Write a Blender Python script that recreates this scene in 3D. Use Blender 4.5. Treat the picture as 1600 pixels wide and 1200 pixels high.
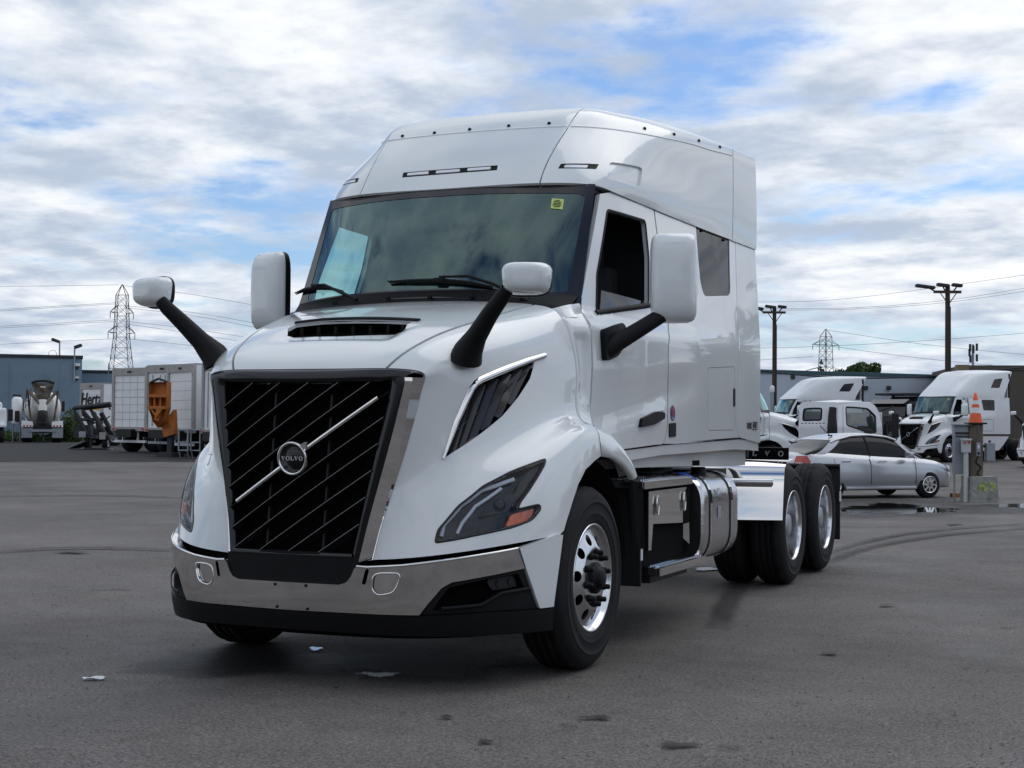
import bpy, bmesh, math, random
import numpy as np
from mathutils import Vector, Matrix, geometry
random.seed(7); np.random.seed(7)
for o in list(bpy.data.objects): bpy.data.objects.remove(o)
SC = bpy.context.scene
COL = SC.collection
# ------------------------------------------------------------------ camera
FOC = 2286.33                       # focal length in pixels of a 1600 px wide frame
CR = np.array([0.9150, 0.4033, 0.0077]); CU = np.array([0.0043, -0.0288, 0.9996]); CF = np.array([-0.4034, 0.9146, 0.0281])
CF = CF/np.linalg.norm(CF); CR = CR-CF*(CR@CF); CR /= np.linalg.norm(CR); CU = np.cross(CR, CF)
CC = np.array([4.0888, -7.706, 1.3604])
cam = bpy.data.cameras.new('camera'); cam.sensor_width = 36; cam.lens = 36*FOC/1600; cam.clip_start = .1; cam.clip_end = 6000
camo = bpy.data.objects.new('camera', cam); COL.objects.link(camo)
camo.matrix_world = Matrix(((CR[0], CU[0], -CF[0], CC[0]), (CR[1], CU[1], -CF[1], CC[1]), (CR[2], CU[2], -CF[2], CC[2]), (0, 0, 0, 1)))
SC.camera = camo
# ------------------------------------------------------------------ sky and light
SUN_EL, SUN_AZ = math.radians(57), math.radians(30)      # azimuth measured from +Y (behind the truck) towards +X
W = bpy.data.worlds.new('World'); SC.world = W; W.use_nodes = True
def build_world():
    nt = W.node_tree; nt.nodes.clear(); N = nt.nodes.new; L = nt.links.new
    out = N('ShaderNodeOutputWorld'); bg = N('ShaderNodeBackground'); L(bg.outputs[0], out.inputs[0])
    sky = N('ShaderNodeTexSky'); sky.sky_type = 'NISHITA'; sky.sun_disc = False
    sky.sun_elevation = SUN_EL; sky.sun_rotation = SUN_AZ; sky.altitude = 100; sky.dust_density = 1.0; sky.ozone_density = 1.5
    tc = N('ShaderNodeTexCoord'); sep = N('ShaderNodeSeparateXYZ'); L(tc.outputs['Generated'], sep.inputs[0])
    def M(op, a, b=None, c=None):
        n = N('ShaderNodeMath'); n.operation = op
        for i, v in enumerate((a, b, c)):
            if v is None: continue
            if isinstance(v, (int, float)): n.inputs[i].default_value = v
            else: L(v, n.inputs[i])
        return n.outputs[0]
    z = M('ADD', M('MAXIMUM', sep.outputs[2], 0.0), 0.15)
    cx = M('DIVIDE', sep.outputs[0], z); cy = M('DIVIDE', sep.outputs[1], z)
    cmb = N('ShaderNodeCombineXYZ'); L(cx, cmb.inputs[0]); L(cy, cmb.inputs[1])
    def noise(scale, det, rough, off, dist=0.0):
        mp = N('ShaderNodeMapping'); mp.inputs['Location'].default_value = off; L(cmb.outputs[0], mp.inputs[0])
        n = N('ShaderNodeTexNoise'); n.inputs['Scale'].default_value = scale; n.inputs['Detail'].default_value = det
        n.inputs['Roughness'].default_value = rough; n.inputs['Distortion'].default_value = dist
        L(mp.outputs[0], n.inputs['Vector']); return n.outputs['Fac']
    def ramp(v, a, b, lo=0.0, hi=1.0):
        r = N('ShaderNodeMapRange'); r.interpolation_type = 'SMOOTHSTEP'; L(v, r.inputs[0])
        for i, q in enumerate((a, b, lo, hi)): r.inputs[i+1].default_value = q
        return r.outputs[0]
    big = noise(1.35, 10, .56, (3.1, 1.7, 0), .1); mid = noise(4.5, 10, .58, (9.2, 4.4, 0), .1); thick = noise(1.5, 8, .58, (1.3, 7.7, 0), .1)
    cover = ramp(M('ADD', M('MULTIPLY', big, .72), M('MULTIPLY', mid, .28)), .385, .51)
    # cloud brightness: white where thin or lit, blue-grey where thick
    shade = ramp(M('ADD', M('MULTIPLY', thick, .55), M('MULTIPLY', mid, .45)), .37, .60)
    cc = N('ShaderNodeMixRGB'); L(shade, cc.inputs[0]); cc.inputs[1].default_value = (.95, .97, .99, 1); cc.inputs[2].default_value = (.46, .54, .67, 1)
    mul = N('ShaderNodeMixRGB'); mul.blend_type = 'MULTIPLY'; mul.inputs[0].default_value = 1
    L(sky.outputs[0], mul.inputs[1]); mul.inputs[2].default_value = (.10, .12, .148, 1)
    cs = N('ShaderNodeMixRGB'); cs.blend_type = 'MULTIPLY'; cs.inputs[0].default_value = 1
    L(cc.outputs[0], cs.inputs[1]); cs.inputs[2].default_value = (1.14, 1.14, 1.14, 1)
    mix = N('ShaderNodeMixRGB'); L(cover, mix.inputs[0]); L(mul.outputs[0], mix.inputs[1]); L(cs.outputs[0], mix.inputs[2])
    L(mix.outputs[0], bg.inputs[0]); bg.inputs[1].default_value = 1.0
build_world()
sl = bpy.data.lights.new('sun', 'SUN'); sl.energy = .95; sl.angle = math.radians(55); sl.color = (1, .95, .88)
so = bpy.data.objects.new('sun', sl); COL.objects.link(so)
_sd = Vector((math.sin(SUN_AZ)*math.cos(SUN_EL), math.cos(SUN_AZ)*math.cos(SUN_EL), math.sin(SUN_EL)))
so.rotation_euler = _sd.to_track_quat('Z', 'Y').to_euler(); so.location = (0, 0, 40)
SC.view_settings.view_transform = 'Standard'; SC.view_settings.look = 'None'; SC.view_settings.exposure = -.08; SC.view_settings.gamma = 1
SC.cycles.max_bounces = 5; SC.cycles.diffuse_bounces = 3; SC.cycles.glossy_bounces = 4; SC.cycles.transmission_bounces = 4; SC.cycles.transparent_max_bounces = 8
SC.cycles.use_denoising = True; SC.cycles.caustics_reflective = False; SC.cycles.caustics_refractive = False

# ------------------------------------------------------------------ photograph -> place
def proj(q):
    d = np.atleast_2d(q)-CC; z = d@CF
    return np.stack([800+FOC*(d@CR)/z, 600-FOC*(d@CU)/z], 1)
def ray(px, py): return CF+CR*(px-800)/FOC+CU*(600-py)/FOC
def onX(px, py, x): d = ray(px, py); return CC+d*((x-CC[0])/d[0])
def onY(px, py, y): d = ray(px, py); return CC+d*((y-CC[1])/d[1])
def onZ(px, py, z=0.): d = ray(px, py); return CC+d*((z-CC[2])/d[2])
def atD(px, py, dep): return CC+ray(px, py)*dep

# ------------------------------------------------------------------ materials
MATS = {}
def mat(name, col=(.5, .5, .5), rough=.5, metal=0., coat=0., spec=.5, noise=0., nscale=8., bump=0., bscale=40., emit=None, alpha=1., trans=0., ior=1.45, rvar=0., dirt=None, coords='Object', stretch=(1, 1, 1)):
    """Principled material with procedural colour variation, roughness variation and fine relief."""
    if name in MATS: return MATS[name]
    m = bpy.data.materials.new(name); m.use_nodes = True; nt = m.node_tree; N = nt.nodes.new; L = nt.links.new
    b = nt.nodes['Principled BSDF']
    b.inputs['Base Color'].default_value = (*col, 1); b.inputs['Roughness'].default_value = rough; b.inputs['Metallic'].default_value = metal
    b.inputs['Coat Weight'].default_value = coat; b.inputs['Coat Roughness'].default_value = .03; b.inputs['Specular IOR Level'].default_value = spec
    b.inputs['Transmission Weight'].default_value = trans; b.inputs['IOR'].default_value = ior
    if emit: b.inputs['Emission Color'].default_value = (*emit[:3], 1); b.inputs['Emission Strength'].default_value = emit[3]
    if alpha < 1: b.inputs['Alpha'].default_value = alpha
    tc = N('ShaderNodeTexCoord'); mp = N('ShaderNodeMapping'); mp.inputs['Scale'].default_value = stretch; L(tc.outputs[coords], mp.inputs[0])
    if noise or rvar or dirt:
        n = N('ShaderNodeTexNoise'); n.inputs['Scale'].default_value = nscale; n.inputs['Detail'].default_value = 6; n.inputs['Roughness'].default_value = .6
        L(mp.outputs[0], n.inputs['Vector'])
        if noise:
            mr = N('ShaderNodeMapRange'); mr.inputs[1].default_value = .3; mr.inputs[2].default_value = .7; mr.inputs[3].default_value = 1-noise; mr.inputs[4].default_value = 1+noise
            L(n.outputs['Fac'], mr.inputs[0])
            mx = N('ShaderNodeVectorMath'); mx.operation = 'SCALE'; mx.inputs[0].default_value = col; L(mr.outputs[0], mx.inputs['Scale'])
            src = mx.outputs[0]
            if dirt:
                n2 = N('ShaderNodeTexNoise'); n2.inputs['Scale'].default_value = dirt[3]; n2.inputs['Detail'].default_value = 8; L(mp.outputs[0], n2.inputs['Vector'])
                r2 = N('ShaderNodeMapRange'); r2.inputs[1].default_value = dirt[4]; r2.inputs[2].default_value = dirt[4]+.15; L(n2.outputs['Fac'], r2.inputs[0])
                m2 = N('ShaderNodeMixRGB'); L(r2.outputs[0], m2.inputs[0]); L(src, m2.inputs[1]); m2.inputs[2].default_value = (*dirt[:3], 1); src = m2.outputs[0]
            L(src, b.inputs['Base Color'])
        if rvar:
            rr = N('ShaderNodeMapRange'); rr.inputs[1].default_value = .3; rr.inputs[2].default_value = .7; rr.inputs[3].default_value = max(0, rough-rvar); rr.inputs[4].default_value = rough+rvar
            L(n.outputs['Fac'], rr.inputs[0]); L(rr.outputs[0], b.inputs['Roughness'])
    if bump:
        nb = N('ShaderNodeTexNoise'); nb.inputs['Scale'].default_value = bscale; nb.inputs['Detail'].default_value = 4; L(mp.outputs[0], nb.inputs['Vector'])
        bp = N('ShaderNodeBump'); bp.inputs['Strength'].default_value = bump; bp.inputs['Distance'].default_value = .01; L(nb.outputs['Fac'], bp.inputs['Height']); L(bp.outputs[0], b.inputs['Normal'])
    MATS[name] = m; return m
def M_(n): return MATS[n]
mat('paint', (.72, .75, .75), .22, coat=1., noise=.015, nscale=2.5, rvar=.04)
mat('paint_far', (.74, .76, .78), .3, coat=.4, noise=.04, nscale=2)
mat('chrome', (.74, .73, .72), .035, 1., noise=.03, nscale=6, rvar=.02)
mat('brushed', (.62, .62, .63), .22, 1., noise=.06, nscale=5, rvar=.07, stretch=(1, 1, 8))
mat('wheel_alu', (.66, .67, .69), .20, 1., noise=.05, nscale=9, rvar=.05)
mat('slat_highlight', (.42, .42, .43), .3, .8, noise=.1, nscale=9)
mat('alu', (.80, .81, .83), .10, 1., noise=.05, nscale=9, rvar=.05)
mat('plastic', (.006, .006, .007), .55, spec=.22, noise=.15, nscale=14, bump=.06, bscale=350)
mat('plastic_gloss', (.006, .006, .007), .16, coat=.2, spec=.4, noise=.1, nscale=9)
mat('black', (.006, .006, .006), .6, noise=.2, nscale=10)
mat('void', (.002, .002, .002), .9, spec=.1, noise=.2, nscale=4)
mat('rubber', (.012, .012, .013), .72, noise=.25, nscale=9, bump=.12, bscale=160)
mat('frit', (.012, .011, .014), .12, coat=.4, noise=.1, nscale=5)
mat('lamp_lens', (.30, .32, .36), .05, trans=.9, ior=1.2, noise=.02, nscale=4)
mat('bumper_chrome', (.70, .68, .66), .025, 1., noise=.05, nscale=5, rvar=.025)
mat('louver', (.035, .035, .039), .18, coat=.3, noise=.1, nscale=9)
mat('amber', (.95, .12, .0), .12, coat=1., noise=.25, nscale=40)
mat('red_lens', (.45, .02, .02), .12, coat=1., noise=.15, nscale=30)
mat('led', (.75, .78, .82), .15, coat=.5, noise=.05, nscale=20)
mat('lamp_bowl', (.028, .03, .034), .25, .3, noise=.2, nscale=12)
mat('interior', (.035, .036, .04), .8, noise=.2, nscale=8)
mat('grey_metal', (.35, .37, .4), .45, .3, noise=.12, nscale=7)
mat('letter', (.82, .83, .84), .2, .6, noise=.03, nscale=30)

# glass: thin tinted pane
def glass(name, tint, gloss=.0, refl=1.25, gcol=(1, 1, 1)):
    m = bpy.data.materials.new(name); m.use_nodes = True; nt = m.node_tree; N = nt.nodes.new; L = nt.links.new
    for n in list(nt.nodes): nt.nodes.remove(n)
    out = N('ShaderNodeOutputMaterial'); tr = N('ShaderNodeBsdfTransparent'); gl = N('ShaderNodeBsdfGlossy'); gl.inputs['Roughness'].default_value = .015; gl.inputs['Color'].default_value = (*gcol, 1)
    no = N('ShaderNodeTexNoise'); no.inputs['Scale'].default_value = 3; tc = N('ShaderNodeTexCoord'); L(tc.outputs['Object'], no.inputs['Vector'])
    vm = N('ShaderNodeMixRGB'); vm.inputs[1].default_value = (*[t*.94 for t in tint], 1); vm.inputs[2].default_value = (*[min(1, t*1.06) for t in tint], 1)
    L(no.outputs['Fac'], vm.inputs[0]); L(vm.outputs[0], tr.inputs[0])
    fr = N('ShaderNodeFresnel'); fr.inputs[0].default_value = 1.52
    ad = N('ShaderNodeMath'); ad.operation = 'MULTIPLY_ADD'; ad.inputs[1].default_value = refl; ad.inputs[2].default_value = gloss; L(fr.outputs[0], ad.inputs[0])
    mx = N('ShaderNodeMixShader'); L(ad.outputs[0], mx.inputs[0]); L(tr.outputs[0], mx.inputs[1]); L(gl.outputs[0], mx.inputs[2]); L(mx.outputs[0], out.inputs[0])
    MATS[name] = m; return m
glass('glass', (.27, .52, .50), .04, 2.0, (.66, .93, .92)); glass('glass_dark', (.05, .055, .06), .0, .75); glass('glass_side', (.30, .40, .40), .0)

# ------------------------------------------------------------------ mesh helpers
def link(name, me, m=None, parent=None, smooth=None):
    o = bpy.data.objects.new(name, me); COL.objects.link(o)
    if m is not None: me.materials.append(MATS[m] if isinstance(m, str) else m)
    if parent is not None: o.parent = parent
    return o
def thing(name, label, cat, loc=(0, 0, 0), rz=0., group=None):
    o = bpy.data.objects.new(name, None); COL.objects.link(o); o.location = loc; o.rotation_euler = (0, 0, rz); o.empty_display_size = .2
    o['label'] = label; o['category'] = cat
    if group: o['group'] = group
    return o
def tag(o, label=None, cat=None, group=None, kind=None):
    if label: o['label'] = label
    if cat: o['category'] = cat
    if group: o['group'] = group
    if kind: o['kind'] = kind
    return o
def dup(root, name=None, **kw):
    def cp(o, par):
        c = o.copy(); COL.objects.link(c); c.parent = par
        for ch in o.children: cp(ch, c)
        return c
    r = cp(root, None); tag(r, **kw); return r
class MB:
    """collects geometry for one mesh"""
    def __init__(s): s.v = []; s.f = []; s.sm = []
    def add(s, vs, fs, smooth=False):
        k = len(s.v); s.v += [tuple(map(float, q)) for q in vs]; s.f += [tuple(i+k for i in q) for q in fs]; s.sm += [smooth]*len(fs); return s
    def box(s, c, d, rot=None, bev=0.):
        x, y, z = [q/2 for q in d]
        if bev:
            b = min(bev, x*.9, y*.9, z*.9); bm = bmesh.new(); bmesh.ops.create_cube(bm, size=1)
            for v in bm.verts: v.co = Vector((v.co.x*d[0], v.co.y*d[1], v.co.z*d[2]))
            bmesh.ops.bevel(bm, geom=list(bm.edges), offset=b, segments=2, affect='EDGES', profile=.6)
            vs = [tuple(v.co) for v in bm.verts]; bm.verts.index_update(); fs = [tuple(v.index for v in f.verts) for f in bm.faces]; bm.free()
        else:
            vs = [(-x, -y, -z), (x, -y, -z), (x, y, -z), (-x, y, -z), (-x, -y, z), (x, -y, z), (x, y, z), (-x, y, z)]
            fs = [(0, 3, 2, 1), (4, 5, 6, 7), (0, 1, 5, 4), (1, 2, 6, 5), (2, 3, 7, 6), (3, 0, 4, 7)]
        if rot is not None: vs = [tuple(rot@Vector(q)) for q in vs]
        return s.add([(q[0]+c[0], q[1]+c[1], q[2]+c[2]) for q in vs], fs)
    def tube(s, pts, r, n=10, cap=True, smooth=True):
        pts = [Vector(p) for p in pts]; rs = r if isinstance(r, (list, tuple)) else [r]*len(pts)
        rings = []; prev = None
        for i, p in enumerate(pts):
            t = (pts[min(i+1, len(pts)-1)]-pts[max(i-1, 0)]).normalized()
            if prev is None: a = t.orthogonal().normalized()
            else: a = (prev-t*prev.dot(t)).normalized()
            prev = a; b = t.cross(a)
            rings.append([p+(a*math.cos(2*math.pi*k/n)+b*math.sin(2*math.pi*k/n))*rs[i] for k in range(n)])
        vs = [q for g in rings for q in g]; fs = []
        for i in range(len(pts)-1):
            for k in range(n): fs.append((i*n+k, i*n+(k+1) % n, (i+1)*n+(k+1) % n, (i+1)*n+k))
        s.add(vs, fs, smooth)
        if cap: s.add(rings[0], [tuple(range(n))[::-1]]); s.add(rings[-1], [tuple(range(n))])
        return s
    def lathe(s, prof, axis='X', c=(0, 0, 0), n=32, smooth=True, closed=False):
        """prof: list of (radius, along-axis)"""
        vs = []
        for r, h in prof:
            for k in range(n):
                a = 2*math.pi*k/n; q = (r*math.cos(a), r*math.sin(a))
                p = {'X': (h, q[0], q[1]), 'Y': (q[0], h, q[1]), 'Z': (q[0], q[1], h)}[axis]
                vs.append((p[0]+c[0], p[1]+c[1], p[2]+c[2]))
        m = len(prof); fs = []
        for i in range(m if closed else m-1):
            j = (i+1) % m
            for k in range(n):
                q = (i*n+k, i*n+(k+1) % n, j*n+(k+1) % n, j*n+k)
                fs.append(q if axis != 'Y' else q[::-1])
        return s.add(vs, fs, smooth)
    def prism(s, poly, ext, smooth=False):
        """poly: 3D loop; ext: vector; closed solid"""
        n = len(poly); e = Vector(ext); vs = [tuple(p) for p in poly]+[tuple(Vector(p)+e) for p in poly]
        s.add(vs, [tuple(range(n))[::-1], tuple(range(n, 2*n))]+[(i, (i+1) % n, n+(i+1) % n, n+i) for i in range(n)], smooth); return s
    def grid(s, rows, smooth=True, closed=False, flip=False):
        R = len(rows); Cn = len(rows[0]); vs = [q for r in rows for q in r]; fs = []
        for i in range(R-1):
            for k in range(Cn if closed else Cn-1):
                q = (i*Cn+k, i*Cn+(k+1) % Cn, (i+1)*Cn+(k+1) % Cn, (i+1)*Cn+k); fs.append(q[::-1] if flip else q)
        return s.add(vs, fs, smooth)
    def mirror(s):
        k = len(s.v); n = len(s.f); s.v += [(-a, b, c) for a, b, c in s.v]; s.f += [tuple(i+k for i in q)[::-1] for q in s.f[:n]]; s.sm += s.sm[:n]; return s
    def mesh(s, name='m', weld=0.):
        me = bpy.data.meshes.new(name); me.from_pydata(s.v, [], s.f); me.polygons.foreach_set('use_smooth', s.sm)
        if weld:
            bm = bmesh.new(); bm.from_mesh(me); bmesh.ops.remove_doubles(bm, verts=bm.verts, dist=weld); bm.to_mesh(me); bm.free()
        me.update(); return me
    def build(s, name, m, parent=None, weld=0., recalc=False):
        me = s.mesh(name, weld)
        if recalc:
            bm = bmesh.new(); bm.from_mesh(me); bmesh.ops.recalc_face_normals(bm, faces=bm.faces); bm.to_mesh(me); bm.free()
        return link(name, me, m, parent)
def mirrored(o, name=None, parent=None):
    """a copy of a mesh object reflected in the truck's middle plane"""
    me = o.data.copy(); n = len(me.vertices); co = np.empty(n*3); me.vertices.foreach_get('co', co); co = co.reshape(-1, 3); co[:, 0] *= -1
    me.vertices.foreach_set('co', co.ravel()); me.flip_normals(); me.update()
    c = bpy.data.objects.new(name or o.name.split('.')[0], me); COL.objects.link(c); c.parent = parent or o.parent
    for ch in o.children: mirrored(ch, None, c)
    return c
def both(o): mirrored(o); return o

# ------------------------------------------------------------------ smooth surfaces cut to outlines
def bspl(t):
    return np.stack([(1-t)**3/6, (3*t**3-6*t**2+4)/6, (-3*t**3+3*t**2+3*t+1)/6, t**3/6], -1)
class Surf:
    """smooth sheet through a grid of points; u along columns, v along rows"""
    def __init__(s, rows, fit=4, mirror_u0=False, mirror_v0=False):
        s.D = np.array(rows, float); s.nv, s.nu = s.D.shape[:2]; s.mu, s.mv = mirror_u0, mirror_v0; s.P = s.D.copy()
        V, U = np.meshgrid(range(s.nv), range(s.nu), indexing='ij')
        for _ in range(fit): s.P = s.P+.9*(s.D-s.eval(U.ravel().astype(float), V.ravel().astype(float)).reshape(s.D.shape))
    def pad(s):
        P = s.P
        fx = np.array([-1, 1, 1])
        a = P[:, 1:2]*fx if s.mu else 2*P[:, :1]-P[:, 1:2]
        P = np.concatenate([a, P, 2*P[:, -1:]-P[:, -2:-1]], 1)
        a = P[1:2]*fx if s.mv else 2*P[:1]-P[1:2]
        return np.concatenate([a, P, 2*P[-1:]-P[-2:-1]], 0)
    def eval(s, u, v):
        Q = s.pad(); u = np.atleast_1d(np.asarray(u, float)); v = np.atleast_1d(np.asarray(v, float))
        iu = np.clip(np.floor(u).astype(int), 0, s.nu-2); iv = np.clip(np.floor(v).astype(int), 0, s.nv-2)
        bu = bspl(u-iu); bv = bspl(v-iv); r = np.zeros((len(u), 3))
        for a in range(4):
            for b in range(4): r += (bv[:, a]*bu[:, b])[:, None]*Q[iv+a, iu+b]
        return r
    scale = (.2, .2)
    def nrm(s, u, v, e=1e-3):
        u = np.atleast_1d(np.asarray(u, float)); v = np.atleast_1d(np.asarray(v, float))
        n = np.cross(s.eval(u+e, v)-s.eval(u-e, v), s.eval(u, v+e)-s.eval(u, v-e)); return s.sign*n/np.maximum(np.linalg.norm(n, axis=1), 1e-12)[:, None]
    sign = 1
    def uv(s, px, py, g):
        g = np.array(g, float); t = np.array([px, py], float)
        for _ in range(40):
            q = proj(s.eval(g[0], g[1]))[0]; r = t-q
            if abs(r).max() < .02: break
            e = 1e-3; J = np.stack([(proj(s.eval(g[0]+e, g[1]))[0]-q)/e, (proj(s.eval(g[0], g[1]+e))[0]-q)/e], 1)
            d = np.linalg.lstsq(J, r, rcond=None)[0]; m = abs(d).max(); g = g+d*min(1, .6/max(m, 1e-9))
        return tuple(g)
    def trace(s, pix, g):
        out = []
        for p in pix: g = s.uv(p[0], p[1], g); out.append(g)
        return out
class FSurf(Surf):
    """sheet given by a function f(u,v)->points"""
    def __init__(s, f, scale=(1, 1), sign=1): s.f = f; s.scale = scale; s.sign = sign
    def eval(s, u, v): return s.f(np.atleast_1d(np.asarray(u, float)), np.atleast_1d(np.asarray(v, float)))
def inside(pts, poly):
    x, y = pts[:, 0], pts[:, 1]; r = np.zeros(len(pts), bool); n = len(poly)
    for i in range(n):
        x0, y0 = poly[i]; x1, y1 = poly[(i+1) % n]
        c = ((y0 > y) != (y1 > y)); 
        with np.errstate(divide='ignore', invalid='ignore'): r ^= c & (x < (x1-x0)*(y-y0)/(y1-y0)+x0)
    return r
def resample(poly, h):
    out = []; n = len(poly)
    for i in range(n):
        a = np.array(poly[i]); b = np.array(poly[(i+1) % n]); k = max(1, int(math.ceil(np.linalg.norm(b-a)/h)))
        out += [tuple(a+(b-a)*j/k) for j in range(k)]
    return out
def smooth_loop(pts, n=6, closed=True):
    """Catmull-Rom through points"""
    P = [np.array(p, float) for p in pts]; m = len(P); out = []
    for i in range(m if closed else m-1):
        g = lambda k: P[k % m] if closed else P[min(max(k, 0), m-1)]
        a, b, c, d = g(i-1), g(i), g(i+1), g(i+2)
        for j in range(n):
            t = j/n; out.append(tuple(.5*((2*b)+(c-a)*t+(2*a-5*b+4*c-d)*t*t+(3*b-a-3*c+d)*t**3)))
    if not closed: out.append(tuple(P[-1]))
    return out
def round_poly(pts, r, n=4):
    """polygon with rounded corners; r a radius or one per corner"""
    P = [np.array(p, float) for p in pts]; m = len(P); out = []
    for i in range(m):
        rr = r[i] if isinstance(r, (list, tuple)) else r
        a, b, c = P[i-1], P[i], P[(i+1) % m]; da, dc = np.linalg.norm(a-b), np.linalg.norm(c-b); k = min(rr, da*.48, dc*.48)
        p, q = b+(a-b)/da*k, b+(c-b)/dc*k
        if k < 1e-6: out.append(tuple(b)); continue
        for j in range(n+1):
            t = j/n; out.append(tuple((1-t)**2*p+2*t*(1-t)*b+t*t*q))
    return out
def panel(name, S, outline, m, parent=None, holes=(), h=.03, off=0., thick=.012, rim_only=False, hole_rims=True, pinch=None):
    """a sheet on surface S inside outline (u,v) minus holes, with a turned-in edge"""
    sc = np.array(S.scale); ol = np.array(resample([np.array(p)*sc for p in outline], h)); hs = [np.array(resample([np.array(p)*sc for p in q], h)) for q in holes]
    pts = [tuple(p) for p in ol]; ed = [(i, (i+1) % len(ol)) for i in range(len(ol))]; loops = [list(range(len(ol)))]
    for q in hs:
        k = len(pts); pts += [tuple(p) for p in q]; ed += [(k+i, k+(i+1) % len(q)) for i in range(len(q))]; loops.append(list(range(k, k+len(q))))
    lo, hi = ol.min(0), ol.max(0)
    gx, gy = np.meshgrid(np.arange(lo[0]+h*.5, hi[0], h), np.arange(lo[1]+h*.5, hi[1], h)); gy[:, ::2] += h*.25
    g = np.stack([gx.ravel(), gy.ravel()], 1); k = inside(g, ol)
    for q in hs: k &= ~inside(g, q)
    g = g[k]; bd = np.array(pts)
    if len(g):
        dm = np.full(len(g), 1e9)
        for i in range(0, len(bd), 200): dm = np.minimum(dm, np.sqrt(((g[:, None]-bd[None, i:i+200])**2).sum(2)).min(1))
        g = g[dm > h*.55]
    vin = [Vector(p) for p in pts]+[Vector(p) for p in g]
    rv, re, rf, *_ = geometry.delaunay_2d_cdt(vin, ed, [], 0, 1e-7)
    A = np.array([tuple(p) for p in rv]); T = np.array([f for f in rf if len(f) == 3]); cen = A[T].mean(1); k = inside(cen, ol)
    for q in hs: k &= ~inside(cen, q)
    ar = np.abs(np.cross(A[T[:, 1]]-A[T[:, 0]], A[T[:, 2]]-A[T[:, 0]])); k &= ar > .03*h*h
    T = T[k]; u, v = A[:, 0]/sc[0], A[:, 1]/sc[1]; pos = S.eval(u, v); nr = S.nrm(u, v)
    a, b, c = pos[T[:, 0]], pos[T[:, 1]], pos[T[:, 2]]
    if (np.cross(b-a, c-a)*nr[T[:, 0]]).sum() < 0: T = T[:, ::-1]
    top = pos+nr*off; mb = MB()
    if not rim_only: mb.add(top, [tuple(t) for t in T], True)
    if thick:
        for li, lp in enumerate(loops):
            if li and not hole_rims: continue
            src = ol if li == 0 else hs[li-1]; uu, vv = src[:, 0]/sc[0], src[:, 1]/sc[1]; p = S.eval(uu, vv); nn = S.nrm(uu, vv); n = len(p)
            area = ((src[:, 0]*np.roll(src[:, 1], -1)-np.roll(src[:, 0], -1)*src[:, 1]).sum())
            t0 = p+nn*off; t1 = p+nn*(off-thick)
            fs = [(i, (i+1) % n, n+(i+1) % n, n+i) for i in range(n)]
            mb.add(np.concatenate([t0, t1]), fs, False)
    o = mb.build(name, m, parent); return o
def strip(name, S, path, width, m, parent=None, off=.006, h=.02, height=.0, prof=((-.5, 0), (-.35, 1), (.35, 1), (.5, 0)), smooth=True, closed=False):
    """a raised moulding along a (u,v) path on S; width in metres, profile (across, lift)"""
    sc = np.array(S.scale); P = [np.array(p)*sc for p in path]; q = []
    for i in range(len(P) if closed else len(P)-1):
        a, b = P[i], P[(i+1) % len(P)]; k = max(1, int(np.linalg.norm(b-a)/h)); q += [a+(b-a)*j/k for j in range(k)]
    if not closed: q.append(P[-1])
    q = np.array(q)/sc; p = S.eval(q[:, 0], q[:, 1]); n = S.nrm(q[:, 0], q[:, 1]); t = np.gradient(p, axis=0)
    if closed: t = np.roll(p, -1, 0)-np.roll(p, 1, 0)
    t /= np.linalg.norm(t, axis=1)[:, None]; s = np.cross(n, t)
    w = np.interp(np.linspace(0, 1, len(p)), np.linspace(0, 1, len(width)), width) if isinstance(width, (list, tuple)) else np.full(len(p), width)
    rows = [[p[i]+s[i]*w[i]*a+n[i]*(off*b if height == 0 else height*b) for a, b in prof] for i in range(len(p))]
    if closed: rows.append(rows[0])
    mb = MB().grid(rows, smooth)
    if not closed:
        for r in (rows[0], rows[-1]): mb.add(r, [tuple(range(len(r)))])
    return mb.build(name, m, parent, recalc=True)
# letters drawn as outlines: slab-serif capitals, unit height, returned as lists of polygons with a pen x
def serif_word(word, gap=.25):
    out = []; x = 0.
    for ch in word:
        if ch == 'V':
            out += [[(x+.08, 1), (x+.30, 1), (x+.56, .18), (x+.56, 0), (x+.44, 0)], [(x+.44, 0), (x+.56, 0), (x+.56, .18), (x+.86, 1), (x+.74, 1)],
                    [(x, .9), (x+.38, .9), (x+.38, 1), (x, 1)], [(x+.64, .9), (x+.98, .9), (x+.98, 1), (x+.64, 1)]]; w = .98
        elif ch == 'O':
            n = 20; oc = [(x+.5+.5*math.cos(a), .5+.52*math.sin(a)) for a in [2*math.pi*i/n for i in range(n)]]; ic = [(x+.5+.28*math.cos(a), .5+.40*math.sin(a)) for a in [2*math.pi*i/n for i in range(n)]]
            out += [[oc[i], oc[(i+1) % n], ic[(i+1) % n], ic[i]] for i in range(n)]; w = 1.
        elif ch == 'L':
            out += [[(x+.12, 0), (x+.36, 0), (x+.36, 1), (x+.12, 1)], [(x, .9), (x+.48, .9), (x+.48, 1), (x, 1)], [(x, 0), (x+.8, 0), (x+.8, .1), (x, .1)], [(x+.68, .1), (x+.8, .1), (x+.8, .36), (x+.72, .36)]]; w = .8
        else: w = .5
        x += w+gap
    return out, x-gap
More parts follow.
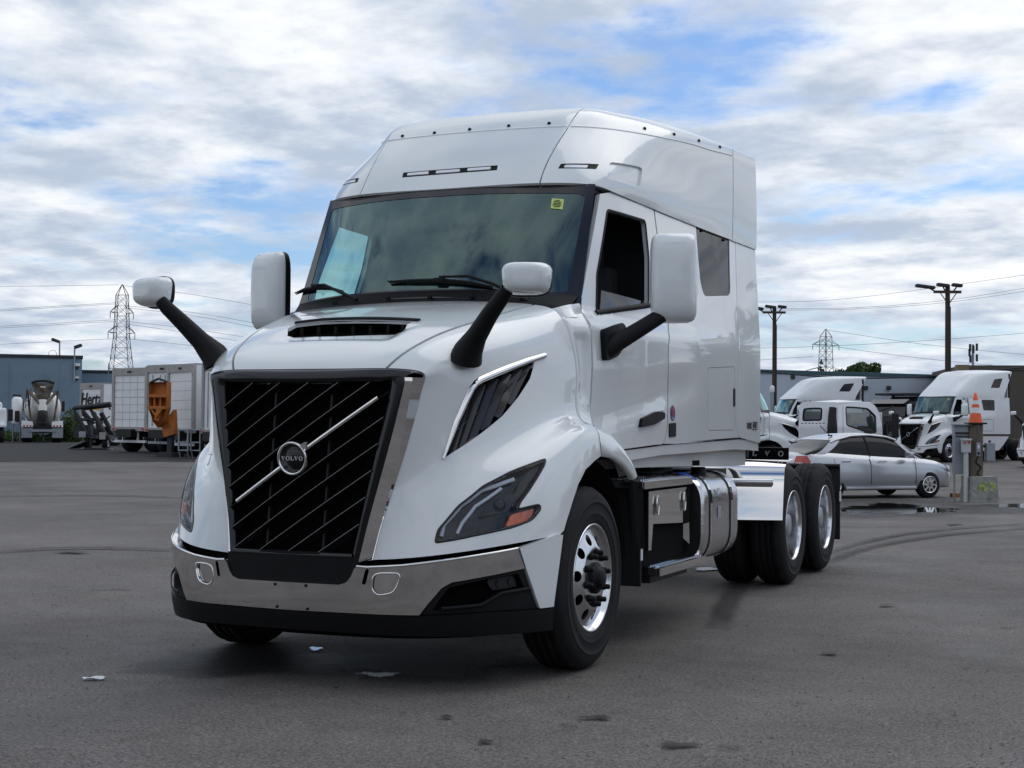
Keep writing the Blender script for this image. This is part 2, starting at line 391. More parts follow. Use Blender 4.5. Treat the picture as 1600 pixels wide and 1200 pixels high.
def letters(name, word, origin, ex, ey, size, m, parent, gap=.25, lift=.002, width=None):
    """flat raised lettering; ex, ey unit directions"""
    ex, ey, o = Vector(ex), Vector(ey), Vector(origin); nz = ex.cross(ey).normalized(); polys, w = serif_word(word, gap); sx = size if width is None else width/w
    mb = MB()
    for p in polys:
        a = sum(p[i][0]*p[(i+1) % len(p)][1]-p[(i+1) % len(p)][0]*p[i][1] for i in range(len(p)))
        if a < 0: p = p[::-1]
        mb.prism([o+ex*(q[0]-w/2)*sx+ey*(q[1]-.5)*size for q in p], nz*lift)
    return mb.build(name, m, parent)
def font_mesh(name, body, origin, ex, ey, size, m, parent, bold=0., lift=.002, shear=0., align='CENTER', sx=1.):
    cu = bpy.data.curves.new(name, 'FONT'); cu.body = body; cu.size = 1; cu.extrude = lift/size/2; cu.offset = bold; cu.shear = shear; cu.align_x = align; cu.align_y = 'CENTER'; cu.resolution_u = 3
    t = bpy.data.objects.new(name, cu); COL.objects.link(t); dg = bpy.context.evaluated_depsgraph_get(); me = bpy.data.meshes.new_from_object(t.evaluated_get(dg)); bpy.data.objects.remove(t)
    ex, ey, o = Vector(ex), Vector(ey), Vector(origin); nz = ex.cross(ey).normalized()
    for v in me.vertices: v.co = o+ex*v.co.x*size*sx+ey*v.co.y*size+nz*v.co.z*size
    me.materials.clear(); return link(name, me, m, parent)
# ================================================================== ground
def ground_z(x, y):
    """the yard falls gently to a drain behind the truck's right-hand side of the picture"""
    c = atD(1480, 668, 38.); r2 = ((x-c[0])**2+(y-c[1])**2)/(24.**2)
    w = 1/(1+np.exp(-(np.hypot(x-CC[0], y-CC[1])-22)/2.5))
    return -.29*np.exp(-r2)*w
def asphalt():
    m = bpy.data.materials.new('asphalt'); m.use_nodes = True; nt = m.node_tree; N = nt.nodes.new; L = nt.links.new; b = nt.nodes['Principled BSDF']
    tc = N('ShaderNodeTexCoord')
    def noise(scale, det=6, rough=.6, st=(1, 1, 1)):
        mp = N('ShaderNodeMapping'); mp.inputs['Scale'].default_value = st; L(tc.outputs['Object'], mp.inputs[0])
        n = N('ShaderNodeTexNoise'); n.inputs['Scale'].default_value = scale; n.inputs['Detail'].default_value = det; n.inputs['Roughness'].default_value = rough; L(mp.outputs[0], n.inputs['Vector']); return n.outputs['Fac']
    def rng(v, a, b_, c, d):
        r = N('ShaderNodeMapRange'); L(v, r.inputs[0])
        for i, q in enumerate((a, b_, c, d)): r.inputs[i+1].default_value = q
        return r.outputs[0]
    def mul(a, b_):
        n = N('ShaderNodeMath'); n.operation = 'MULTIPLY'; L(a, n.inputs[0]); L(b_, n.inputs[1]); return n.outputs[0]
    patches = rng(noise(.3, 7, .62), .36, .64, .70, 1.26); fine = rng(noise(60, 4, .8), .40, .60, .55, 1.45); mid = rng(noise(5, 6), .3, .7, .90, 1.10); streak = rng(noise(.9, 6, .62), .35, .65, .90, 1.10)
    vo = N('ShaderNodeTexVoronoi'); vo.inputs['Scale'].default_value = 85; L(tc.outputs['Object'], vo.inputs['Vector']); sv = N('ShaderNodeSeparateXYZ'); L(vo.outputs['Color'], sv.inputs[0]); fine = mul(fine, rng(sv.outputs[0], 0, 1, .72, 1.30))
    spots = rng(noise(2.3, 4, .5), .66, .72, 1., .62)
    v = mul(mul(mul(patches, fine), mul(mid, streak)), spots)
    sc = N('ShaderNodeVectorMath'); sc.operation = 'SCALE'; sc.inputs[0].default_value = (.114, .102, .093); L(v, sc.inputs['Scale'])
    vor = N('ShaderNodeTexVoronoi'); vor.inputs['Scale'].default_value = 120; L(tc.outputs['Object'], vor.inputs['Vector'])
    chip = rng(vor.outputs['Color'], .93, .97, 0, 1) if False else None
    L(sc.outputs[0], b.inputs['Base Color'])
    L(rng(noise(.9, 5), .35, .65, .62, .86), b.inputs['Roughness']); b.inputs['Specular IOR Level'].default_value = .35
    bp = N('ShaderNodeBump'); bp.inputs['Strength'].default_value = .55; bp.inputs['Distance'].default_value = .006
    ad = N('ShaderNodeMath'); ad.operation = 'ADD'; L(noise(110, 3, .7), ad.inputs[0]); L(noise(28, 4), ad.inputs[1]); L(ad.outputs[0], bp.inputs['Height']); L(bp.outputs[0], b.inputs['Normal'])
    MATS['asphalt'] = m
asphalt()
def build_ground():
    xs = np.concatenate([[-900, -500, -250, -150], np.arange(-100, 101, 4.), [150, 250, 500, 900]]); ys = np.concatenate([[-400, -200, -100], np.arange(-60, 141, 4.), [200, 400, 800, 1600]])
    rows = [[(x, y, float(ground_z(x, y))) for x in xs] for y in ys]
    o = MB().grid(rows, True).build('ground', 'asphalt'); o['kind'] = 'structure'; return o
GROUND = build_ground()
def gpoint(px, py):
    """the spot of the yard seen at a pixel"""
    z = 0.
    for _ in range(30): q = onZ(px, py, z); z = float(ground_z(q[0], q[1]))
    return onZ(px, py, z)

# ================================================================== the truck: surfaces
TRUCK = thing('semi_truck', 'large white highway tractor with black diagonal grille and chrome bumper, standing in the foreground', 'truck')
_v = [  # rows from the middle of the hood outwards and down to the lower fender edge; columns front to rear
 [(0, -1.106, 1.648), (0, -1.03, 1.728), (0, -.78, 1.868), (0, -.52, 1.955), (0, -.28, 2.02), (0, -.06, 2.072), (0, .10, 2.10)],
 [(.25, -1.106, 1.648), (.27, -1.02, 1.732), (.30, -.78, 1.862), (.33, -.53, 1.945), (.36, -.30, 2.008), (.39, -.07, 2.060), (.40, .10, 2.09)],
 [(.468, -1.098, 1.648), (.53, -1.0, 1.737), (.60, -.77, 1.838), (.66, -.55, 1.905), (.71, -.32, 1.965), (.76, -.08, 2.022), (.785, .09, 2.06)],
 [(.645, -1.045, 1.630), (.70, -.94, 1.690), (.765, -.78, 1.752), (.83, -.57, 1.815), (.875, -.34, 1.878), (.915, -.1, 1.950), (.935, .085, 2.005)],
 [(.648, -1.035, 1.555), (.73, -.925, 1.60), (.80, -.80, 1.63), (.875, -.58, 1.69), (.935, -.34, 1.75), (.985, -.1, 1.82), (1.01, .085, 1.87)],
 [(.615, -1.05, 1.40), (.70, -.955, 1.42), (.79, -.81, 1.44), (.88, -.58, 1.49), (.955, -.34, 1.54), (1.02, -.1, 1.60), (1.05, .09, 1.65)],
 [(.57, -1.07, 1.22), (.66, -.99, 1.22), (.77, -.86, 1.23), (.88, -.62, 1.28), (.97, -.36, 1.36), (1.03, -.12, 1.42), (1.055, .07, 1.46)],
 [(.53, -1.085, 1.08), (.64, -1.02, 1.07), (.78, -.91, 1.08), (.93, -.68, 1.17), (1.04, -.41, 1.27), (1.10, -.14, 1.365), (1.115, .07, 1.375)],
 [(.50, -1.105, .97), (.65, -1.05, .96), (.835, -.92, .99), (1.015, -.68, 1.11), (1.125, -.42, 1.22), (1.18, -.15, 1.315), (1.19, .07, 1.33)],
 [(.465, -1.13, .83), (.66, -1.085, .84), (.87, -.95, .87), (1.07, -.71, .97), (1.17, -.46, 1.04), (1.212, -.18, 1.10), (1.215, .07, 1.12)],
 [(.437, -1.16, .67), (.66, -1.135, .69), (.885, -.985, .72), (1.075, -.745, .755), (1.178, -.50, .78), (1.222, -.20, .79), (1.225, .07, .80)]]
_full = [[(-x, y, z) for x, y, z in r] for r in _v[:0:-1]]+_v
_hb = Surf(_full); _hb.sign = -1
def _hood(u, v):
    p = _hb.eval(u, v); x, y = p[:, 0], p[:, 1]
    sm = lambda t: np.clip(t, 0, 1)**2*(3-2*np.clip(t, 0, 1))
    side = sm((.40-np.abs(x))/.07); fr = sm((y+.93)/.10)*(1-sm((y+.69)/.005)); ramp = np.clip((y+.93)/.25, 0, 1)
    p[:, 2] -= .045*side*fr*(.25+.75*ramp)
    return p
HOOD = FSurf(_hood, (.2, .15), -1)
def hv(pix, g=(2.5, 14)): return HOOD.trace(pix, g)
def mirror_loop(l): return [(u, 20-v) for u, v in l][::-1]

# cab side: x as a function of (y, z)
def cab_x(y, z):
    low = np.interp(y, [.1, .3, .6, 1.0, 1.35, 2.0, 2.8, 3.7], [1.06, 1.09, 1.125, 1.165, 1.185, 1.205, 1.215, 1.22])
    sh = np.interp(y, [.2, .45, .7, 1.2, 2.0, 3.0], [.105, .10, .08, .05, .02, 0.])
    lean = np.interp(y, [.3, .68, .95, 1.7, 2.25, 2.7, 3.1, 3.66], [.195, .190, .185, .157, .135, .116, .09, .047])
    t = np.clip((z-1.92)/.14, 0, 1); x = low-sh*t*t*(3-2*t)-(lean-sh)*np.clip((z-1.98)/.81, 0, 1.15)
    # swage across the door, fading out towards the sleeper
    d = z-(1.40+.15*(y-.2)); x = x-.014*np.exp(-(d/.09)**2)*np.clip((2.1-y)/.9, 0, 1)*np.clip((y-.1)/.3, 0, 1)
    return x
def _cab(u, v): return np.stack([cab_x(u, v), u, v], 1)
CAB = FSurf(_cab, (1, 1), 1)
def cv(pix, g=(1.2, 1.9)): return CAB.trace(pix, g)

# bumper: plan curve swept down, slightly undercut
_bx = np.array([0, .2, .375, .54, .69, .80, .90, 1.0, 1.075, 1.14, 1.19, 1.212]); _by = np.array([-1.285, -1.277, -1.262, -1.235, -1.180, -1.113, -1.025, -.905, -.79, -.665, -.53, -.41])
_bs = np.concatenate([[0], np.cumsum(np.hypot(np.diff(_bx), np.diff(_by)))])
_fs = np.linspace(0, _bs[-1], 200); _k = np.exp(-np.linspace(-2, 2, 31)**2); _k /= _k.sum()
def _sm(a, odd):
    q = np.interp(_fs, _bs, a); e = np.concatenate([(-1 if odd else 1)*q[15:0:-1], q, 2*q[-1]-q[-2:-17:-1]]); return np.convolve(e, _k, 'valid')
_fx, _fy = _sm(_bx, True), _sm(_by, False)
def _bump(u, v):
    s = np.abs(u); x = np.interp(s, _fs, _fx)*np.sign(u); y = np.interp(s, _fs, _fy)
    lip = .05*np.clip((.47-v)/.2, 0, 1)**2
    return np.stack([x, y+lip, v], 1)
BUMP = FSurf(_bump, (1, 1), 1)
def bv(pix, g=(.5, .55)): return BUMP.trace(pix, g)
def bmir(l): return [(-a, b) for a, b in l][::-1]

# ------------------------------------------------------------------ hood and fenders
def px_line(a, b, n): return [(a[0]+(b[0]-a[0])*i/n, a[1]+(b[1]-a[1])*i/n) for i in range(n+1)]
def build_hood():
    slot = hv([(449, 525), (450, 513), (462, 506.5), (505, 501.5), (556, 500), (610, 500.5), (645, 502.5), (633, 514), (609, 523.5), (530, 526)], (2.8, 10))
    g = .012/.15/2
    cen = [(0, 8+g), (0, 12-g), (6, 12-g), (6, 8+g)]
    hood = panel('hood', HOOD, cen, 'paint', TRUCK, [slot], h=.022, thick=.02)
    # fender side panel: v 12..20, with vent and headlight openings and the wheel arch
    arch_px = [(948, 711), (937, 714), (928.5, 720.5), (914.8, 734), (903.8, 756), (895.5, 781), (886, 811.5), (881, 829)]
    arch = [HOOD.uv(*arch_px[0], (5.9, 18.6))]
    for p in arch_px[1:]: arch.append(HOOD.uv(*p, arch[-1]))
    arch[0] = (6., arch[0][1]); a_end = arch[-1]
    vent = hv([(690.5, 717), (714, 655), (739, 602), (745, 596), (790, 577), (836, 559), (833, 575), (828, 592), (810, 620), (785, 650), (745, 682), (712, 704), (700, 712)], (2., 15.5))
    lampo = hv(LAMP_PX, (1.5, 18.5))
    side = [(0, 12+g), (6, 12+g)]+arch+[(a_end[0]-.12, 20), (0, 20)]
    fen = panel('fender', HOOD, side, 'paint', TRUCK, [vent, lampo], h=.022, thick=.025)
    fen2 = mirrored(fen)
    # scoop: dark throat, ribs, lip
    t = MB(); sl = np.array(slot); p = HOOD.eval(sl[:, 0], sl[:, 1]); n = len(p)
    lo = p+np.array([0, .05, -.06]); t.add(np.concatenate([p-[0, 0, .004], lo]), [(i, (i+1) % n, n+(i+1) % n, n+i) for i in range(n)]); t.add(lo, [tuple(range(n))])
    t.build('scoop_throat', 'void', hood)
    for x in (-.31, -.2, -.09, .02, .13, .24, .33):
        MB().box((x, -.665, 1.875), (.008, .05, .05), Matrix.Rotation(.3, 3, 'Z')).build('scoop_rib', 'plastic', hood)
    lip = hv([(462, 505.5), (505, 500.5), (556, 498.8), (610, 499.3), (655, 501.5)], (2.9, 9.))
    strip('scoop_lip', HOOD, lip, .035, 'plastic', hood, height=.012)
    # side air outlets: dark tray, bright surround, blades
    for s in (1, -1):
        par = fen if s == 1 else fen2
        vv = np.array(vent); c = vv.mean(0)
        pv = HOOD.eval(vv[:, 0], vv[:, 1]); nn = HOOD.nrm(vv[:, 0], vv[:, 1]); fl = np.array([s, 1, 1]); k = len(pv)
        t = MB(); a = pv*fl; b = (pv-nn*.05)*fl; t.add(np.concatenate([a, b]), [(i, (i+1) % k, k+(i+1) % k, k+i) for i in range(k)]); t.add(b, [tuple(range(k))]); t.build('outlet_tray', 'void', par)
        # blades
        for q0, q1, w in VENT_BLADES:
            q0 = (q0[0]-(q1[0]-q0[0])*.16, q0[1]-(q1[1]-q0[1])*.16)
            m0 = HOOD.uv(*q0, c); m1 = HOOD.uv(*q1, m0); A = HOOD.eval(*m0)[0]; B = HOOD.eval(*m1)[0]; nA = HOOD.nrm(*m0)[0]; tdir = (B-A)/np.linalg.norm(B-A); sd = np.cross(nA, tdir)
            quad = [A-nA*.006-sd*w*.5, A-nA*.035+sd*w*.5, B-nA*.035+sd*w*.5, B-nA*.006-sd*w*.5]
            quad = [q*fl for q in quad]; e = (nA*-.004)*fl
            MB().prism(quad, e).build('outlet_blade', 'louver', par)
        for q0, q1 in (((716, 672), (826, 580)), ):
            m0 = HOOD.uv(*q0, c); m1 = HOOD.uv(*q1, m0); A = (HOOD.eval(*m0)[0]-HOOD.nrm(*m0)[0]*.012)*fl; B = (HOOD.eval(*m1)[0]-HOOD.nrm(*m1)[0]*.012)*fl
            MB().tube([A, B], .004, 6).build('outlet_bar', 'plastic_gloss', par)
        # bright surround along front and top edge
        path = [HOOD.uv(*q, c) for q in [(692, 717), (702, 690), (714, 657), (727, 628), (737, 607), (743, 599)]]
        path2 = [HOOD.uv(*q, c) for q in [(743, 599), (752, 593), (775, 583), (800, 573), (826, 563), (851, 555)]]
        pp = path+path2[1:]
        o = strip('outlet_trim', HOOD, pp, [.012, .030, .036, .040, .040, .036, .030], 'chrome', fen, off=.016, prof=((-.5, 0), (-.42, .7), (-.1, 1), (.3, .8), (.5, -.3)))
        if s == -1: q = mirrored(o); q.parent = fen2; bpy.data.objects.remove(o)
    return hood, fen, fen2, lampo
LAMP_PX = round_poly([(680, 848), (684, 829), (716, 791), (756, 759), (800, 736), (853, 716.5), (850, 728), (812, 786), (809, 796), (843, 788), (845, 795), (832, 812), (800, 824), (745, 836)], [4, 6, 8, 8, 8, 4, 4, 10, 6, 4, 4, 8, 8, 8], 3)
VENT_BLADES = [((711, 694), (736, 612), .034), ((724, 690), (757, 598), .034), ((744, 676), (777, 590), .034), ((764, 660), (797, 582), .034), ((785, 641), (815, 575), .032), ((803, 622), (829, 569), .03)]
HOODO, FEN, FEN2, LAMP_UV = build_hood()
# ================================================================== cab, sleeper and roof
glass('lens', (.84, .87, .90), .0, .45)
_rf = [
 [(0, .47, 2.838), (.33, .485, 2.842), (.63, .53, 2.846), (.90, .66, 2.842), (.985, .95, 2.822), (1.05, 1.7, 2.797), (1.085, 2.25, 2.787), (1.11, 2.7, 2.783), (1.14, 3.1, 2.778), (1.185, 3.66, 2.770)],
 [(0, .565, 2.965), (.33, .58, 2.967), (.63, .622, 2.967), (.885, .75, 2.958), (.99, 1.02, 2.945), (1.06, 1.7, 2.93), (1.095, 2.25, 2.93), (1.12, 2.7, 2.93), (1.145, 3.1, 2.93), (1.187, 3.66, 2.93)],
 [(0, .70, 3.12), (.33, .715, 3.12), (.645, .765, 3.118), (.84, .93, 3.125), (.955, 1.19, 3.125), (1.045, 1.73, 3.125), (1.09, 2.25, 3.13), (1.12, 2.68, 3.135), (1.147, 3.1, 3.14), (1.185, 3.66, 3.14)],
 [(0, .86, 3.268), (.33, .875, 3.268), (.661, .935, 3.269), (.80, 1.135, 3.286), (.915, 1.40, 3.302), (1.02, 1.79, 3.327), (1.08, 2.26, 3.365), (1.115, 2.66, 3.386), (1.145, 3.1, 3.425), (1.175, 3.66, 3.45)],
 [(0, 1.05, 3.41), (.33, 1.07, 3.41), (.665, 1.13, 3.412), (.77, 1.36, 3.43), (.875, 1.65, 3.445), (.97, 2.02, 3.46), (1.035, 2.42, 3.472), (1.08, 2.78, 3.48), (1.115, 3.15, 3.49), (1.15, 3.66, 3.495)],
 [(0, 1.40, 3.49), (.31, 1.42, 3.49), (.60, 1.5, 3.49), (.69, 1.75, 3.50), (.78, 2.0, 3.508), (.86, 2.3, 3.513), (.92, 2.6, 3.517), (.97, 2.9, 3.52), (1.01, 3.2, 3.522), (1.04, 3.66, 3.522)],
 [(0, 1.9, 3.525), (.25, 1.92, 3.525), (.45, 2.0, 3.527), (.52, 2.15, 3.53), (.58, 2.3, 3.532), (.64, 2.5, 3.534), (.68, 2.75, 3.535), (.72, 3.0, 3.535), (.75, 3.25, 3.535), (.78, 3.66, 3.535)]]
_rfull = [[(-x, y, z) for x, y, z in r[:0:-1]]+r for r in _rf]
ROOF = Surf(_rfull); ROOF.scale = (.3, .16); ROOF.sign = 1
def rv(pix, g=(11, 1.5)): return ROOF.trace(pix, g)
def edge_w(t):
    t = np.asarray(t, float); return np.stack([.965+(.940-.965)*t, .35+.325*t, 2.10+.728*t], -1)
def _ws(u, v):
    e = edge_w(v); c = np.stack([0*v, .14+.345*v-.02*np.sin(np.pi*np.clip(v, 0, 1)), 2.14+.70*v], 1); a = np.abs(u)[:, None]
    p = c+(e-c)*np.array([0, 1, 1])*a**2.3; p[:, 0] = u*e[:, 0]; return p
WS = FSurf(_ws, (.96, .78), 1)
def build_cab():
    g = .004
    # --- roof fairing: middle, two sides, two rear extenders
    ru = [(7+g/.3, 0), (11-g/.3, 0), (11-g/.3, 6), (7+g/.3, 6)]
    mk = []
    mid_l = round_poly(rv([(628, 277.5), (630, 269.5), (778, 258), (776.5, 266)], (8.5, .8)), .03)
    fair = panel('roof_fairing', ROOF, ru, 'paint', TRUCK, [mid_l], h=.035, thick=.02)
    sd_l = round_poly(rv([(871.5, 263.5), (876.5, 255.5), (936, 256.5), (931, 264.5)], (11.5, .8)), .03)
    rec = round_poly(rv([(953, 253), (1004, 261.5), (999.5, 294), (948, 278.5)], (12.3, .8)), .12)
    side = [(11+g/.3, 0), (17-g/.3, 0), (17-g/.3, 6), (11+g/.3, 6)]
    fs = panel('side_fairing', ROOF, side, 'paint', TRUCK, [sd_l, rec], h=.035, thick=.02)
    ext = panel('rear_extender', ROOF, [(17+g/.3, -.02), (18, -.02), (18, 5.3), (17+g/.3, 5.3)], 'paint', TRUCK, h=.05, thick=.03)
    panel('recess_floor', ROOF, rec, 'paint', fs, h=.03, off=-.015, thick=0)
    def marker(par, loop, cells):
        panel('marker_housing', ROOF, loop, 'plastic', par, h=.02, off=-.004, thick=.02)
        for c in cells:
            l = round_poly(rv(c, loop[0]), .02); panel('marker_lens', ROOF, l, 'led', par, h=.02, off=.003, thick=.008)
    marker(fair, mid_l, [[(636, 274.5), (637, 271), (670, 268), (669, 272)], [(681, 271), (682, 267.2), (719, 264.5), (718, 268.3)], [(730, 267.2), (731, 263.4), (767, 260.8), (766, 264.6)]])
    marker(fs, sd_l, [[(881, 262), (883, 258), (919, 258.5), (917, 262.5)]])
    # joint bead and bolt heads along the roof crease
    bead = [(u, 3.) for u in np.linspace(7.05, 10.95, 30)]
    strip('roof_bead', ROOF, bead, .012, 'paint', fair, off=.004)
    strip('roof_bead', ROOF, [(u, 3.) for u in np.linspace(11.05, 16.95, 40)], .012, 'paint', fs, off=.004)
    def bolt(par, px, py, gs):
        q = ROOF.uv(px, py, gs); p = ROOF.eval(*q)[0]; n = Vector(ROOF.nrm(*q)[0]); rot = n.to_track_quat('Z', 'Y').to_matrix()
        b = MB().lathe([(.0001, .011), (.008, .010), (.012, .004), (.013, -.004)], 'Z', n=8); me = b.mesh('bolt')
        for v in me.vertices: v.co = Vector(p)+rot@v.co
        link('bolt', me, 'plastic', par)
    for p in [(629, 213), (679, 208), (734, 202.5), (795, 197), (858, 193)]: bolt(fair, *p, (9, 3.3))
    for p in [(1007, 201), (1053, 210), (1091.7, 220), (1124.5, 229.8)]: bolt(fs, *p, (14, 3.2))
    mirrored(fs); mirrored(ext)
    # roof lid and rear wall
    r6 = [tuple(q) for q in _rf[6]]; lid = [(x, y, z-.004) for x, y, z in r6]+[(-x, y, z-.004) for x, y, z in r6[:0:-1]]
    MB().add(lid, [tuple(range(len(lid)))]).build('roof_lid', 'paint', TRUCK)
    # --- cab side panels
    top_px = [(938, 299), (985, 315), (1022, 328)]
    dA = cv([(938.5, 300)], (.8, 2.75)); door = cv([(937.5, 303), (934, 325), (925, 375), (916, 425), (909.5, 464), (909, 480), (916, 497), (924.5, 514), (926.5, 577), (922, 646), (929, 667), (950, 680), (972, 702), (1036, 693), (1041.6, 670), (1042.3, 640), (1042.8, 615), (1043.1, 590), (1043.4, 565), (1043.6, 540), (1043.8, 520), (1043.5, 505), (1042, 485), (1038, 450), (1033.5, 420), (1026, 366), (1021.5, 331)], (.7, 2.7))
    ztop = lambda y: np.interp(y, [.6, .95, 1.7, 2.7, 3.66], [2.845, 2.825, 2.80, 2.785, 2.775])-.004
    door_top = [(y, float(ztop(y))) for y in np.linspace(door[0][0], door[-1][0], 6)]
    win = cv(WIN_PX, (.9, 2.6)); winr = round_poly(win, .03, 4)
    dr = panel('door', CAB, door+door_top[::-1][:-1], 'paint', TRUCK, [winr], h=.035, thick=.03)
    seam = cv([(1023.2, 331), (1027.7, 366), (1035.2, 420), (1039.7, 450), (1043.7, 485), (1045.2, 505), (1045.5, 520), (1045.3, 540), (1045.1, 565), (1044.8, 590), (1044.5, 615), (1044, 640), (1043.3, 670), (1037.8, 692.5)], (1.1, 2.7))
    sw = round_poly(cv([(1087, 352), (1139.5, 373), (1141.5, 462), (1100, 463), (1094, 440)], (2.2, 2.6)), [.03, .03, .07, .09, .1], 5)
    box = round_poly(cv([(1105, 574.5), (1148.5, 572.5), (1149, 672), (1105.5, 673)], (2.4, 1.6)), .05, 4)
    xs = cv([(1151, 400), (1153, 557), (1151, 670), (1155, 683.5)], (3.0, 2.4))
    e0 = xs[0][0]; sl_top = [(y, float(ztop(y))) for y in np.linspace(seam[0][0], e0, 8)]
    slp = panel('sleeper_side', CAB, seam[::-1][:1]*0+sl_top[::-1]+seam[0:]+[xs[3], xs[2], xs[1]], 'paint', TRUCK, [sw, box], h=.04, thick=.02)
    ins = [((a-c[0])*.975+c[0], (b-c[1])*.985+c[1]) for c in [np.mean(box, 0)] for a, b in box]
    hb = panel('locker_door', CAB, ins, 'paint', slp, h=.05, off=-.001, thick=.015)
    panel('locker_latch', CAB, round_poly(cv([(1145.8, 607), (1148.4, 607), (1148.4, 635), (1145.8, 635)], (2.9, 1.6)), .01), 'plastic', slp, h=.03, off=.004, thick=.008)
    g2 = .008
    back = panel('rear_side_panel', CAB, [(e0+g2, float(ztop(e0))), (3.66, float(ztop(3.66))), (3.66, 1.235), (xs[3][0]+g2, xs[3][1]), (xs[2][0]+g2, xs[2][1]), (xs[1][0]+g2, xs[1][1])], 'paint', TRUCK, h=.05, thick=.03)
    glw = panel('sleeper_window', CAB, sw, 'glass_dark', TRUCK, h=.05, off=-.006, thick=.006)
    for p in [(1097, 360.5), (1131, 375)]:
        q = CAB.eval(*cv([p], (2.3, 2.65))[0])[0]; MB().lathe([(.0001, .008), (.009, .006), (.010, -.004)], 'X', q, 8).build('window_screw', 'plastic', glw)
    # rubber round the door window, pane wound most of the way down, belt strip
    strip('window_seal', CAB, winr, .022, 'plastic', dr, off=.004, closed=True, prof=((-.5, 0), (-.3, 1), (.3, 1), (.5, -2)))
    pane = cv([(945, 452.5), (1012.5, 470.5), (1012.5, 477), (943, 487)], (.9, 2.1)); panel('window_pane', CAB, pane, 'glass_side', dr, h=.05, off=-.025, thick=.005)
    strip('belt_moulding', CAB, cv([(930.5, 489), (960, 484.5), (990, 480.5), (1014, 477)], (.6, 2.05)), .035, 'plastic', dr, off=.014)
    # handle
    hp = round_poly(cv([(997, 668), (999.5, 654), (1023, 643), (1034.5, 645), (1034.5, 654), (1019, 663)], (1.1, 1.4)), .015, 3)
    hdl = panel('handle', CAB, hp, 'plastic', dr, h=.03, off=.022, thick=.026)
    hr = round_poly(cv([(1013, 648), (1036, 640.5), (1036, 646), (1018, 652)], (1.1, 1.4)), .01); panel('handle_recess', CAB, hr, 'grey_metal', dr, h=.03, off=.003, thick=.004)
    for o in (dr, slp, back, glw): mirrored(o)
    # lower sill and skirt, front strip between hood and door, fender tail
    def sillx(dx): return FSurf(lambda u, v: np.stack([cab_x(u, np.full_like(v, 1.3))-dx, u, v], 1), (1, 1), 1)
    S1 = sillx(.015); S2 = sillx(.075)
    a = S1.trace([(975, 704), (1036, 696), (1155, 686.5)], (.6, 1.2)); b = S1.trace([(1149, 702), (1034, 711), (984, 719)], (3., 1.15))
    p1 = panel('sill', S1, a+[(3.66, a[-1][1]-.015), (3.66, b[0][1]-.02)]+b, 'paint', TRUCK, h=.06, thick=.05)
    c = S2.trace([(984, 717), (1034, 709), (1149, 700)], (.6, 1.15)); d = S2.trace([(1149, 728), (1034, 729), (991, 731)], (3., 1.05))
    p2 = panel('skirt', S2, c+[(3.5, c[-1][1]), (3.5, d[0][1])]+d, 'grey_metal' if False else 'paint', TRUCK, h=.06, thick=.03)
    mirrored(p1); mirrored(p2)
    hole = S2.trace([(1081.5, 719.5), (1092.5, 719), (1092.5, 727), (1081.5, 727.5)], (2., 1.1)); panel('skirt_socket', S2, hole, 'void', p2, h=.05, off=.003, thick=.005)
    # strip between hood and door with a tall pocket
    ul = np.array([(6, v) for v in np.linspace(13.2, 17.6, 14)]); he = HOOD.eval(ul[:, 0], ul[:, 1])
    df = cv([(909, 480), (916, 497), (924.5, 514), (926.5, 577), (922, 646), (929, 667)], (.3, 2.)); de = CAB.eval(np.array([q[0] for q in df]), np.array([q[1] for q in df]))
    zz = np.linspace(2.02, 1.36, 24)
    def at_z(pts, z): o = np.argsort(pts[:, 2]); return np.stack([np.interp(z, pts[o, 2], pts[o, k]) for k in range(3)], -1)
    A = at_z(he, zz)+np.array([0, .012, 0]); B = at_z(de, zz)+np.array([0, -.012, 0]); rows = []
    for i, z in enumerate(zz):
        dep = .028*(np.clip((z-1.52)/.02, 0, 1)*np.clip((1.90-z)/.03, 0, 1)); r = [A[i]-[.03, 0, 0], A[i]]
        for t, k in ((.22, 0), (.30, 1), (.80, 1), (.9, 0)): r.append(A[i]+(B[i]-A[i])*t-np.array([dep*k, 0, 0]))
        r += [B[i], B[i]-[.03, 0, 0]]; rows.append(r)
    cs = MB().grid(rows, True).build('cowl_side', 'paint', TRUCK, recalc=True); mirrored(cs)
    # white corner between cowl, hood and door
    hv_ = np.linspace(12.55, 13.25, 6); ha = HOOD.eval(np.full(6, 6.), hv_)+np.array([0, .012, -.003]); dpt = cv([(907, 474), (908.5, 478), (909, 482), (910.5, 487), (913, 492), (916.5, 497)], (.35, 2.1)); hb_ = CAB.eval(np.array([q[0] for q in dpt]), np.array([q[1] for q in dpt]))+np.array([-.004, -.008, 0])
    cc = MB().grid([[tuple(a_-np.array([0, 0, .05])) for a_ in ha], [tuple(q) for q in ha], [tuple(q*.5+w*.5+np.array([.006, 0, .006])) for q, w in zip(ha, hb_)], [tuple(q) for q in hb_], [tuple(q-np.array([.03, -.01, 0])) for q in hb_]], True).build('cowl_corner', 'paint', TRUCK, recalc=True); mirrored(cc)
    # fender tail behind the hood joint
    outer = [(945, 675.5), (957, 682), (970, 697), (984, 720.5), (991.5, 743)]; inner = [(957, 716), (965, 721), (975, 729), (985, 742), (990, 750)]
    vs_ = np.linspace(16.9, 18.75, 7); sec = [HOOD.eval(np.full(7, 6.), vs_)+np.array([0, .010, 0])]
    for p_, q_, x_ in zip(outer, inner, (1.165, 1.18, 1.19, 1.20, 1.205)):
        a_, b_ = onX(*p_, x_), onX(*q_, 1.224); sec.append(np.array([a_-[.10, 0, .01], a_-[.035, 0, -.004]]+[a_*(1-t)+b_*t+np.array([.022, 0, .014])*math.sin(math.pi*t) for t in (0, .3, .6, .85, 1)]))
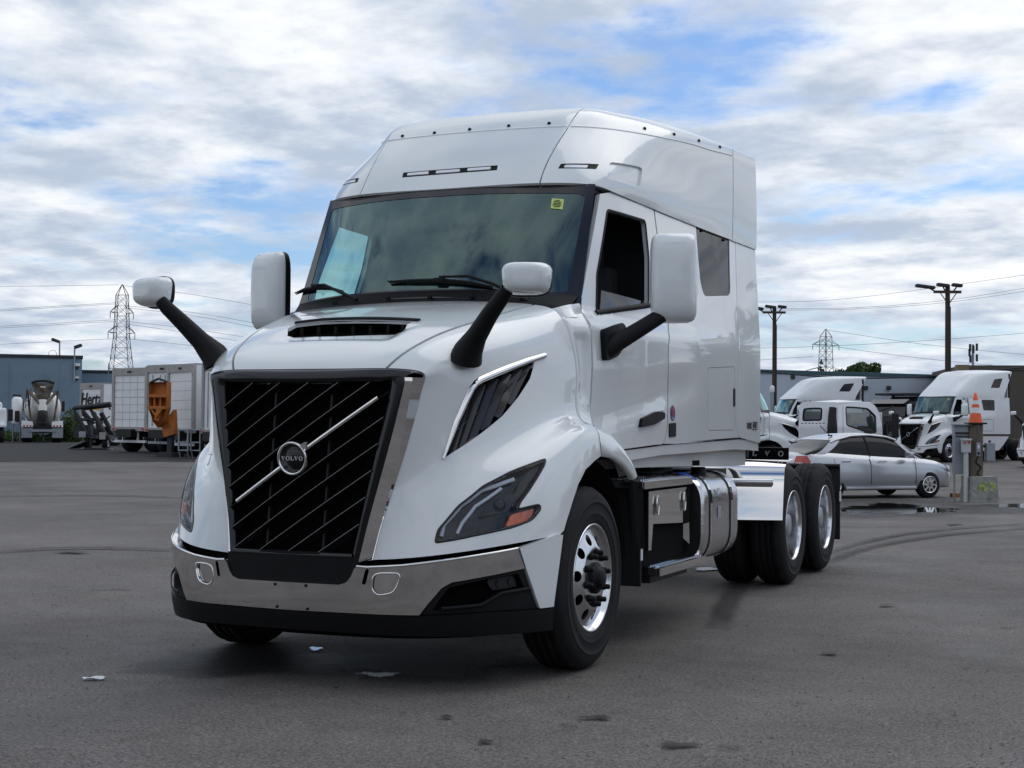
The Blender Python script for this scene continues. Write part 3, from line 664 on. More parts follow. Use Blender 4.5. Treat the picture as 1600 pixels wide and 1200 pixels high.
    sec = np.array(sec); tl = np.array([[smooth_loop(sec[:, i], 4, False)] for i in range(7)])[:, 0]
    rows = [[tuple(tl[i, k]) for i in range(7)]+[tuple(tl[6, k]-np.array([.03, 0, 0]))] for k in range(tl.shape[1])]
    ft = MB().grid(rows, True).build('fender_tail', 'paint', TRUCK, recalc=True); mirrored(ft)
    # rear wall of the cab
    MB().box((0, 3.63, 2.3), (2.26, .05, 2.1)).build('rear_wall', 'paint', TRUCK)
    MB().box((0, 3.635, 3.1), (2.2, .05, .70)).build('rear_wall', 'paint', TRUCK)
    # --- windscreen
    wpan = panel('windscreen', WS, round_poly([(-.935, .045), (.935, .045), (.955, .93), (-.955, .93)], .05), 'glass', TRUCK, h=.05, thick=.005)
    inn = round_poly([(-.93, .05), (.93, .05), (.95, .925), (-.95, .925)], .05)
    panel('windscreen_border', WS, [(-1.012, -.03), (1.012, -.03), (1.0, 1.02), (-1.0, 1.02)], 'frit', wpan, [inn], h=.04, off=.003, thick=.03)
    # sticker on the glass
    st = WS.trace([(862.5, 310.5), (881, 312), (879, 328), (860.5, 326)], (.8, .9)); so_ = panel('sticker', WS, st, mat('sticker', (.62, .72, .22), .6, noise=.08, nscale=60), wpan, h=.05, off=.005, thick=.002)
    P0 = WS.eval(*np.mean(st, 0))[0]; e1 = WS.eval(*st[1])[0]-WS.eval(*st[0])[0]; e2 = WS.eval(*st[0])[0]-WS.eval(*st[3])[0]; ww = np.linalg.norm(e1); e1 /= ww; e2 /= np.linalg.norm(e2)
    nn = np.cross(e1, e2)
    for k, w in enumerate((.5, .8, .7, .85, .6)):
        c_ = P0+e2*(.022-.011*k)+nn*.009; MB().prism([c_-e1*ww*w*.45-e2*.002, c_+e1*ww*w*.42-e2*.002, c_+e1*ww*w*.42+e2*.002, c_-e1*ww*w*.45+e2*.002], nn*.001).build('printed_line', 'black', so_)
    # cowl
    us = np.linspace(-1.0, 1.0, 31); top = WS.eval(us, np.full(31, .03)); vv = np.interp(us, [-1, -.8, 0, .8, 1], [7.2, 8, 10, 12, 12.8]); bot = HOOD.eval(np.full(31, 6.), vv)
    rows = [top+[0, .02, .01], top+[0, -.012, .006], top*.6+bot*.4+[0, 0, -.022], bot+[0, .015, -.006], bot+[0, .02, -.06]]
    cw = MB().grid([[tuple(q) for q in r] for r in rows], True).build('cowl', 'plastic', TRUCK, recalc=True)
    for x in (-.62, -.2, .1, .38, .72):
        q = (WS.eval(x, .0)[0]+np.array([0, -.03, -.012])); MB().box(q, (.028, .018, .02), bev=.004).build('cowl_clip', 'plastic', cw)
    return fair, dr, wpan
WIN_PX = [(949, 327.5), (1008, 345), (1013.5, 402), (1013.5, 475), (932.5, 487.5), (932.5, 428)]
FAIR, DOOR, WPAN = build_cab()
def build_interior():
    inn = MB().box((0, 1.75, 1.9), (1.9, .04, 1.9)).build('bulkhead', 'interior', TRUCK)
    MB().box((0, 1.0, 1.12), (1.9, 1.6, .06)).build('cab_floor', 'interior', TRUCK)
    d = MB(); rows = []
    for y, z in ((.20, 2.02), (.30, 2.10), (.55, 2.10), (.68, 2.03), (.72, 1.7), (.70, 1.2)): rows.append([(x, y+.1*abs(x)**2, z) for x in np.linspace(-.93, .93, 9)])
    d.grid(rows, True); d.build('dashboard', 'interior', TRUCK)
    MB().box((0, 1.2, 2.82), (1.8, 1.1, .03)).build('headliner', mat('headliner', (.16, .17, .17), .9, noise=.1), TRUCK)
    for s in (1, -1):
        st = MB().box((s*.55, 1.2, 1.62), (.5, .5, .16), bev=.05).build('seat', 'interior', TRUCK)
        MB().box((s*.55, 1.46, 2.05), (.48, .15, .75), Matrix.Rotation(-.15, 3, 'X'), bev=.06).build('backrest', 'interior', st)
        MB().box((s*.55, 1.50, 2.50), (.28, .11, .18), bev=.04).build('headrest', 'interior', st)
        MB().box((s*.55, 1.2, 1.35), (.3, .3, .42)).build('pedestal', 'interior', st)
    sw = MB(); c = Vector((.55, .78, 2.05)); ax = Vector((0, -.75, .66)).normalized(); a = Vector((1, 0, 0)); b = ax.cross(a)
    sw.tube([c+(a*math.cos(t)+b*math.sin(t))*.22 for t in np.linspace(0, 2*math.pi, 25)], .014, 8, cap=False); sw.tube([c-a*.21, c+a*.21], .016, 6); sw.tube([c, c-ax*.3], .03, 8)
    sw.build('steering_wheel', 'interior', TRUCK)
build_interior()
# ================================================================== nose: grille, bumper, lamps
def _gr(u, v): return np.stack([u, -1.168-.085*(1.585-v)/.885+.14*u*u, v], 1)
GR = FSurf(_gr, (1, 1), 1)
def gi(z): return np.interp(z, [.66, .70, 1.0, 1.3, 1.52, 1.57, 1.60], [.352, .362, .418, .472, .508, .512, .50])    # half width of the mesh opening
def build_grille():
    zs = np.linspace(.70, 1.575, 12); op = [(gi(z), z) for z in zs]; outl = round_poly([(-x, z) for x, z in op[::-1]]+op, .02, 2)
    gr = panel('grille', GR, [(x*1.02, z) for x, z in outl], 'void', TRUCK, h=.08, off=-.075, thick=0)
    # dark surround: from hood edge and side trims in to the mesh
    zo = np.linspace(.655, 1.60, 60); rows = []
    fu = HOOD.eval(np.zeros(60), np.linspace(12, 20, 60)); o_ = np.argsort(fu[:, 2])
    F = lambda z: np.stack([np.interp(z, fu[o_, 2], fu[o_, k]) for k in range(3)], -1)
    inner = np.stack([gi(zo), *GR.eval(gi(zo), zo).T[1:]], 1); outer = F(zo)
    # bright side trims: outer flat facet and inner facet meeting in a ridge
    t = np.clip((zo-.86)/(1.58-.86), 0, 1); lo = np.clip((.86-zo)/.2, 0, 1)
    ii = inner+(outer-inner)*(.40+.14*t[:, None])+np.array([0, -1, 0])*(.012+.030*t[:, None]); rg = ii*(t[:, None]*.72)+outer*(1-t[:, None]*.72)+np.array([0, -1, 0])*(.012+.010*t[:, None]); rg[:, 0] -= .004; rg[:, 1] = outer[:, 1]-.004-.030*t
    of = outer+np.array([0, -.004, 0])
    tr = MB(); tr.grid([[tuple(a), tuple(r)] for a, r in zip(ii, rg)], True); tr.grid([[tuple(r), tuple(b)] for r, b in zip(rg, of)], True); tr.grid([[tuple(b), tuple(b+np.array([0, .03, 0]))] for b in of], True)
    to = tr.build('side_trim', 'chrome', gr, recalc=True); mirrored(to)
    for s in (1, -1):
        q = np.array([s, 1, 1]); a = inner*q; b = (ii+np.array([0, .004, 0]))*q
        fr = MB().grid([[tuple(x+np.array([0, .08, 0])), tuple(x), tuple(x*.5+y*.5+np.array([0, -.008, 0])), tuple(y)] for x, y in zip(a, b)], True).build('grille_frame', 'plastic_gloss', gr, recalc=True)
    # top band
    us = np.linspace(-1, 1, 41); vv = 10+us*3.05; top = HOOD.eval(np.zeros(41), vv)+np.array([0, -.006, -.004]); xin = us*.512
    low = GR.eval(xin, np.full(41, 1.575)); corner = np.clip((np.abs(us)-.85)/.15, 0, 1)[:, None]
    low = low*(1-corner)+(low+np.array([0, .02, 0])+np.stack([np.sign(us)*.05, 0*us, 0*us+.012], 1))*corner
    m1 = top*.72+low*.28+np.array([0, -.022, .012]); m2 = top*.25+low*.75+np.array([0, -.020, .006])
    rows = [top+np.array([0, .05, 0]), top, m1, m2, low, low+np.array([0, .08, 0])]
    MB().grid([[tuple(q) for q in r] for r in rows], True).build('grille_band', 'plastic_gloss', gr, recalc=True)
    # bottom bar
    xs = np.linspace(-.36, .36, 13); lowr = GR.eval(xs, np.full(13, .70)); MB().grid([[tuple(q+np.array(o)) for q in lowr] for o in ((0, .08, .006), (0, -.004, .004), (0, -.012, -.012), (0, -.004, -.035), (0, .06, -.05))], True).build('grille_frame', 'plastic_gloss', gr, recalc=True)
    # slats run diagonally; each one is a blade clipped to the opening
    p0 = np.array(GR.uv(359, 793, (-.3, .9))); p1 = np.array(GR.uv(597, 618, (.4, 1.5))); d = (p1-p0)/np.linalg.norm(p1-p0); nrm = np.array([-d[1], d[0]])
    poly = [(-gi(z)+.004, z) for z in zs[::-1]]+[(gi(z)-.004, z) for z in zs]
    def clip(c):
        ts = []
        for i in range(len(poly)):
            a, b = np.array(poly[i]), np.array(poly[(i+1) % len(poly)]); e = b-a; den = d[0]*e[1]-d[1]*e[0]
            if abs(den) < 1e-9: continue
            w = a-c; t = (w[0]*e[1]-w[1]*e[0])/den; s = (w[0]*d[1]-w[1]*d[0])/den
            if -1e-9 <= s <= 1: ts.append(t)
        return (min(ts), max(ts)) if len(ts) > 1 else None
    pc = (p0+p1)/2; pitch = .0985
    for k in range(-7, 8):
        c = pc+nrm*pitch*k; r = clip(c)
        if r is None or r[1]-r[0] < .08: continue
        n = max(3, int((r[1]-r[0])/.06)); ts = np.linspace(*r, n); rows = []
        for t in ts:
            q = c+d*t; P = GR.eval(*q)[0]; up = np.array([nrm[0], 0, nrm[1]])
            rows.append([tuple(P+up*a+np.array([0, b, 0])) for a, b in ((-.034, .050), (-.004, .004), (.001, 0.), (.005, .004), (.006, .012), (-.024, .056))])
        MB().grid(rows, False).build('grille_slat', 'plastic_gloss', gr, recalc=True)
        if k == 0: continue
        rows = []
        for t in ts: P = GR.eval(*(c+d*t))[0]; up = np.array([nrm[0], 0, nrm[1]]); rows.append([tuple(P+up*a+np.array([0, b, 0])) for a, b in ((-.0014, -.0005), (.0, -.0028), (.0014, -.0005))])
        MB().grid(rows, True).build('slat_highlight', 'slat_highlight', gr, recalc=True)  # thin pale metal line: the slat's edge highlight put in as colour
    for x in (-.17, .17): MB().box((x, -1.155, 1.14), (.012, .03, .88), Matrix.Rotation(-.09, 3, 'X')).build('grille_post', 'black', gr)
    # bright diagonal bar and round badge
    bar = [];
    for t in np.linspace(*clip(pc), 20): P = GR.eval(*(pc+d*t))[0]; up = np.array([nrm[0], 0, nrm[1]]); bar.append([tuple(P+up*a+np.array([0, b, 0])) for a, b in ((-.011, .0), (-.009, -.013), (.0, -.019), (.009, -.013), (.011, .0))])
    bar = bar[1:-1]; MB().grid(bar, False).build('grille_bar', 'chrome', gr, recalc=True)
    e = GR.uv(461.5, 716, (0, 1.2)); ec = GR.eval(*e)[0]+np.array([0, -.026, 0]); tilt = Matrix.Rotation(.095, 3, 'X')
    def place(mb, name, m, par):
        me = mb.mesh(name)
        for v in me.vertices: v.co = Vector(ec)+tilt@v.co
        bm = bmesh.new(); bm.from_mesh(me); bmesh.ops.recalc_face_normals(bm, faces=bm.faces); bm.to_mesh(me); bm.free()
        return link(name, me, m, par)
    R = .089
    ring = place(MB().lathe([(R-.016, .01), (R-.016, -.006), (R-.010, -.014), (R-.004, -.014), (R, -.006), (R, .02)], 'Y', n=40), 'badge_ring', 'chrome', gr)
    place(MB().lathe([(.0001, -.004), (R-.014, -.004), (R-.014, .012)], 'Y', n=32), 'badge_disc', 'plastic_gloss', ring)
    place(MB().prism([(R*.62, -.006, R*.82), (R*.95, -.006, R*.98), (R*1.08, -.006, R*.98), (R*1.06, -.006, R*.55), (R*.86, -.006, R*.58)], (0, -.008, 0)), 'badge_arrow', 'chrome', ring)
    MB().box(Vector(ec)+Vector((0, .03, 0)), (.05, .04, .05)).build('badge_mount', 'plastic', ring)
    ey = tilt@Vector((0, 0, 1)); letters('badge_lettering', 'VOLVO', Vector(ec)+Vector((0, -.005, 0)), (1, 0, 0), ey, .022, 'letter', ring, gap=.16, lift=.003, width=.130)
    return gr
GRILLE = build_grille()
def build_bumper():
    half = [(530, 913.8), (541, 910), (548, 901), (553, 889), (557, 885), (573, 886.6), (628, 884), (700, 875), (760, 866), (809, 857), (820, 888), (752, 902), (706, 910), (690, 919), (670, 942), (655, 961.5), (600, 960.5), (540, 957.5)]
    h = bv(half, (.3, .55)); zc0 = BUMP.uv(474, 910.8, (0, .55))[1]; zc1 = BUMP.uv(477, 954.5, (0, .4))[1]
    outl = [(0, zc0)]+h+[(0, zc1)]+bmir(h)
    cov = round_poly(bv([(583, 899), (594, 895.5), (624, 896), (624, 908), (615, 927), (589, 930.5), (580, 921)], (.55, .55)), .03, 3)
    slot = round_poly(bv([(571, 889), (577, 889), (571, 914), (565, 913)], (.45, .58)), .01, 2)
    bp = panel('bumper', BUMP, outl, 'bumper_chrome', TRUCK, [cov, bmir(cov), slot, bmir(slot)], h=.03, thick=.05)
    for l in (cov, bmir(cov)):
        panel('tow_cover', BUMP, l, 'chrome', bp, h=.03, off=-.010, thick=0.01)
        strip('tow_cover_edge', BUMP, l, .010, 'chrome', bp, off=.004, closed=True, h=.012)
    for l in (slot, bmir(slot)): panel('bumper_slot', BUMP, l, 'void', bp, h=.03, off=-.02, thick=0)
    # bright rolled upper lip
    lip = h[4:10]; o = strip('bumper_lip', BUMP, lip, .014, 'chrome', bp, off=.006, h=.03); mirrored(o)
    for p in [(430, 912.5), (478, 915), (433, 947.5), (480.5, 951.5)]:
        q = BUMP.eval(*BUMP.uv(*p, (0, .45)))[0]; MB().lathe([(.0001, -.008), (.006, -.007), (.0085, -.002), (.0085, .006)], 'Y', q, 10).build('rivet', 'plastic', bp)
    # white bumper ends
    we = bv([(812.5, 856.5), (845, 845), (871, 834.5), (880, 836), (873, 890), (865.5, 948), (844, 950.5), (823, 890)], (1.2, .6))
    o = panel('bumper_end', BUMP, we, 'paint', TRUCK, h=.04, thick=.04); mirrored(o)
    # fog lamp bays
    bay = bv([(820, 890), (752, 904), (706, 912), (691, 921), (671, 943), (657, 962), (700, 960), (770, 955.5), (842, 951)], (1.1, .5))
    hol = bv([(702, 919), (730, 912), (762, 905.5), (812, 896.5), (821, 918), (784, 926), (768, 938), (751, 949), (676, 955), (688, 936)], (1., .5))
    b = panel('fog_lamp_bay', BUMP, bay, 'plastic', TRUCK, [hol], h=.03, off=-.012, thick=.03)
    panel('bay_back', BUMP, [(a*1.0, z) for a, z in hol], 'black', b, h=.04, off=-.10, thick=0); 
    pr = np.array(hol); P0 = BUMP.eval(pr[:, 0], pr[:, 1]); N0 = BUMP.nrm(pr[:, 0], pr[:, 1]); k = len(pr); MB().add(np.concatenate([P0-N0*.012, P0-N0*.10]), [(i, (i+1) % k, k+(i+1) % k, k+i) for i in range(k)]).build('bay_wall', 'plastic', b, recalc=True)
    fl = round_poly(bv([(766, 908), (811, 899.5), (818, 917), (775, 924.5)], (1.05, .5)), .02, 3); lp = panel('fog_lamp', BUMP, fl, 'lamp_bowl', b, h=.03, off=-.045, thick=.04)
    for p in [(787, 913), (806, 910)]:
        q = BUMP.eval(*BUMP.uv(*p, (1.05, .5)))[0]-.04*BUMP.nrm(*BUMP.uv(*p, (1.05, .5)))[0]; n = BUMP.nrm(*BUMP.uv(*p, (1.05, .5)))[0]
        MB().tube([q-n*.02, q+n*.002], [.018, .021], 12).build('fog_lens', 'led' if False else 'lamp_bowl', lp)
    strip('bay_ledge', BUMP, bv([(690, 951.5), (752, 946), (784, 927.5), (828, 919.5)], (.9, .4)), .02, 'plastic', b, height=.006)
    mirrored(b)
    # black lower valance
    low = bv([(540, 959), (600, 962), (655, 963.5), (700, 961.5), (770, 957), (843, 952.5), (865, 950.5), (863, 984), (800, 990), (700, 994), (600, 992), (540, 988)], (.5, .35)); z0 = BUMP.uv(477, 956, (0, .4))[1]; z1 = BUMP.uv(477, 983.5, (0, .3))[1]
    panel('valance', BUMP, [(0, z0)]+low+[(0, z1)]+bmir(low), 'plastic', TRUCK, h=.04, off=.006, thick=.12)
    # black centre insert between grille and bumper
    ins = [(0, zc0-.01)]+[(a-.004, z-.004) for a, z in h[:5]]; zt = .705; x1 = ins[-1][0]
    ins = ins+[(x1, zt-.02), (.20, zt-.02), (.17, zt), (0, zt)]
    panel('bumper_insert', BUMP, ins+bmir(ins)[1:-1], 'plastic', TRUCK, h=.04, off=-.02, thick=.06)
    # dark air gap behind the bumper's upper edge
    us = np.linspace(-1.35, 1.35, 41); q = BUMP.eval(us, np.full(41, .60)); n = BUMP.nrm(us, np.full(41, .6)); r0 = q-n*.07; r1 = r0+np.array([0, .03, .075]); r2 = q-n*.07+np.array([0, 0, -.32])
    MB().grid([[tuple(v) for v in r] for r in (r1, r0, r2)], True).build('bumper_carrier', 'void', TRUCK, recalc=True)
    return bp
BUMPER = build_bumper()
def build_lamps():
    c0 = np.mean(LAMP_UV, 0); lu = np.array(LAMP_UV); P0 = HOOD.eval(lu[:, 0], lu[:, 1]); N0 = HOOD.nrm(lu[:, 0], lu[:, 1]); k = len(lu)
    tr = MB().add(np.concatenate([P0-N0*.003, P0-N0*.06]), [(i, (i+1) % k, k+(i+1) % k, k+i) for i in range(k)]).build('headlamp', 'plastic', TRUCK, recalc=True)
    panel('lamp_back', HOOD, LAMP_UV, 'lamp_bowl', tr, h=.03, off=-.055, thick=0)
    panel('lamp_cover', HOOD, LAMP_UV, 'lens', tr, h=.02, off=.001, thick=0)
    strip('lamp_seal', HOOD, LAMP_UV, .012, 'plastic_gloss', tr, off=.003, closed=True, h=.012)
    def guide(pix, w, m, dep):
        q = [HOOD.uv(*p, c0) for p in pix]; strip('light_guide', HOOD, q, w, m, tr, height=-dep, prof=((-.5, 1.15), (-.4, .85), (.4, .85), (.5, 1.15)))
    guide([(690, 836), (694, 818), (722, 787), (754, 762), (806, 744)], .022, 'led', .03)
    guide([(716, 832), (724, 815), (745, 788), (786, 759)], .018, 'led', .03)
    def block(pix, m, dep, nm, th=.02):
        l = [HOOD.uv(*p, c0) for p in pix]; return panel(nm, HOOD, round_poly(l, .03), m, tr, h=.02, off=-dep, thick=th)
    block([(752, 806), (798, 798), (811, 768), (774, 775)], 'lamp_bowl', .028, 'projector_housing', .03)
    pu = HOOD.uv(783, 787, c0); pc = HOOD.eval(*pu)[0]; n = HOOD.nrm(*pu)[0]; MB().tube([pc-n*.05, pc-n*.022, pc-n*.014], [.034, .034, .018], 16).build('projector', 'lamp_bowl', tr)
    block([(700, 842), (708, 829), (770, 814), (796, 806), (788, 822), (745, 833)], 'plastic_gloss', .03, 'lower_reflector')
    block([(792, 823), (800, 804), (837, 794.5), (833, 806), (823, 815)], 'amber', .012, 'turn_signal')
    block([(812, 800), (816, 789), (846, 731), (850, 722), (830, 731), (815, 750), (800, 784)], 'plastic_gloss', .03, 'upper_reflector')
    mirrored(tr)
build_lamps()
# ================================================================== wheels, frame, tanks
mat('tyre', (.011, .011, .012), .78, noise=.3, nscale=7, bump=.1, bscale=120, spec=.3)
def tyre_mesh(w=.28, R=.51, lugs=False, n=96):
    """w wide, outer face at x=0 and the rest towards -x"""
    prof = [(.292, -.022), (.305, -.006), (.335, .0), (.352, .001), (.356, .0045), (.362, .0045), (.366, .002), (.40, .006), (.418, .006), (.421, .009), (.427, .009), (.430, .006), (.44, .004), (.462, -.003), (.478, -.012), (.492, -.026), (.500, -.040)]
    tread = [(.506, -.046), (R, -.052), (R, -.085), (R-.013, -.087), (R-.013, -.097), (R, -.099), (R, -.130), (R-.013, -.132), (R-.013, -.148), (R, -.150), (R, -.181), (R-.013, -.183), (R-.013, -.193), (R, -.195), (R, -.228), (.506, -.234)]
    full = prof+tread+[(r, -w-h) for r, h in prof[::-1]]; t0, t1 = len(prof), len(prof)+len(tread); rows = []
    for i, (r, h) in enumerate(full):
        row = []
        for k in range(n):
            rr = r; ph = (k+(2 if i > (t0+t1)//2 else 0)) % 6
            if lugs and t0-2 <= i < t1+2 and ph == 0: rr = min(r, R-.011)
            elif not lugs and t0 <= i < t1 and k % 4 == 0 and i in (t0, t0+1, t1-1, t1-2): rr = r-.005
            a = 2*math.pi*k/n; row.append((h, rr*math.cos(a), rr*math.sin(a)))
        rows.append(row)
    mb = MB(); mb.grid(rows, True, closed=True, flip=True); return mb
def wheel_disc(prof, holes, r_out, h=.014, nh=10, rh=.215, hr=.031):
    rs, xs = zip(*prof)
    S = FSurf(lambda u, v: np.stack([np.interp(np.hypot(u, v), rs, xs), u, v], 1), (1, 1), 1)
    circ = lambda cx, cy, r, n: [(cx+r*math.cos(2*math.pi*i/n), cy+r*math.sin(2*math.pi*i/n)) for i in range(n)]
    hl = [circ(rh*math.cos(2*math.pi*(i+.5)/nh), rh*math.sin(2*math.pi*(i+.5)/nh), hr, 14) for i in range(nh)] if holes else []
    o = panel('wheel_disc', S, circ(0, 0, r_out, 48), 'wheel_alu', None, hl, h=h, thick=.02); return o
PF = sorted([(0, .004), (.10, .004), (.165, .004), (.182, -.002), (.205, -.012), (.235, -.026), (.258, -.034), (.272, -.036)])
PR = sorted([(0, -.165), (.10, -.165), (.165, -.165), (.20, -.17), (.24, -.18), (.275, -.185)])
def wheel_parts(front):
    """wheel centred on the origin, outer face at x=0"""
    root = thing('wheel', '', 'wheel'); del root['label']; del root['category']
    tyre_mesh(lugs=not front).build('tyre', 'tyre', root)
    if front:
        MB().lathe([(.305, -.012), (.303, -.004), (.297, -.002), (.290, -.008), (.284, -.022), (.278, -.033), (.266, -.037)], 'X', n=64).build('rim', 'wheel_alu', root, recalc=True)
        d = wheel_disc(PF, True, .272); d.parent = root
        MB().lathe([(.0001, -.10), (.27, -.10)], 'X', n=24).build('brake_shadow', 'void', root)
        MB().lathe([(.088, .0), (.088, .018), (.08, .028), (.064, .032), (.058, .04), (.054, .052), (.045, .058), (.0001, .060)], 'X', n=28).build('hub', 'plastic', root)
        nut = MB().lathe([(.021, .0), (.020, .012), (.0155, .016), (.015, .036), (.012, .041), (.0001, .043)], 'X', n=12).mesh('lug_nut')
        nut.materials.append(MATS['plastic'])
        for i in range(10):
            a = 2*math.pi*i/10; o = bpy.data.objects.new('lug_nut', nut); COL.objects.link(o); o.parent = root; o.location = (.006, .1425*math.cos(a), .1425*math.sin(a))
    else:
        MB().lathe([(.305, -.012), (.303, -.004), (.297, -.002), (.290, -.008), (.284, -.03), (.282, -.06), (.276, -.185)], 'X', n=64).build('rim', 'wheel_alu', root, recalc=True)
        d = wheel_disc(PR, True, .276); d.parent = root
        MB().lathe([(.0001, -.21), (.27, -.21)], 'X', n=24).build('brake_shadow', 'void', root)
        MB().lathe([(.105, -.165), (.105, -.10), (.095, -.055), (.088, -.045), (.0001, -.043)], 'X', n=28).build('hub', 'grey_metal', root, recalc=True)
        nut = MB().lathe([(.019, .0), (.019, .03), (.014, .036), (.0001, .037)], 'X', n=10).mesh('lug_nut'); nut.materials.append(MATS['alu'])
        for i in range(10):
            a = 2*math.pi*i/10; o = bpy.data.objects.new('lug_nut', nut); COL.objects.link(o); o.parent = root; o.location = (-.165, .1425*math.cos(a), .1425*math.sin(a))
    return root
def build_wheels():
    wf = wheel_parts(True); wr = wheel_parts(False)
    def put(src, x, y, flip, inner=False):
        r = src.copy(); COL.objects.link(r); r.parent = TRUCK; r.location = (x, y, .51); r.rotation_euler = (random.random()*.6, 0, math.pi if flip else 0)
        for ch in src.children:
            if inner and ch.name.split('.')[0] != 'tyre': continue
            c = ch.copy(); COL.objects.link(c); c.parent = r
    put(wf, 1.2, 0, False); put(wf, -1.2, 0, True)
    for y in (4.95, 6.27):
        for s in (1, -1): put(wr, s*1.2, y, s < 0); put(wr, s*.86, y, s < 0, True)
    for w in (wf, wr):
        for ch in list(w.children): bpy.data.objects.remove(ch)
        bpy.data.objects.remove(w)
build_wheels()
def build_chassis():
    for s in (1, -1): MB().box((s*.43, 3.05, .88), (.09, 8.0, .27), bev=.01).build('frame_rail', 'black', TRUCK)
    for y in (-.6, .9, 2.0, 3.4, 4.3, 5.6, 6.9): MB().box((0, y, .88), (.8, .12, .2)).build('crossmember', 'black', TRUCK)
    MB().box((0, .0, 1.0), (.85, 1.9, .9), bev=.08).build('engine', 'void', TRUCK)
    MB().box((0, 2.2, .98), (1.9, 2.9, .10)).build('cab_underside', 'black', TRUCK)
    MB().tube([(-1.0, 0, .48), (-.7, 0, .44), (.7, 0, .44), (1.0, 0, .48)], .06, 10).build('front_axle', 'black', TRUCK)
    for y in (4.95, 6.27):
        MB().tube([(-.9, y, .51), (.9, y, .51)], .08, 12).build('drive_axle', 'black', TRUCK); MB().lathe([(.02, -.22), (.17, -.12), (.21, 0), (.17, .12), (.02, .22)], 'Y', (0, y, .51), 16).build('differential', 'black', TRUCK)
    # fifth wheel plate behind the cab
    MB().prism([(-.45, 5.2, 1.14), (.45, 5.2, 1.14), (.47, 5.7, 1.14), (.25, 6.2, 1.12), (.08, 5.85, 1.13), (-.08, 5.85, 1.13), (-.25, 6.2, 1.12), (-.47, 5.7, 1.14)], (0, 0, .05)).build('fifth_wheel', 'black', TRUCK)
    for s in (1, -1):
        # wheel-arch liners
        rows = []
        for a in np.linspace(-.12, math.pi*.98, 18): rows.append([(s*x, -math.cos(a)*.60+.02, .53+math.sin(a)*.635) for x in (.62, .9, 1.17)])
        MB().grid(rows, True).build('arch_liner', 'black', TRUCK, recalc=True)
        MB().box((s*.62, .02, .9), (.02, 1.2, .75)).build('arch_liner', 'black', TRUCK)
        # mud flap behind the steer tyre
        f = MB().box((s*.93, 1.0, .69), (.42, .025, .66), bev=.01).build('mud_flap', 'rubber', TRUCK)
        MB().prism([(s*1.10, .93, 1.02), (s*1.165, .95, 1.01), (s*1.165, 1.0, .60), (s*1.12, 1.02, .40), (s*1.10, 1.02, .40)], (-s*.02, 0, 0)).build('flap_edge', 'rubber', f)
        MB().box((s*1.165, .93, .565), (.006, .03, .07)).build('reflector', 'led', f)
        # step box
        b = MB().box((s*.93, 1.52, .72), (.34, .98, .5)).build('battery_box', 'void', TRUCK)
        tr = MB().box((s*1.02, 1.46, .994), (.30, 1.03, .05), bev=.006).build('step_plate', 'brushed', b)
        MB().box((s*1.172, 1.46, .992), (.008, 1.03, .046)).build('step_edge', 'chrome', tr)
        def teeth(par, x0, x1, y0, y1, z, nx, ny, ph=0):
            t = MB()
            for i in range(nx):
                for k in range(ny):
                    x = x0+(x1-x0)*(i+.5)/nx; y = y0+(y1-y0)*(k+.5+(.25 if i % 2 else -.25))/ny; t.add([(x-.010, y-.012, z), (x+.010, y-.012, z), (x+.010, y+.012, z), (x-.010, y+.012, z), (x, y, z+.012)], [(0, 1, 4), (1, 2, 4), (2, 3, 4), (3, 0, 4)])
            o = t.build('step_grip', 'alu', par); o['kind'] = 'stuff'
        teeth(tr, s*.90, s*1.165, .96, 1.97, 1.019, 5, 22)
        lo = MB().box((s*1.07, 1.68, .437), (.27, 1.03, .05), bev=.006).build('step_plate', 'brushed', b)
        MB().box((s*1.207, 1.68, .437), (.006, 1.03, .05)).build('step_edge', 'chrome', lo); MB().box((s*1.07, 1.162, .437), (.27, .006, .05)).build('step_edge', 'chrome', lo)
        teeth(lo, s*.95, s*1.2, 1.18, 2.18, .463, 5, 22)
        MB().box((s*.98, 1.6, .385), (.3, .8, .05)).build('step_bracket', 'black', lo)
        # polished cover with leg and gusset
        c = MB().prism([(s*1.13, 1.17, .945), (s*1.13, 2.06, .945), (s*1.13, 2.045, .70), (s*1.13, 1.26, .735), (s*1.13, 1.225, .57), (s*1.13, 1.17, .57)], (-s*.02, 0, 0)).build('box_cover', 'chrome', b, recalc=True)
        MB().prism([(s*1.13, 2.05, .70), (s*1.13, 2.06, .55), (s*1.04, 1.95, .66), (s*1.02, 1.72, .655)], (-s*.012, .004, .004)).build('cover_gusset', 'chrome', c, recalc=True)
        for y in (1.32, 1.90):
            l = MB(); l.tube([(s*1.142, y+.022*math.cos(a), .85+.062*math.sin(a)*(1 if abs(math.sin(a)) < .8 else 1)) for a in np.linspace(0, 2*math.pi, 17)], .006, 6, cap=False); l.box((s*1.138, y, .85), (.012, .02, .09)); l.build('box_latch', 'chrome', c)
        MB().lathe([(.0001, 1.10), (.09, 1.11), (.10, 1.13), (.10, 1.80), (.09, 1.82), (.0001, 1.83)], 'Y', (s*1.0, 0, .56), 24).build('air_tank', mat('tank_grey', (.42, .43, .45), .4, noise=.06), b, recalc=True)
        MB().box((s*1.05, 1.62, .67), (.06, .08, .06)).build('valve', 'grey_metal', b)
        # fuel tank: rounded section, straps, filler
        sec = round_poly([(.56, .40), (1.205, .40), (1.205, 1.03), (.56, 1.03)], .21, 8)
        def ring(y, sc): return [(s*(.8825+(x-.8825)*sc), y, .715+(z-.715)*sc) for x, z in sec]
        fy = [(2.12, .80), (2.13, .90), (2.15, .96), (2.18, .99), (2.21, 1), (3.03, 1), (3.06, .99), (3.09, .95), (3.10, .85)]
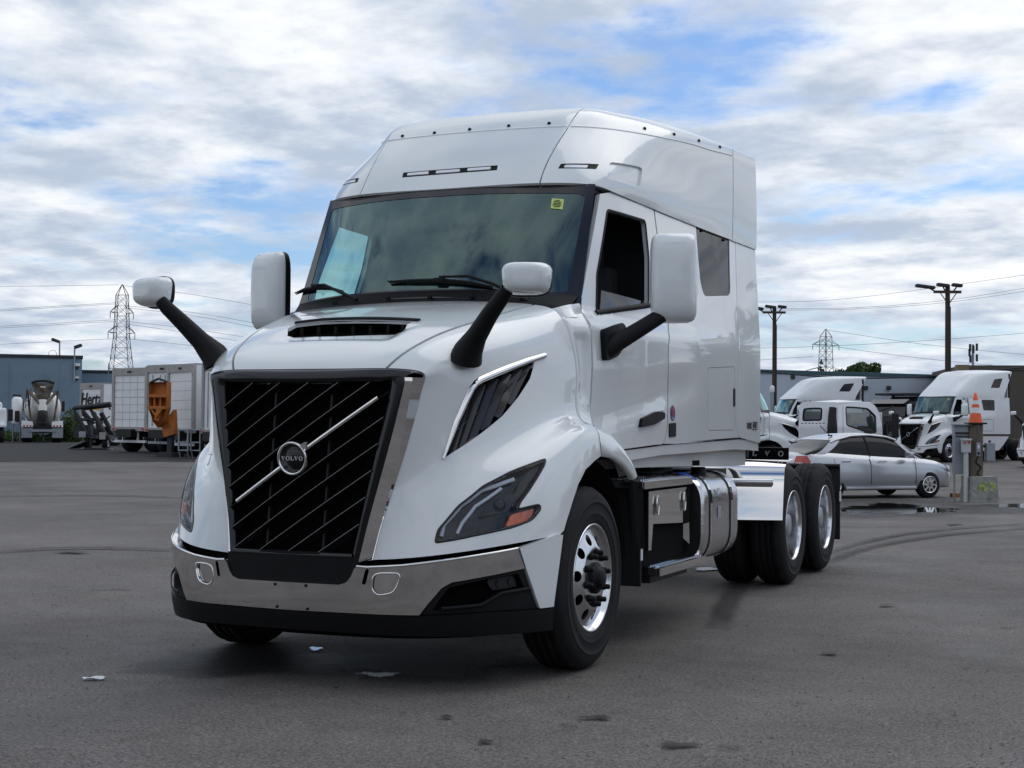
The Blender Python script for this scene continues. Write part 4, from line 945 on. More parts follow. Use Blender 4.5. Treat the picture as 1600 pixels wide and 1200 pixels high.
        t = MB(); t.grid([ring(y, k) for y, k in fy], True, closed=True); t.add(ring(2.12, .80), [tuple(range(len(sec)))]); t.add(ring(3.10, .85), [tuple(range(len(sec)))])
        tk = t.build('fuel_tank', 'brushed', TRUCK, recalc=True)
        MB().add(ring(2.112, .97), [tuple(range(len(sec)))]).build('tank_end_shade', 'black', tk)  # front face blackened for the shadow between step and tank
        for y in (2.32, 2.86):
            for w, k, m in ((.085, 1.010, 'black'), (.05, 1.022, 'chrome')):
                q = MB(); q.grid([ring(y-w/2, .98), ring(y-w/2, k), ring(y+w/2, k), ring(y+w/2, .98)], False, closed=True); q.build('tank_strap', m, tk, recalc=True)
        MB().lathe([(.055, -.02), (.055, .04), (.048, .05), (.0001, .05)], 'Z', (s*1.06, 2.5, 1.02), 18).build('filler_cap', 'plastic', tk, recalc=True)
        MB().box((s*1.209, 2.5, .90), (.004, .05, .04)).build('tank_decal', 'led', tk); MB().box((s*1.209, 2.53, .75), (.004, .08, .08)).build('tank_decal', 'grey_metal', tk)
        # polished quarter fender ahead of the drive tyres, with tube and name plate
        q = MB(); pl = [(4.325, .585), (4.374, .90), (4.378, .92), (4.40, 1.01), (4.47, 1.065), (4.80, 1.09)]
        q.grid([[(s*.50, y-.19, z), (s*1.225, y+.07, z)] for y, z in pl], True); q.grid([[(s*.50, y-.178, z-.002), (s*1.225, y+.082, z-.002)] for y, z in pl], True)
        q.add([(s*1.225, y+.07, z) for y, z in pl]+[(s*1.225, y+.082, z-.002) for y, z in pl], [(i, i+1, 7+i, 6+i) for i in range(5)])
        qf = q.build('quarter_fender', 'chrome', TRUCK)
        MB().tube([(s*.45, 4.13, .90), (s*1.15, 4.37, .90)], .03, 16).build('fender_tube', 'brushed', qf)
        MB().box((s*.8, 4.27, .868), (.12, .08, .006)).build('tube_bracket', 'black', qf)
        npl = MB().box((s*.84, 4.60, 1.135), (.78, .015, .105), bev=.003).build('name_plate', 'plastic_gloss', qf)
        if s == 1: letters('plate_lettering', 'VOLVO', (.935, 4.590, 1.135), (1, 0, 0), (0, 0, 1), .046, 'letter', npl, gap=1.55, lift=.003)
        rf = MB().box((s*.90, 6.95, .61), (.60, .015, .72), bev=.004).build('mud_flap', 'rubber', TRUCK); MB().box((s*1.205, 6.93, .68), (.01, .05, .10)).build('flap_bracket', 'led', rf)
        MB().tube([(s*.4, 6.93, .98), (s*1.2, 6.93, .98)], .02, 8).build('flap_hanger', 'black', rf)
    MB().prism([(1.05, 2.02, 1.03), (1.14, 2.02, 1.0), (1.16, 2.12, .985), (1.08, 2.12, 1.03)], (0, 0, .012)).build('tape_scrap', mat('tape', (.03, .12, .55), .5, noise=.1), TRUCK)
    MB().box((.78, 3.62, 1.17), (.7, .06, .1)).build('deck_plate', 'black', TRUCK)
    h = MB(); h.tube(smooth_loop([(.5, 1.35, 1.06), (.95, 1.6, 1.05), (1.0, 1.95, 1.06), (.9, 2.3, 1.05), (.6, 2.6, 1.04)], 6, False), .018, 6); h.build('air_line', 'plastic', TRUCK)
    # dark sleeper room behind the side windows
    MB().box((0, 2.65, 2.2), (2.0, 1.6, 1.1)).build('sleeper_room', 'interior', TRUCK)
build_chassis()
# ================================================================== mirrors, wipers, badges
def shell(mb, c, hw, hh, dep, ax, tap=.62, n=28, p=3.2, taper_top=0.):
    """rounded mirror housing: flat rear at c, domed towards -ax by dep"""
    ax = Vector(ax).normalized(); X = Vector((1, 0, 0)); X = (X-ax*X.dot(ax)).normalized(); Z = ax.cross(X); Z = Z if Z.z > 0 else -Z
    rows = []
    for d, k in ((0, .95), (-.06, 1.), (-.3, .985), (-.55, .94), (-.75, .86), (-.9, .74), (-.98, .58), (-1.0, .35), (-1.0, .001)):
        r = []
        for i in range(n):
            a = 2*math.pi*i/n; ca, sa = math.cos(a), math.sin(a); x = abs(ca)**(2/p)*(1 if ca > 0 else -1); z = abs(sa)**(2/p)*(1 if sa > 0 else -1)
            r.append(tuple(Vector(c)+X*x*hw*k*(1-taper_top*z)+Z*z*hh*k+ax*d*-dep*-1))
        rows.append(r)
    mb.grid(rows, True, closed=True); return mb, X, Z
def build_mirrors():
    for s in (1, -1):
        fl = lambda p: (s*p[0], p[1], p[2])
        # hood mirror
        hm = thing('hood_mirror', '', ''); del hm['label']; del hm['category']; hm.parent = TRUCK
        path = [fl(p) for p in ((.775, -.80, 1.70), (.80, -.815, 1.75), (.865, -.85, 1.825), (.955, -.895, 1.925), (1.04, -.93, 2.01), (1.075, -.94, 2.05))]
        rows = []; ws = (.085, .075, .055, .047, .041, .036); hs = (.105, .085, .050, .040, .034, .03)
        for i, p in enumerate(path):
            t = (Vector(path[min(i+1, 5)])-Vector(path[max(i-1, 0)])).normalized(); a = Vector((0, 1, 0)); a = (a-t*a.dot(t)).normalized(); b = t.cross(a)
            rows.append([tuple(Vector(p)+a*math.cos(q)*hs[i]+b*math.sin(q)*ws[i]) for q in np.linspace(0, 2*math.pi, 16, endpoint=False)])
        m = MB().grid(rows, True, closed=True); m.build('stalk', 'plastic', hm, recalc=True)
        c = Vector(fl((1.15, -.86, 2.105))); ax = Vector((-s*.28, 1, -.03)).normalized()
        mb, X, Z = shell(MB(), c, .128, .086, .125, ax, p=3.8, taper_top=-.07); mb.build('mirror_shell', 'paint', hm, recalc=True)
        rim = []; 
        for d, k in ((-.004, 1.0), (.016, 1.0), (.02, .95), (.012, .93)):
            rim.append([tuple(c+X*(abs(math.cos(a))**(2/3)*math.copysign(1, math.cos(a)))*.128*k+Z*(abs(math.sin(a))**(2/3)*math.copysign(1, math.sin(a)))*.093*k+ax*d) for a in np.linspace(0, 2*math.pi, 28, endpoint=False)])
        MB().grid(rim, True, closed=True).build('mirror_rim', 'plastic', hm, recalc=True); MB().add(rim[3], [tuple(range(28))]).build('mirror_glass', 'chrome', hm)
        # door mirror
        dm = thing('door_mirror', '', ''); del dm['label']; del dm['category']; dm.parent = TRUCK
        c = Vector(fl((1.425, .74, 2.255))); ax = Vector((-s*.32, 1, 0)).normalized()
        mb, X, Z = shell(MB(), c, .143, .272, .115, ax, p=6.5); mb.build('mirror_shell', 'paint', dm, recalc=True)
        rim = []
        for d, k in ((-.004, 1.0), (.035, 1.0), (.045, .95), (.03, .93)):
            rim.append([tuple(c+X*(abs(math.cos(a))**(2/5.5)*math.copysign(1, math.cos(a)))*.143*k+Z*(abs(math.sin(a))**(2/5.5)*math.copysign(1, math.sin(a)))*.272*k+ax*d) for a in np.linspace(0, 2*math.pi, 28, endpoint=False)])
        MB().grid(rim, True, closed=True).build('mirror_rim', 'plastic', dm, recalc=True); MB().add(rim[3], [tuple(range(28))]).build('mirror_glass', 'chrome', dm)
        MB().tube([fl(p) for p in ((1.09, .42, 1.80), (1.17, .48, 1.86), (1.30, .60, 1.965), (1.37, .69, 2.03))], [.060, .052, .047, .045], 14).build('mirror_arm', 'plastic', dm)
        bp = cv([(937, 515), (968, 509.5), (971, 535), (959, 556), (940, 565)], (.5, 1.85)); bo = panel('arm_base', CAB, round_poly(bp, .03, 3), 'plastic', dm, h=.03, off=.035, thick=.045)
        if s == -1: q = mirrored(bo); bpy.data.objects.remove(bo)
build_mirrors()
def build_wipers():
    def P(px, py, g, off): q = WS.uv(px, py, g); return Vector(WS.eval(*q)[0])+Vector(WS.nrm(*q)[0])*off
    for blade, arm, g in (([(609, 443), (650, 441.5), (690, 441), (730, 444), (771, 451)], [(690, 438), (735, 437), (772, 449), (812, 468), (828, 477)], (0., .1)), ([(465, 461), (480, 455), (500, 452), (520, 453), (540, 458)], [(495, 450), (515, 450), (540, 462), (562, 472)], (-.8, .1))):
        w = thing('wiper', '', ''); del w['label']; del w['category']; w.parent = TRUCK
        pts = [P(*p, g, .012) for p in blade]; MB().tube(pts, [.004, .008, .010, .008, .004], 6).build('wiper_blade', 'rubber', w)
        pts2 = [P(*p, g, .014) for p in blade]; MB().tube([q+Vector((0, -.012, .006)) for q in pts2], [.004, .009, .012, .009, .004], 6).build('wiper_spoiler', 'plastic', w)
        ap = [P(*p, g, .045) for p in arm[:-1]]; ap.append(P(*arm[-1], g, .03)); MB().tube(ap, [.007, .009, .010, .012, .016][:len(ap)], 8).build('wiper_arm', 'plastic', w)
        c = pts2[2]+Vector((0, -.02, .006)); MB().box(c, (.07, .03, .025), bev=.006).build('wiper_joint', 'plastic', w)
build_wipers()
def build_badges():
    def on(px, py, off, g=(1.4, 1.4)): q = cv([(px, py)], g)[0]; return Vector(CAB.eval(*q)[0])+Vector(CAB.nrm(*q)[0])*off, q
    p, q = on(1050.8, 645.5, .003)
    loop = [(q[0]+.047*math.cos(a), q[1]+.050*math.sin(a)) for a in np.linspace(0, 2*math.pi, 24, endpoint=False)]
    m = mat('badge_blue', (.05, .06, .22), .3, coat=.5, noise=.1, nscale=30); b = panel('round_decal', CAB, loop, m, TRUCK, h=.03, off=.003, thick=.003)
    panel('decal_field', CAB, [(q[0]+.036*math.cos(a), q[1]+.012+.030*math.sin(a)) for a in np.linspace(0, 2*math.pi, 20, endpoint=False)], mat('badge_red', (.36, .03, .05), .3, coat=.5, noise=.1, nscale=30), b, h=.03, off=.0045, thick=.001)
    panel('decal_mark', CAB, [(q[0]+.012*math.cos(a), q[1]-.034+.009*math.sin(a)) for a in np.linspace(0, 2*math.pi, 12, endpoint=False)], 'letter', b, h=.03, off=.0045, thick=.001)
    for k in (0, 1, 2): panel('decal_print', CAB, [(q[0]-.022, q[1]+.022-.010*k), (q[0]+.022, q[1]+.022-.010*k), (q[0]+.022, q[1]+.0175-.010*k), (q[0]-.022, q[1]+.0175-.010*k)], 'badge_blue', b, h=.03, off=.0062, thick=.0005)
    panel('side_marker', CAB, round_poly(cv([(1044.8, 661.5), (1055.2, 660.5), (1055.2, 682), (1044.8, 683)], (1.5, 1.3)), .012, 3), 'plastic', TRUCK, h=.03, off=.006, thick=.008)
    p, q = on(1174.5, 665.5, .004, (3.2, 1.35)); p2, _ = on(1185, 665., .004, (3.4, 1.35)); ex = (p2-p).normalized()
    font_mesh('model_lettering', 'VNR', p-ex*.085, ex, (0, 0, 1), .072, 'black', TRUCK, bold=.012, lift=.002, shear=.15); 
    fr = MB(); c = p+ex*.085
    for dx, dz, w, h in ((0, .028, .13, .006), (0, -.028, .13, .006), (-.065, 0, .006, .06), (.065, 0, .006, .06)): fr.prism([c+ex*(dx-w/2)+Vector((0, 0, dz-h/2)), c+ex*(dx+w/2)+Vector((0, 0, dz-h/2)), c+ex*(dx+w/2)+Vector((0, 0, dz+h/2)), c+ex*(dx-w/2)+Vector((0, 0, dz+h/2))], Vector((.002, 0, 0)))
    fr.build('model_frame', 'black', TRUCK); font_mesh('model_lettering', '640', c, ex, (0, 0, 1), .06, 'black', TRUCK, bold=.01, lift=.002)
build_badges()
# ================================================================== the yard behind
YAW = math.atan2(CR[1], CR[0]); RH = np.array([math.cos(YAW), math.sin(YAW), 0]); FH = np.array([-math.sin(YAW), math.cos(YAW), 0])
def cp(px, dep, z=None):
    p = CC+FH*dep+RH*(px-800)/FOC*dep; p[2] = float(ground_z(p[0], p[1])) if z is None else z; return p
def zof(px, py, dep): return float(atD(px, py, dep)[2])
mat('blue_wall', (.17, .235, .30), .85, noise=.10, nscale=.35, bump=.25, bscale=6, dirt=(.12, .17, .22, .8, .60))
mat('grey_wall', (.45, .50, .57), .85, noise=.06, nscale=.4, bump=.2, bscale=6, dirt=(.30, .34, .40, .7, .62))
mat('dark_trim', (.018, .022, .028), .5, noise=.15, nscale=2); mat('teal_trim', (.035, .085, .11), .5, noise=.12, nscale=1)
mat('tan_wall', (.22, .17, .11), .85, noise=.1, nscale=.8, bump=.2, bscale=8); mat('brown_wall', (.085, .075, .062), .8, noise=.1, nscale=.7)
mat('trailer_white', (.80, .81, .81), .45, noise=.06, nscale=1.6, dirt=(.55, .53, .50, 1.3, .62)); mat('trailer_frame', (.36, .35, .33), .55, noise=.15, nscale=2, dirt=(.2, .16, .12, 2., .6))
mat('rust_orange', (.42, .13, .02), .6, noise=.25, nscale=2.2, bump=.2, bscale=9, dirt=(.13, .045, .012, 2.5, .56)); mat('dark_steel', (.035, .037, .042), .55, .3, noise=.3, nscale=4, dirt=(.10, .05, .03, 3., .63))
mat('galv', (.30, .33, .36), .5, .5, noise=.12, nscale=3); mat('wood', (.13, .11, .085), .9, noise=.25, nscale=3, bump=.5, bscale=14, stretch=(4, 4, .5), dirt=(.07, .08, .045, 1.6, .58)); mat('pole_wood', (.055, .042, .032), .9, noise=.25, nscale=2, bump=.3, bscale=10, stretch=(5, 5, .4))
mat('concrete', (.28, .28, .26), .9, noise=.15, nscale=3, bump=.4, bscale=20, dirt=(.12, .13, .09, 2.2, .57)); mat('cone_orange', (.80, .12, .03), .5, noise=.1, nscale=9, dirt=(.4, .08, .04, 9., .64)); mat('reflect_white', (.70, .71, .72), .5, noise=.08, nscale=12)
mat('yellow', (.75, .42, .02), .5, noise=.05); mat('black_paint', (.010, .010, .012), .25, coat=.5, noise=.15, nscale=2); mat('silver', (.46, .48, .51), .28, .55, coat=.8, noise=.03, nscale=2)
mat('bark', (.06, .045, .03), .9, noise=.3, nscale=6, bump=.5, bscale=20); mat('leaf', (.050, .085, .022), .7, noise=.45, nscale=.9); mat('leaf_dark', (.022, .045, .020), .75, noise=.45, nscale=.8); mat('weed', (.065, .11, .03), .8, noise=.45, nscale=2.)
mat('brick_red', (.33, .15, .13), .85, noise=.12, nscale=.6, bump=.3, bscale=8); mat('pale_wall', (.55, .58, .60), .8, noise=.06, nscale=.5)
mat('chute_dirty', (.16, .135, .105), .8, noise=.4, nscale=2.5, dirt=(.05, .035, .025, 1.6, .5)); mat('drum', (.80, .79, .75), .5, noise=.1, nscale=1.2, dirt=(.36, .30, .22, 1.1, .58))

def lbox(par, name, m, c, d, bev=0., rot=None): return MB().box(c, d, rot, bev).build(name, m, par)
def simple_wheel(par, c, r, w, axis='X', rim='galv', s=1):
    t = MB().lathe([(r*.56, -w/2), (r*.9, -w/2), (r, -w*.36), (r, w*.36), (r*.9, w/2), (r*.56, w/2)], axis, c, 24).build('wheel', 'tyre', par, recalc=True)
    h = s*w/2; MB().lathe([(r*.57, h*.96), (r*.54, h*.7), (r*.3, h*.55), (r*.26, h*.8), (.001, h*.8)], axis, c, 20).build('rim', rim, t, recalc=True); return t

# --- buildings
def wall_block(name, label, cat, L, Rr, depth, z0, mwall, mtrim, trim_h, back=12., par=None):
    """L, Rr world points (ground) of the visible face, z0 top height"""
    L, Rr = np.array(L), np.array(Rr); t = thing(name, label, cat, tuple((L+Rr)/2))
    c = (L+Rr)/2; e = (Rr-L); w = np.linalg.norm(e[:2]); a = math.atan2(e[1], e[0]); t.rotation_euler = (0, 0, a); t.location = (c[0], c[1], 0)
    lbox(t, 'wall', mwall, (0, back/2, (z0-trim_h)/2-.3), (w, back, z0-trim_h+.6)); lbox(t, 'roof_edge', mtrim, (0, back/2-.02, z0-trim_h/2), (w+.12, back+.12, trim_h), .02)
    lbox(t, 'roof', mtrim, (0, back/2, z0-.04), (w-.5, back-.5, .06)); return t, w
D1 = 106.; zt = zof(60, 555, D1)
BL, _w = wall_block('warehouse', 'tall blue grey block warehouse with dark roof edge behind the cement mixer', 'building', cp(-330, D1-6.2, 0), cp(127, D1, 0), D1, zt, 'blue_wall', 'dark_trim', .24)
for k in range(7): lbox(BL, 'wall_joint', 'dark_trim' if False else 'blue_wall', (-_w/2+.6+k*3.4, -.01, zt*.5-.2), (.05, .03, zt-.6))
D2 = 112.; zt2 = zof(150, 578, D2)
BL2, _ = wall_block('warehouse', 'lower blue grey wing of the warehouse behind the box trailers', 'building', cp(118, D2, 0), cp(520, D2+4.5, 0), D2, zt2, 'blue_wall', 'dark_trim', .22)
def flood_mast(px, dep, py0, py1, head, label, wire=False):
    b = cp(px, dep, zof(px, py1, dep)); t = thing('floodlight_mast', label, 'floodlight', tuple(b), YAW); h = zof(px, py0, dep)-b[2]
    MB().tube([(0, 0, 0), (0, 0, h)], .055, 8).build('mast', 'galv', t); lbox(t, 'lamp_head', 'dark_steel', (head*.28, -.1, h), (.55, .35, .22), .05, Matrix.Rotation(head*-.35, 3, 'Y'))
    MB().tube([(0, 0, h-.15), (head*.2, -.05, h)], .03, 6).build('bracket', 'galv', t); lbox(t, 'wall_clamp', 'galv', (0, .06, .4), (.12, .12, .12))
    if wire: MB().tube([(-.5+.30*math.cos(a), 0, h-1.0+.30*math.sin(a)) for a in np.linspace(0, 2*math.pi, 15)], .015, 5, cap=False).build('wire_loop', 'dark_steel', t)
flood_mast(91.5, D1-.3, 532, 590, -1, 'thin mast with floodlight on warehouse roof, left of two', True)
flood_mast(115, D1-.3, 541, 595, 1, 'thin mast with floodlight on warehouse roof, beside the building corner')
for py, s, lab in ((570, .42, 'white wall lamp high on the warehouse corner'), (590, .28, 'small white wall lamp low on the warehouse corner')):
    p = cp(119, D1-.15, zof(119, py, D1)); t = thing('wall_lamp', lab, 'lamp', tuple(p), YAW); lbox(t, 'lamp_body', 'reflect_white', (0, 0, 0), (s*1.0, .25, s*.5), .04); lbox(t, 'lamp_shade', 'dark_trim', (0, 0, -s*.5), (s*.5, .22, s*.45), .03)
# right-hand grey building and brown neighbour
zr = zof(1345, 579, 97)
BR, _ = wall_block('warehouse', 'long pale grey block building with teal roof edge behind the parked trucks', 'building', cp(1000, 92, 0), cp(1497, 104, 0), 97, zr, 'grey_wall', 'teal_trim', .26)
for px, py, lab in ((1238, 589, 'first'), (1352, 606, 'second'), (1388, 606, 'third'), (1466, 602, 'fourth')):
    dd = 92+(px-1000)/497*12-.3; p = cp(px, dd, zof(px, py, dd)); t = thing('wall_lamp', 'small dark wall lamp on the grey building, %s from its left end' % lab, 'lamp', tuple(p), YAW)
    lbox(t, 'lamp_body', 'dark_steel', (0, -.05, 0), (.30, .3, .26), .04); lbox(t, 'lamp_arm', 'galv', (.0, .12, .1), (.1, .2, .06))
zb = zof(1550, 571, 92)
BB, _ = wall_block('brown_building', 'flat roofed brown building at the edge of the yard with tan corner', 'building', cp(1503, 92, 0), cp(1900, 90, 0), 92, zb, 'brown_wall', 'brown_wall', .3)
lbox(BB, 'corner_pier', 'tan_wall', (-_*0-float(np.linalg.norm((cp(1900, 90, 0)-cp(1503, 92, 0))[:2]))/2+.05, .3, zb/2), (.75, .9, zb+.06))
# sagging cable in front of the grey building
def cable(name, label, pts, r, m='dark_steel', group=None, cat='cable'):
    o = MB().tube([tuple(p) for p in smooth_loop(pts, 6, False)], r, 5).build(name, m); tag(o, label, cat, group); return o
cable('cable', 'black cable sagging along the front of the grey building', [atD(px, py, 88) for px, py in ((1188, 579), (1250, 586), (1330, 590.5), (1400, 590), (1475, 586), (1600, 574))], .045)
# --- pylons and lines
def pylon(px, py_top, dep, base_half, label, arms, neck, narrow):
    b = cp(px, dep, 0); ztop = zof(px, py_top, dep); t = thing('transmission_tower', label, 'tower', (b[0], b[1], 0), YAW+.5)
    def half(z): return np.interp(z, [0, ztop*neck, ztop*.94, ztop], [base_half, narrow, narrow*.75, .05])
    zs = [0]+list(np.linspace(ztop*.12, ztop, 13)); cs = [(1, 1), (1, -1), (-1, -1), (-1, 1)]
    for sx, sy in cs: MB().tube([(sx*half(z), sy*half(z), z) for z in zs], .09, 4).build('tower_leg', 'galv' if False else 'dark_steel', t)
    br = MB()
    for i in range(len(zs)-2):
        z0, z1 = zs[i], zs[i+1]; a, c = half(z0), half(z1)
        for k in range(4):
            p, q = cs[k], cs[(k+1) % 4]; br.tube([(p[0]*a, p[1]*a, z0), (q[0]*c, q[1]*c, z1)], .045, 3, False); br.tube([(q[0]*a, q[1]*a, z0), (p[0]*c, p[1]*c, z1)], .045, 3, False); br.tube([(p[0]*c, p[1]*c, z1), (q[0]*c, q[1]*c, z1)], .04, 3, False)
    o = br.build('lattice', 'dark_steel', t); o['kind'] = 'stuff'
    for f, w in arms:
        z = ztop*f; m = MB(); h = half(z)
        for sx in (1, -1):
            for sy in (1, -1): m.tube([(sx*h, sy*h, z), (sx*w, 0, z+.2)], .09, 3, False); m.tube([(sx*h*.8, sy*h*.8, z+1.7), (sx*w, 0, z+.2)], .08, 3, False)
            m.tube([(sx*w, 0, z+.2), (sx*w, 0, z-1.3)], .09, 4)
        m.build('cross_arm', 'dark_steel', t)
    return t
pylon(188, 444, 330, 3.6, 'steel lattice transmission tower rising behind the box trailers', [(.80, 2.6), (.66, 3.0)], .62, 1.5)
pylon(1290, 514, 430, 4.0, 'steel lattice transmission tower far behind the grey building', [(.84, 5.0), (.58, 8.0)], .5, 1.6)
LN = [((-40, 489), (60, 482), (182, 475)), ((-40, 486.5), (60, 480), (182, 473)), ((-40, 515), (60, 509), (182, 502)), ((-40, 512), (60, 506.5), (182, 499.5)), ((-40, 540), (60, 535), (182, 529)), ((-40, 448), (60, 447), (186, 445)),
      ((195, 478), (300, 488), (420, 509)), ((195, 481), (300, 493), (420, 516)), ((195, 502), (300, 514), (420, 533)), ((195, 506), (300, 521), (420, 541)), ((195, 529), (300, 540), (420, 556)), ((190, 446), (300, 460), (420, 481))]
ORD = ('uppermost', 'second highest', 'third highest', 'fourth highest', 'fifth highest', 'lowest')
for h_, side_ in ((LN[:6], 'left'), (LN[6:], 'right')):
    for i, p in enumerate(sorted(h_, key=lambda q: q[1][1])): cable('power_line', '%s thin power line on the %s of the tower behind the trailers' % (ORD[i], side_), [atD(a, b, 330) for a, b in p], .035, group='lines of the tower behind the trailers', cat='power line')
RN = [((1180, 472), (1330, 466), (1620, 427)), ((1180, 482), (1330, 481), (1480, 469), (1620, 447)), ((1180, 484.5), (1330, 483), (1480, 472.5), (1620, 452)), ((1180, 544), (1290, 541), (1450, 532), (1620, 519)), ((1300, 541), (1400, 555), (1500, 566), (1620, 577)), ((1180, 563), (1270, 557)), ((1294, 516), (1400, 532), (1470, 541), (1620, 556))]
RL = ('topmost power line above both wooden poles', 'upper line of the close pair crossing the taller wooden pole', 'lower line of the close pair crossing the taller wooden pole', 'long power line crossing behind the far tower', 'power line falling from the far tower behind the taller pole', 'short power line between the nearer pole and far tower', 'power line falling from the top of the far tower')
for lb, p in zip(RL, RN): cable('power_line', lb, [atD(a, b, 300) for a, b in p], .032, group='lines above the grey building', cat='power line')
# phone mast
p = cp(1520, 260, 0); t = thing('phone_mast', 'slim phone mast with panel antennas rising behind the brown building', 'mast', (p[0], p[1], 0), YAW); zt_ = zof(1520, 538, 260)
MB().tube([(0, 0, 0), (0, 0, zt_)], .22, 6).build('mast', 'galv', t)
for k, (x, z) in enumerate(((-.6, -.6), (.6, -.5), (.0, -.9), (-.55, -2.6), (.6, -2.4), (.1, -4.4), (-.7, -1.5))): lbox(t, 'antenna', 'dark_steel', (x, -.3, zt_+z), (.35, .3, 1.3))
# --- utility poles with yard lights
def yard_pole(px, dep, py_top, label):
    b = cp(px, dep); t = thing('utility_pole', label, 'pole', tuple(b), YAW); h = zof(px, py_top, dep)-b[2]
    MB().tube([(0, 0, -.2), (0, 0, h*.5), (0, 0, h)], [.15, .135, .115], 10).build('pole', 'pole_wood', t)
    lbox(t, 'cross_arm', 'pole_wood', (-.05, -.14, h-.38), (1.35, .12, .13)); 
    for s in (1, -1): MB().tube([(s*.42, -.14, h-.40), (0, -.14, h-1.0)], .025, 5).build('brace', 'dark_steel', t)
    for x, w in ((-1.15, .95), (-.28, .6), (.42, .5)):
        f = lbox(t, 'floodlight', 'dark_steel', (x, -.16, h-.05-(.08 if x < -1 else 0)), (w, .34, .16), .05, Matrix.Rotation(.12, 3, 'Y')); MB().tube([(x, -.16, h-.1), (x*.6, -.14, h-.34)], .035, 6).build('lamp_bracket', 'dark_steel', t)
    MB().tube([(.1, -.13, h-1.1), (.1, -.15, h*.45), (.1, -.14, .5)], .025, 5).build('conduit', 'dark_steel', t)
yard_pole(1480.5, 72, 444, 'tall wooden utility pole with floodlights above the high roofed tractor'); yard_pole(1209.5, 86, 478, 'tall wooden utility pole with floodlights just behind the cab of the foreground truck')
p = cp(1206, 84.); t = thing('vent_pipe', 'short grey vent pipe with white cap at foot of the utility pole', 'pipe', tuple(p)); MB().tube([(0, 0, 0), (0, 0, zof(1206, 612, 84)-p[2])], .10, 10).build('pipe', 'galv', t); MB().lathe([(.12, 0), (.15, .1), (.14, .3), (.08, .38), (.001, .4)], 'Z', (0, 0, zof(1206, 613, 84)-p[2]), 12).build('cap', 'reflect_white', t)
# --- trees
def crown_mesh(blobs, n, size, seed, m, par, name='crown', up=.3):
    rng = np.random.RandomState(seed); mb = MB(); tot = sum(b[3]**2 for b in blobs)
    vs = []; fs = []
    for (x, y, z, r, rz) in blobs:
        k = int(n*r*r/tot)
        d = rng.normal(size=(k, 3)); d /= np.linalg.norm(d, axis=1)[:, None]; rad = r*rng.uniform(.55, 1.08, k)**.6; c = np.stack([x+d[:, 0]*rad, y+d[:, 1]*rad, z+d[:, 2]*rad*rz], 1)
        for q in c:
            a = rng.normal(size=3); a /= np.linalg.norm(a); b = np.cross(a, rng.normal(size=3)); b /= np.linalg.norm(b)+1e-9; s = size*rng.uniform(.6, 1.4); i = len(vs)
            vs += [q+a*s, q+b*s*.6, q-a*s, q-b*s*.6]; fs.append((i, i+1, i+2, i+3))
    return mb.add(vs, fs, False).build(name, m, par)
def tree(px, dep, py_top, width, label, kind='round', seed=1, m='leaf', n=2600, base=None):
    b = cp(px, dep) if base is None else np.array(base); t = thing('tree', label, 'tree', tuple(b), 0); h = (zof(px, py_top, dep)-b[2]) if base is None else py_top
    rng = np.random.RandomState(seed); MB().tube([(0, 0, -.1), (.1, .05, h*.3), (0, 0, h*.75)], [h*.03, h*.022, h*.008], 8).build('trunk', 'bark', t)
    for k in range(6):
        a = k*1.1+rng.rand(); z = h*(.35+.07*k); MB().tube([(0, 0, z), (math.cos(a)*width*.3, math.sin(a)*width*.3, z+h*.10)], [h*.011, h*.004], 5).build('branch', 'bark', t)
    if kind == 'cone': bl = [(rng.normal()*.08*width, rng.normal()*.08*width, h*(.15+.82*k/9), width*.5*(1.02-k/9.6)+.15, 1.2) for k in range(10)]
    else:
        bl = [(0, 0, h-width*.42, width*.38, .9)]+[(math.cos(a)*width*.30*rng.uniform(.7, 1.2), math.sin(a)*width*.30*rng.uniform(.7, 1.2), h-width*rng.uniform(.22, .68), width*rng.uniform(.15, .22), .9) for a in rng.uniform(0, 6.28, 11)]
    crown_mesh(bl, n, h*.022, seed, m, t); return t
tree(1347, 190, 562, 4.6, 'round leafy tree top showing above the grey building roof', seed=3, m='leaf'); tree(1285, 190, 562, 2.2, 'slim dark conifer beside the far tower above the roof', 'cone', 5, 'leaf_dark', 1500)
tree(1318, 192, 572.5, 5.0, 'low dark tree top barely showing over the roof edge', seed=8, m='leaf_dark', n=1600)
# weeds, fence
def weeds(name, pts, label):
    mb = MB(); rng = np.random.RandomState(4); vs = []; fs = []
    for (px, dep, w, h, n) in pts:
        c = cp(px, dep)
        for _ in range(n):
            a, r = rng.uniform(0, 6.28), w*math.sqrt(rng.rand()); z = h*rng.rand()**1.2*(1-.5*(r/w)**2); q = c+np.array([math.cos(a)*r, math.sin(a)*r*.4, z]); d = rng.normal(size=3); d[2] = abs(d[2])+.4; d /= np.linalg.norm(d); e = np.cross(d, rng.normal(size=3)); e /= np.linalg.norm(e); s = rng.uniform(.10, .26); i = len(vs)
            vs += [q-e*s*.3, q+d*s, q+e*s*.3, q-d*s*.4]; fs.append((i, i+1, i+2, i+3))
    o = mb.add(vs, fs).build(name, 'weed'); o['kind'] = 'stuff'; o['label'] = label; o['category'] = 'weeds'; return o
weeds('weeds', [(112, 99, 1.0, 2.3, 900), (105, 100, .7, 1.7, 400), (121, 98, .6, 1.5, 300), (60, 101, 3.2, .6, 900), (18, 101, 2.2, .7, 700), (135, 100, 1.6, .7, 400), (3, 101, 1.5, .6, 300)], 'green weeds growing along the foot of the blue warehouse')
fc = thing('wire_fence', 'low galvanised wire fence with top rail in front of the blue warehouse', 'fence', (0, 0, 0))
zf = zof(60, 651, 103); a, b = cp(-60, 103, zf), cp(240, 103, zf); MB().tube([a, b], .045, 6).build('top_rail', 'galv', fc)
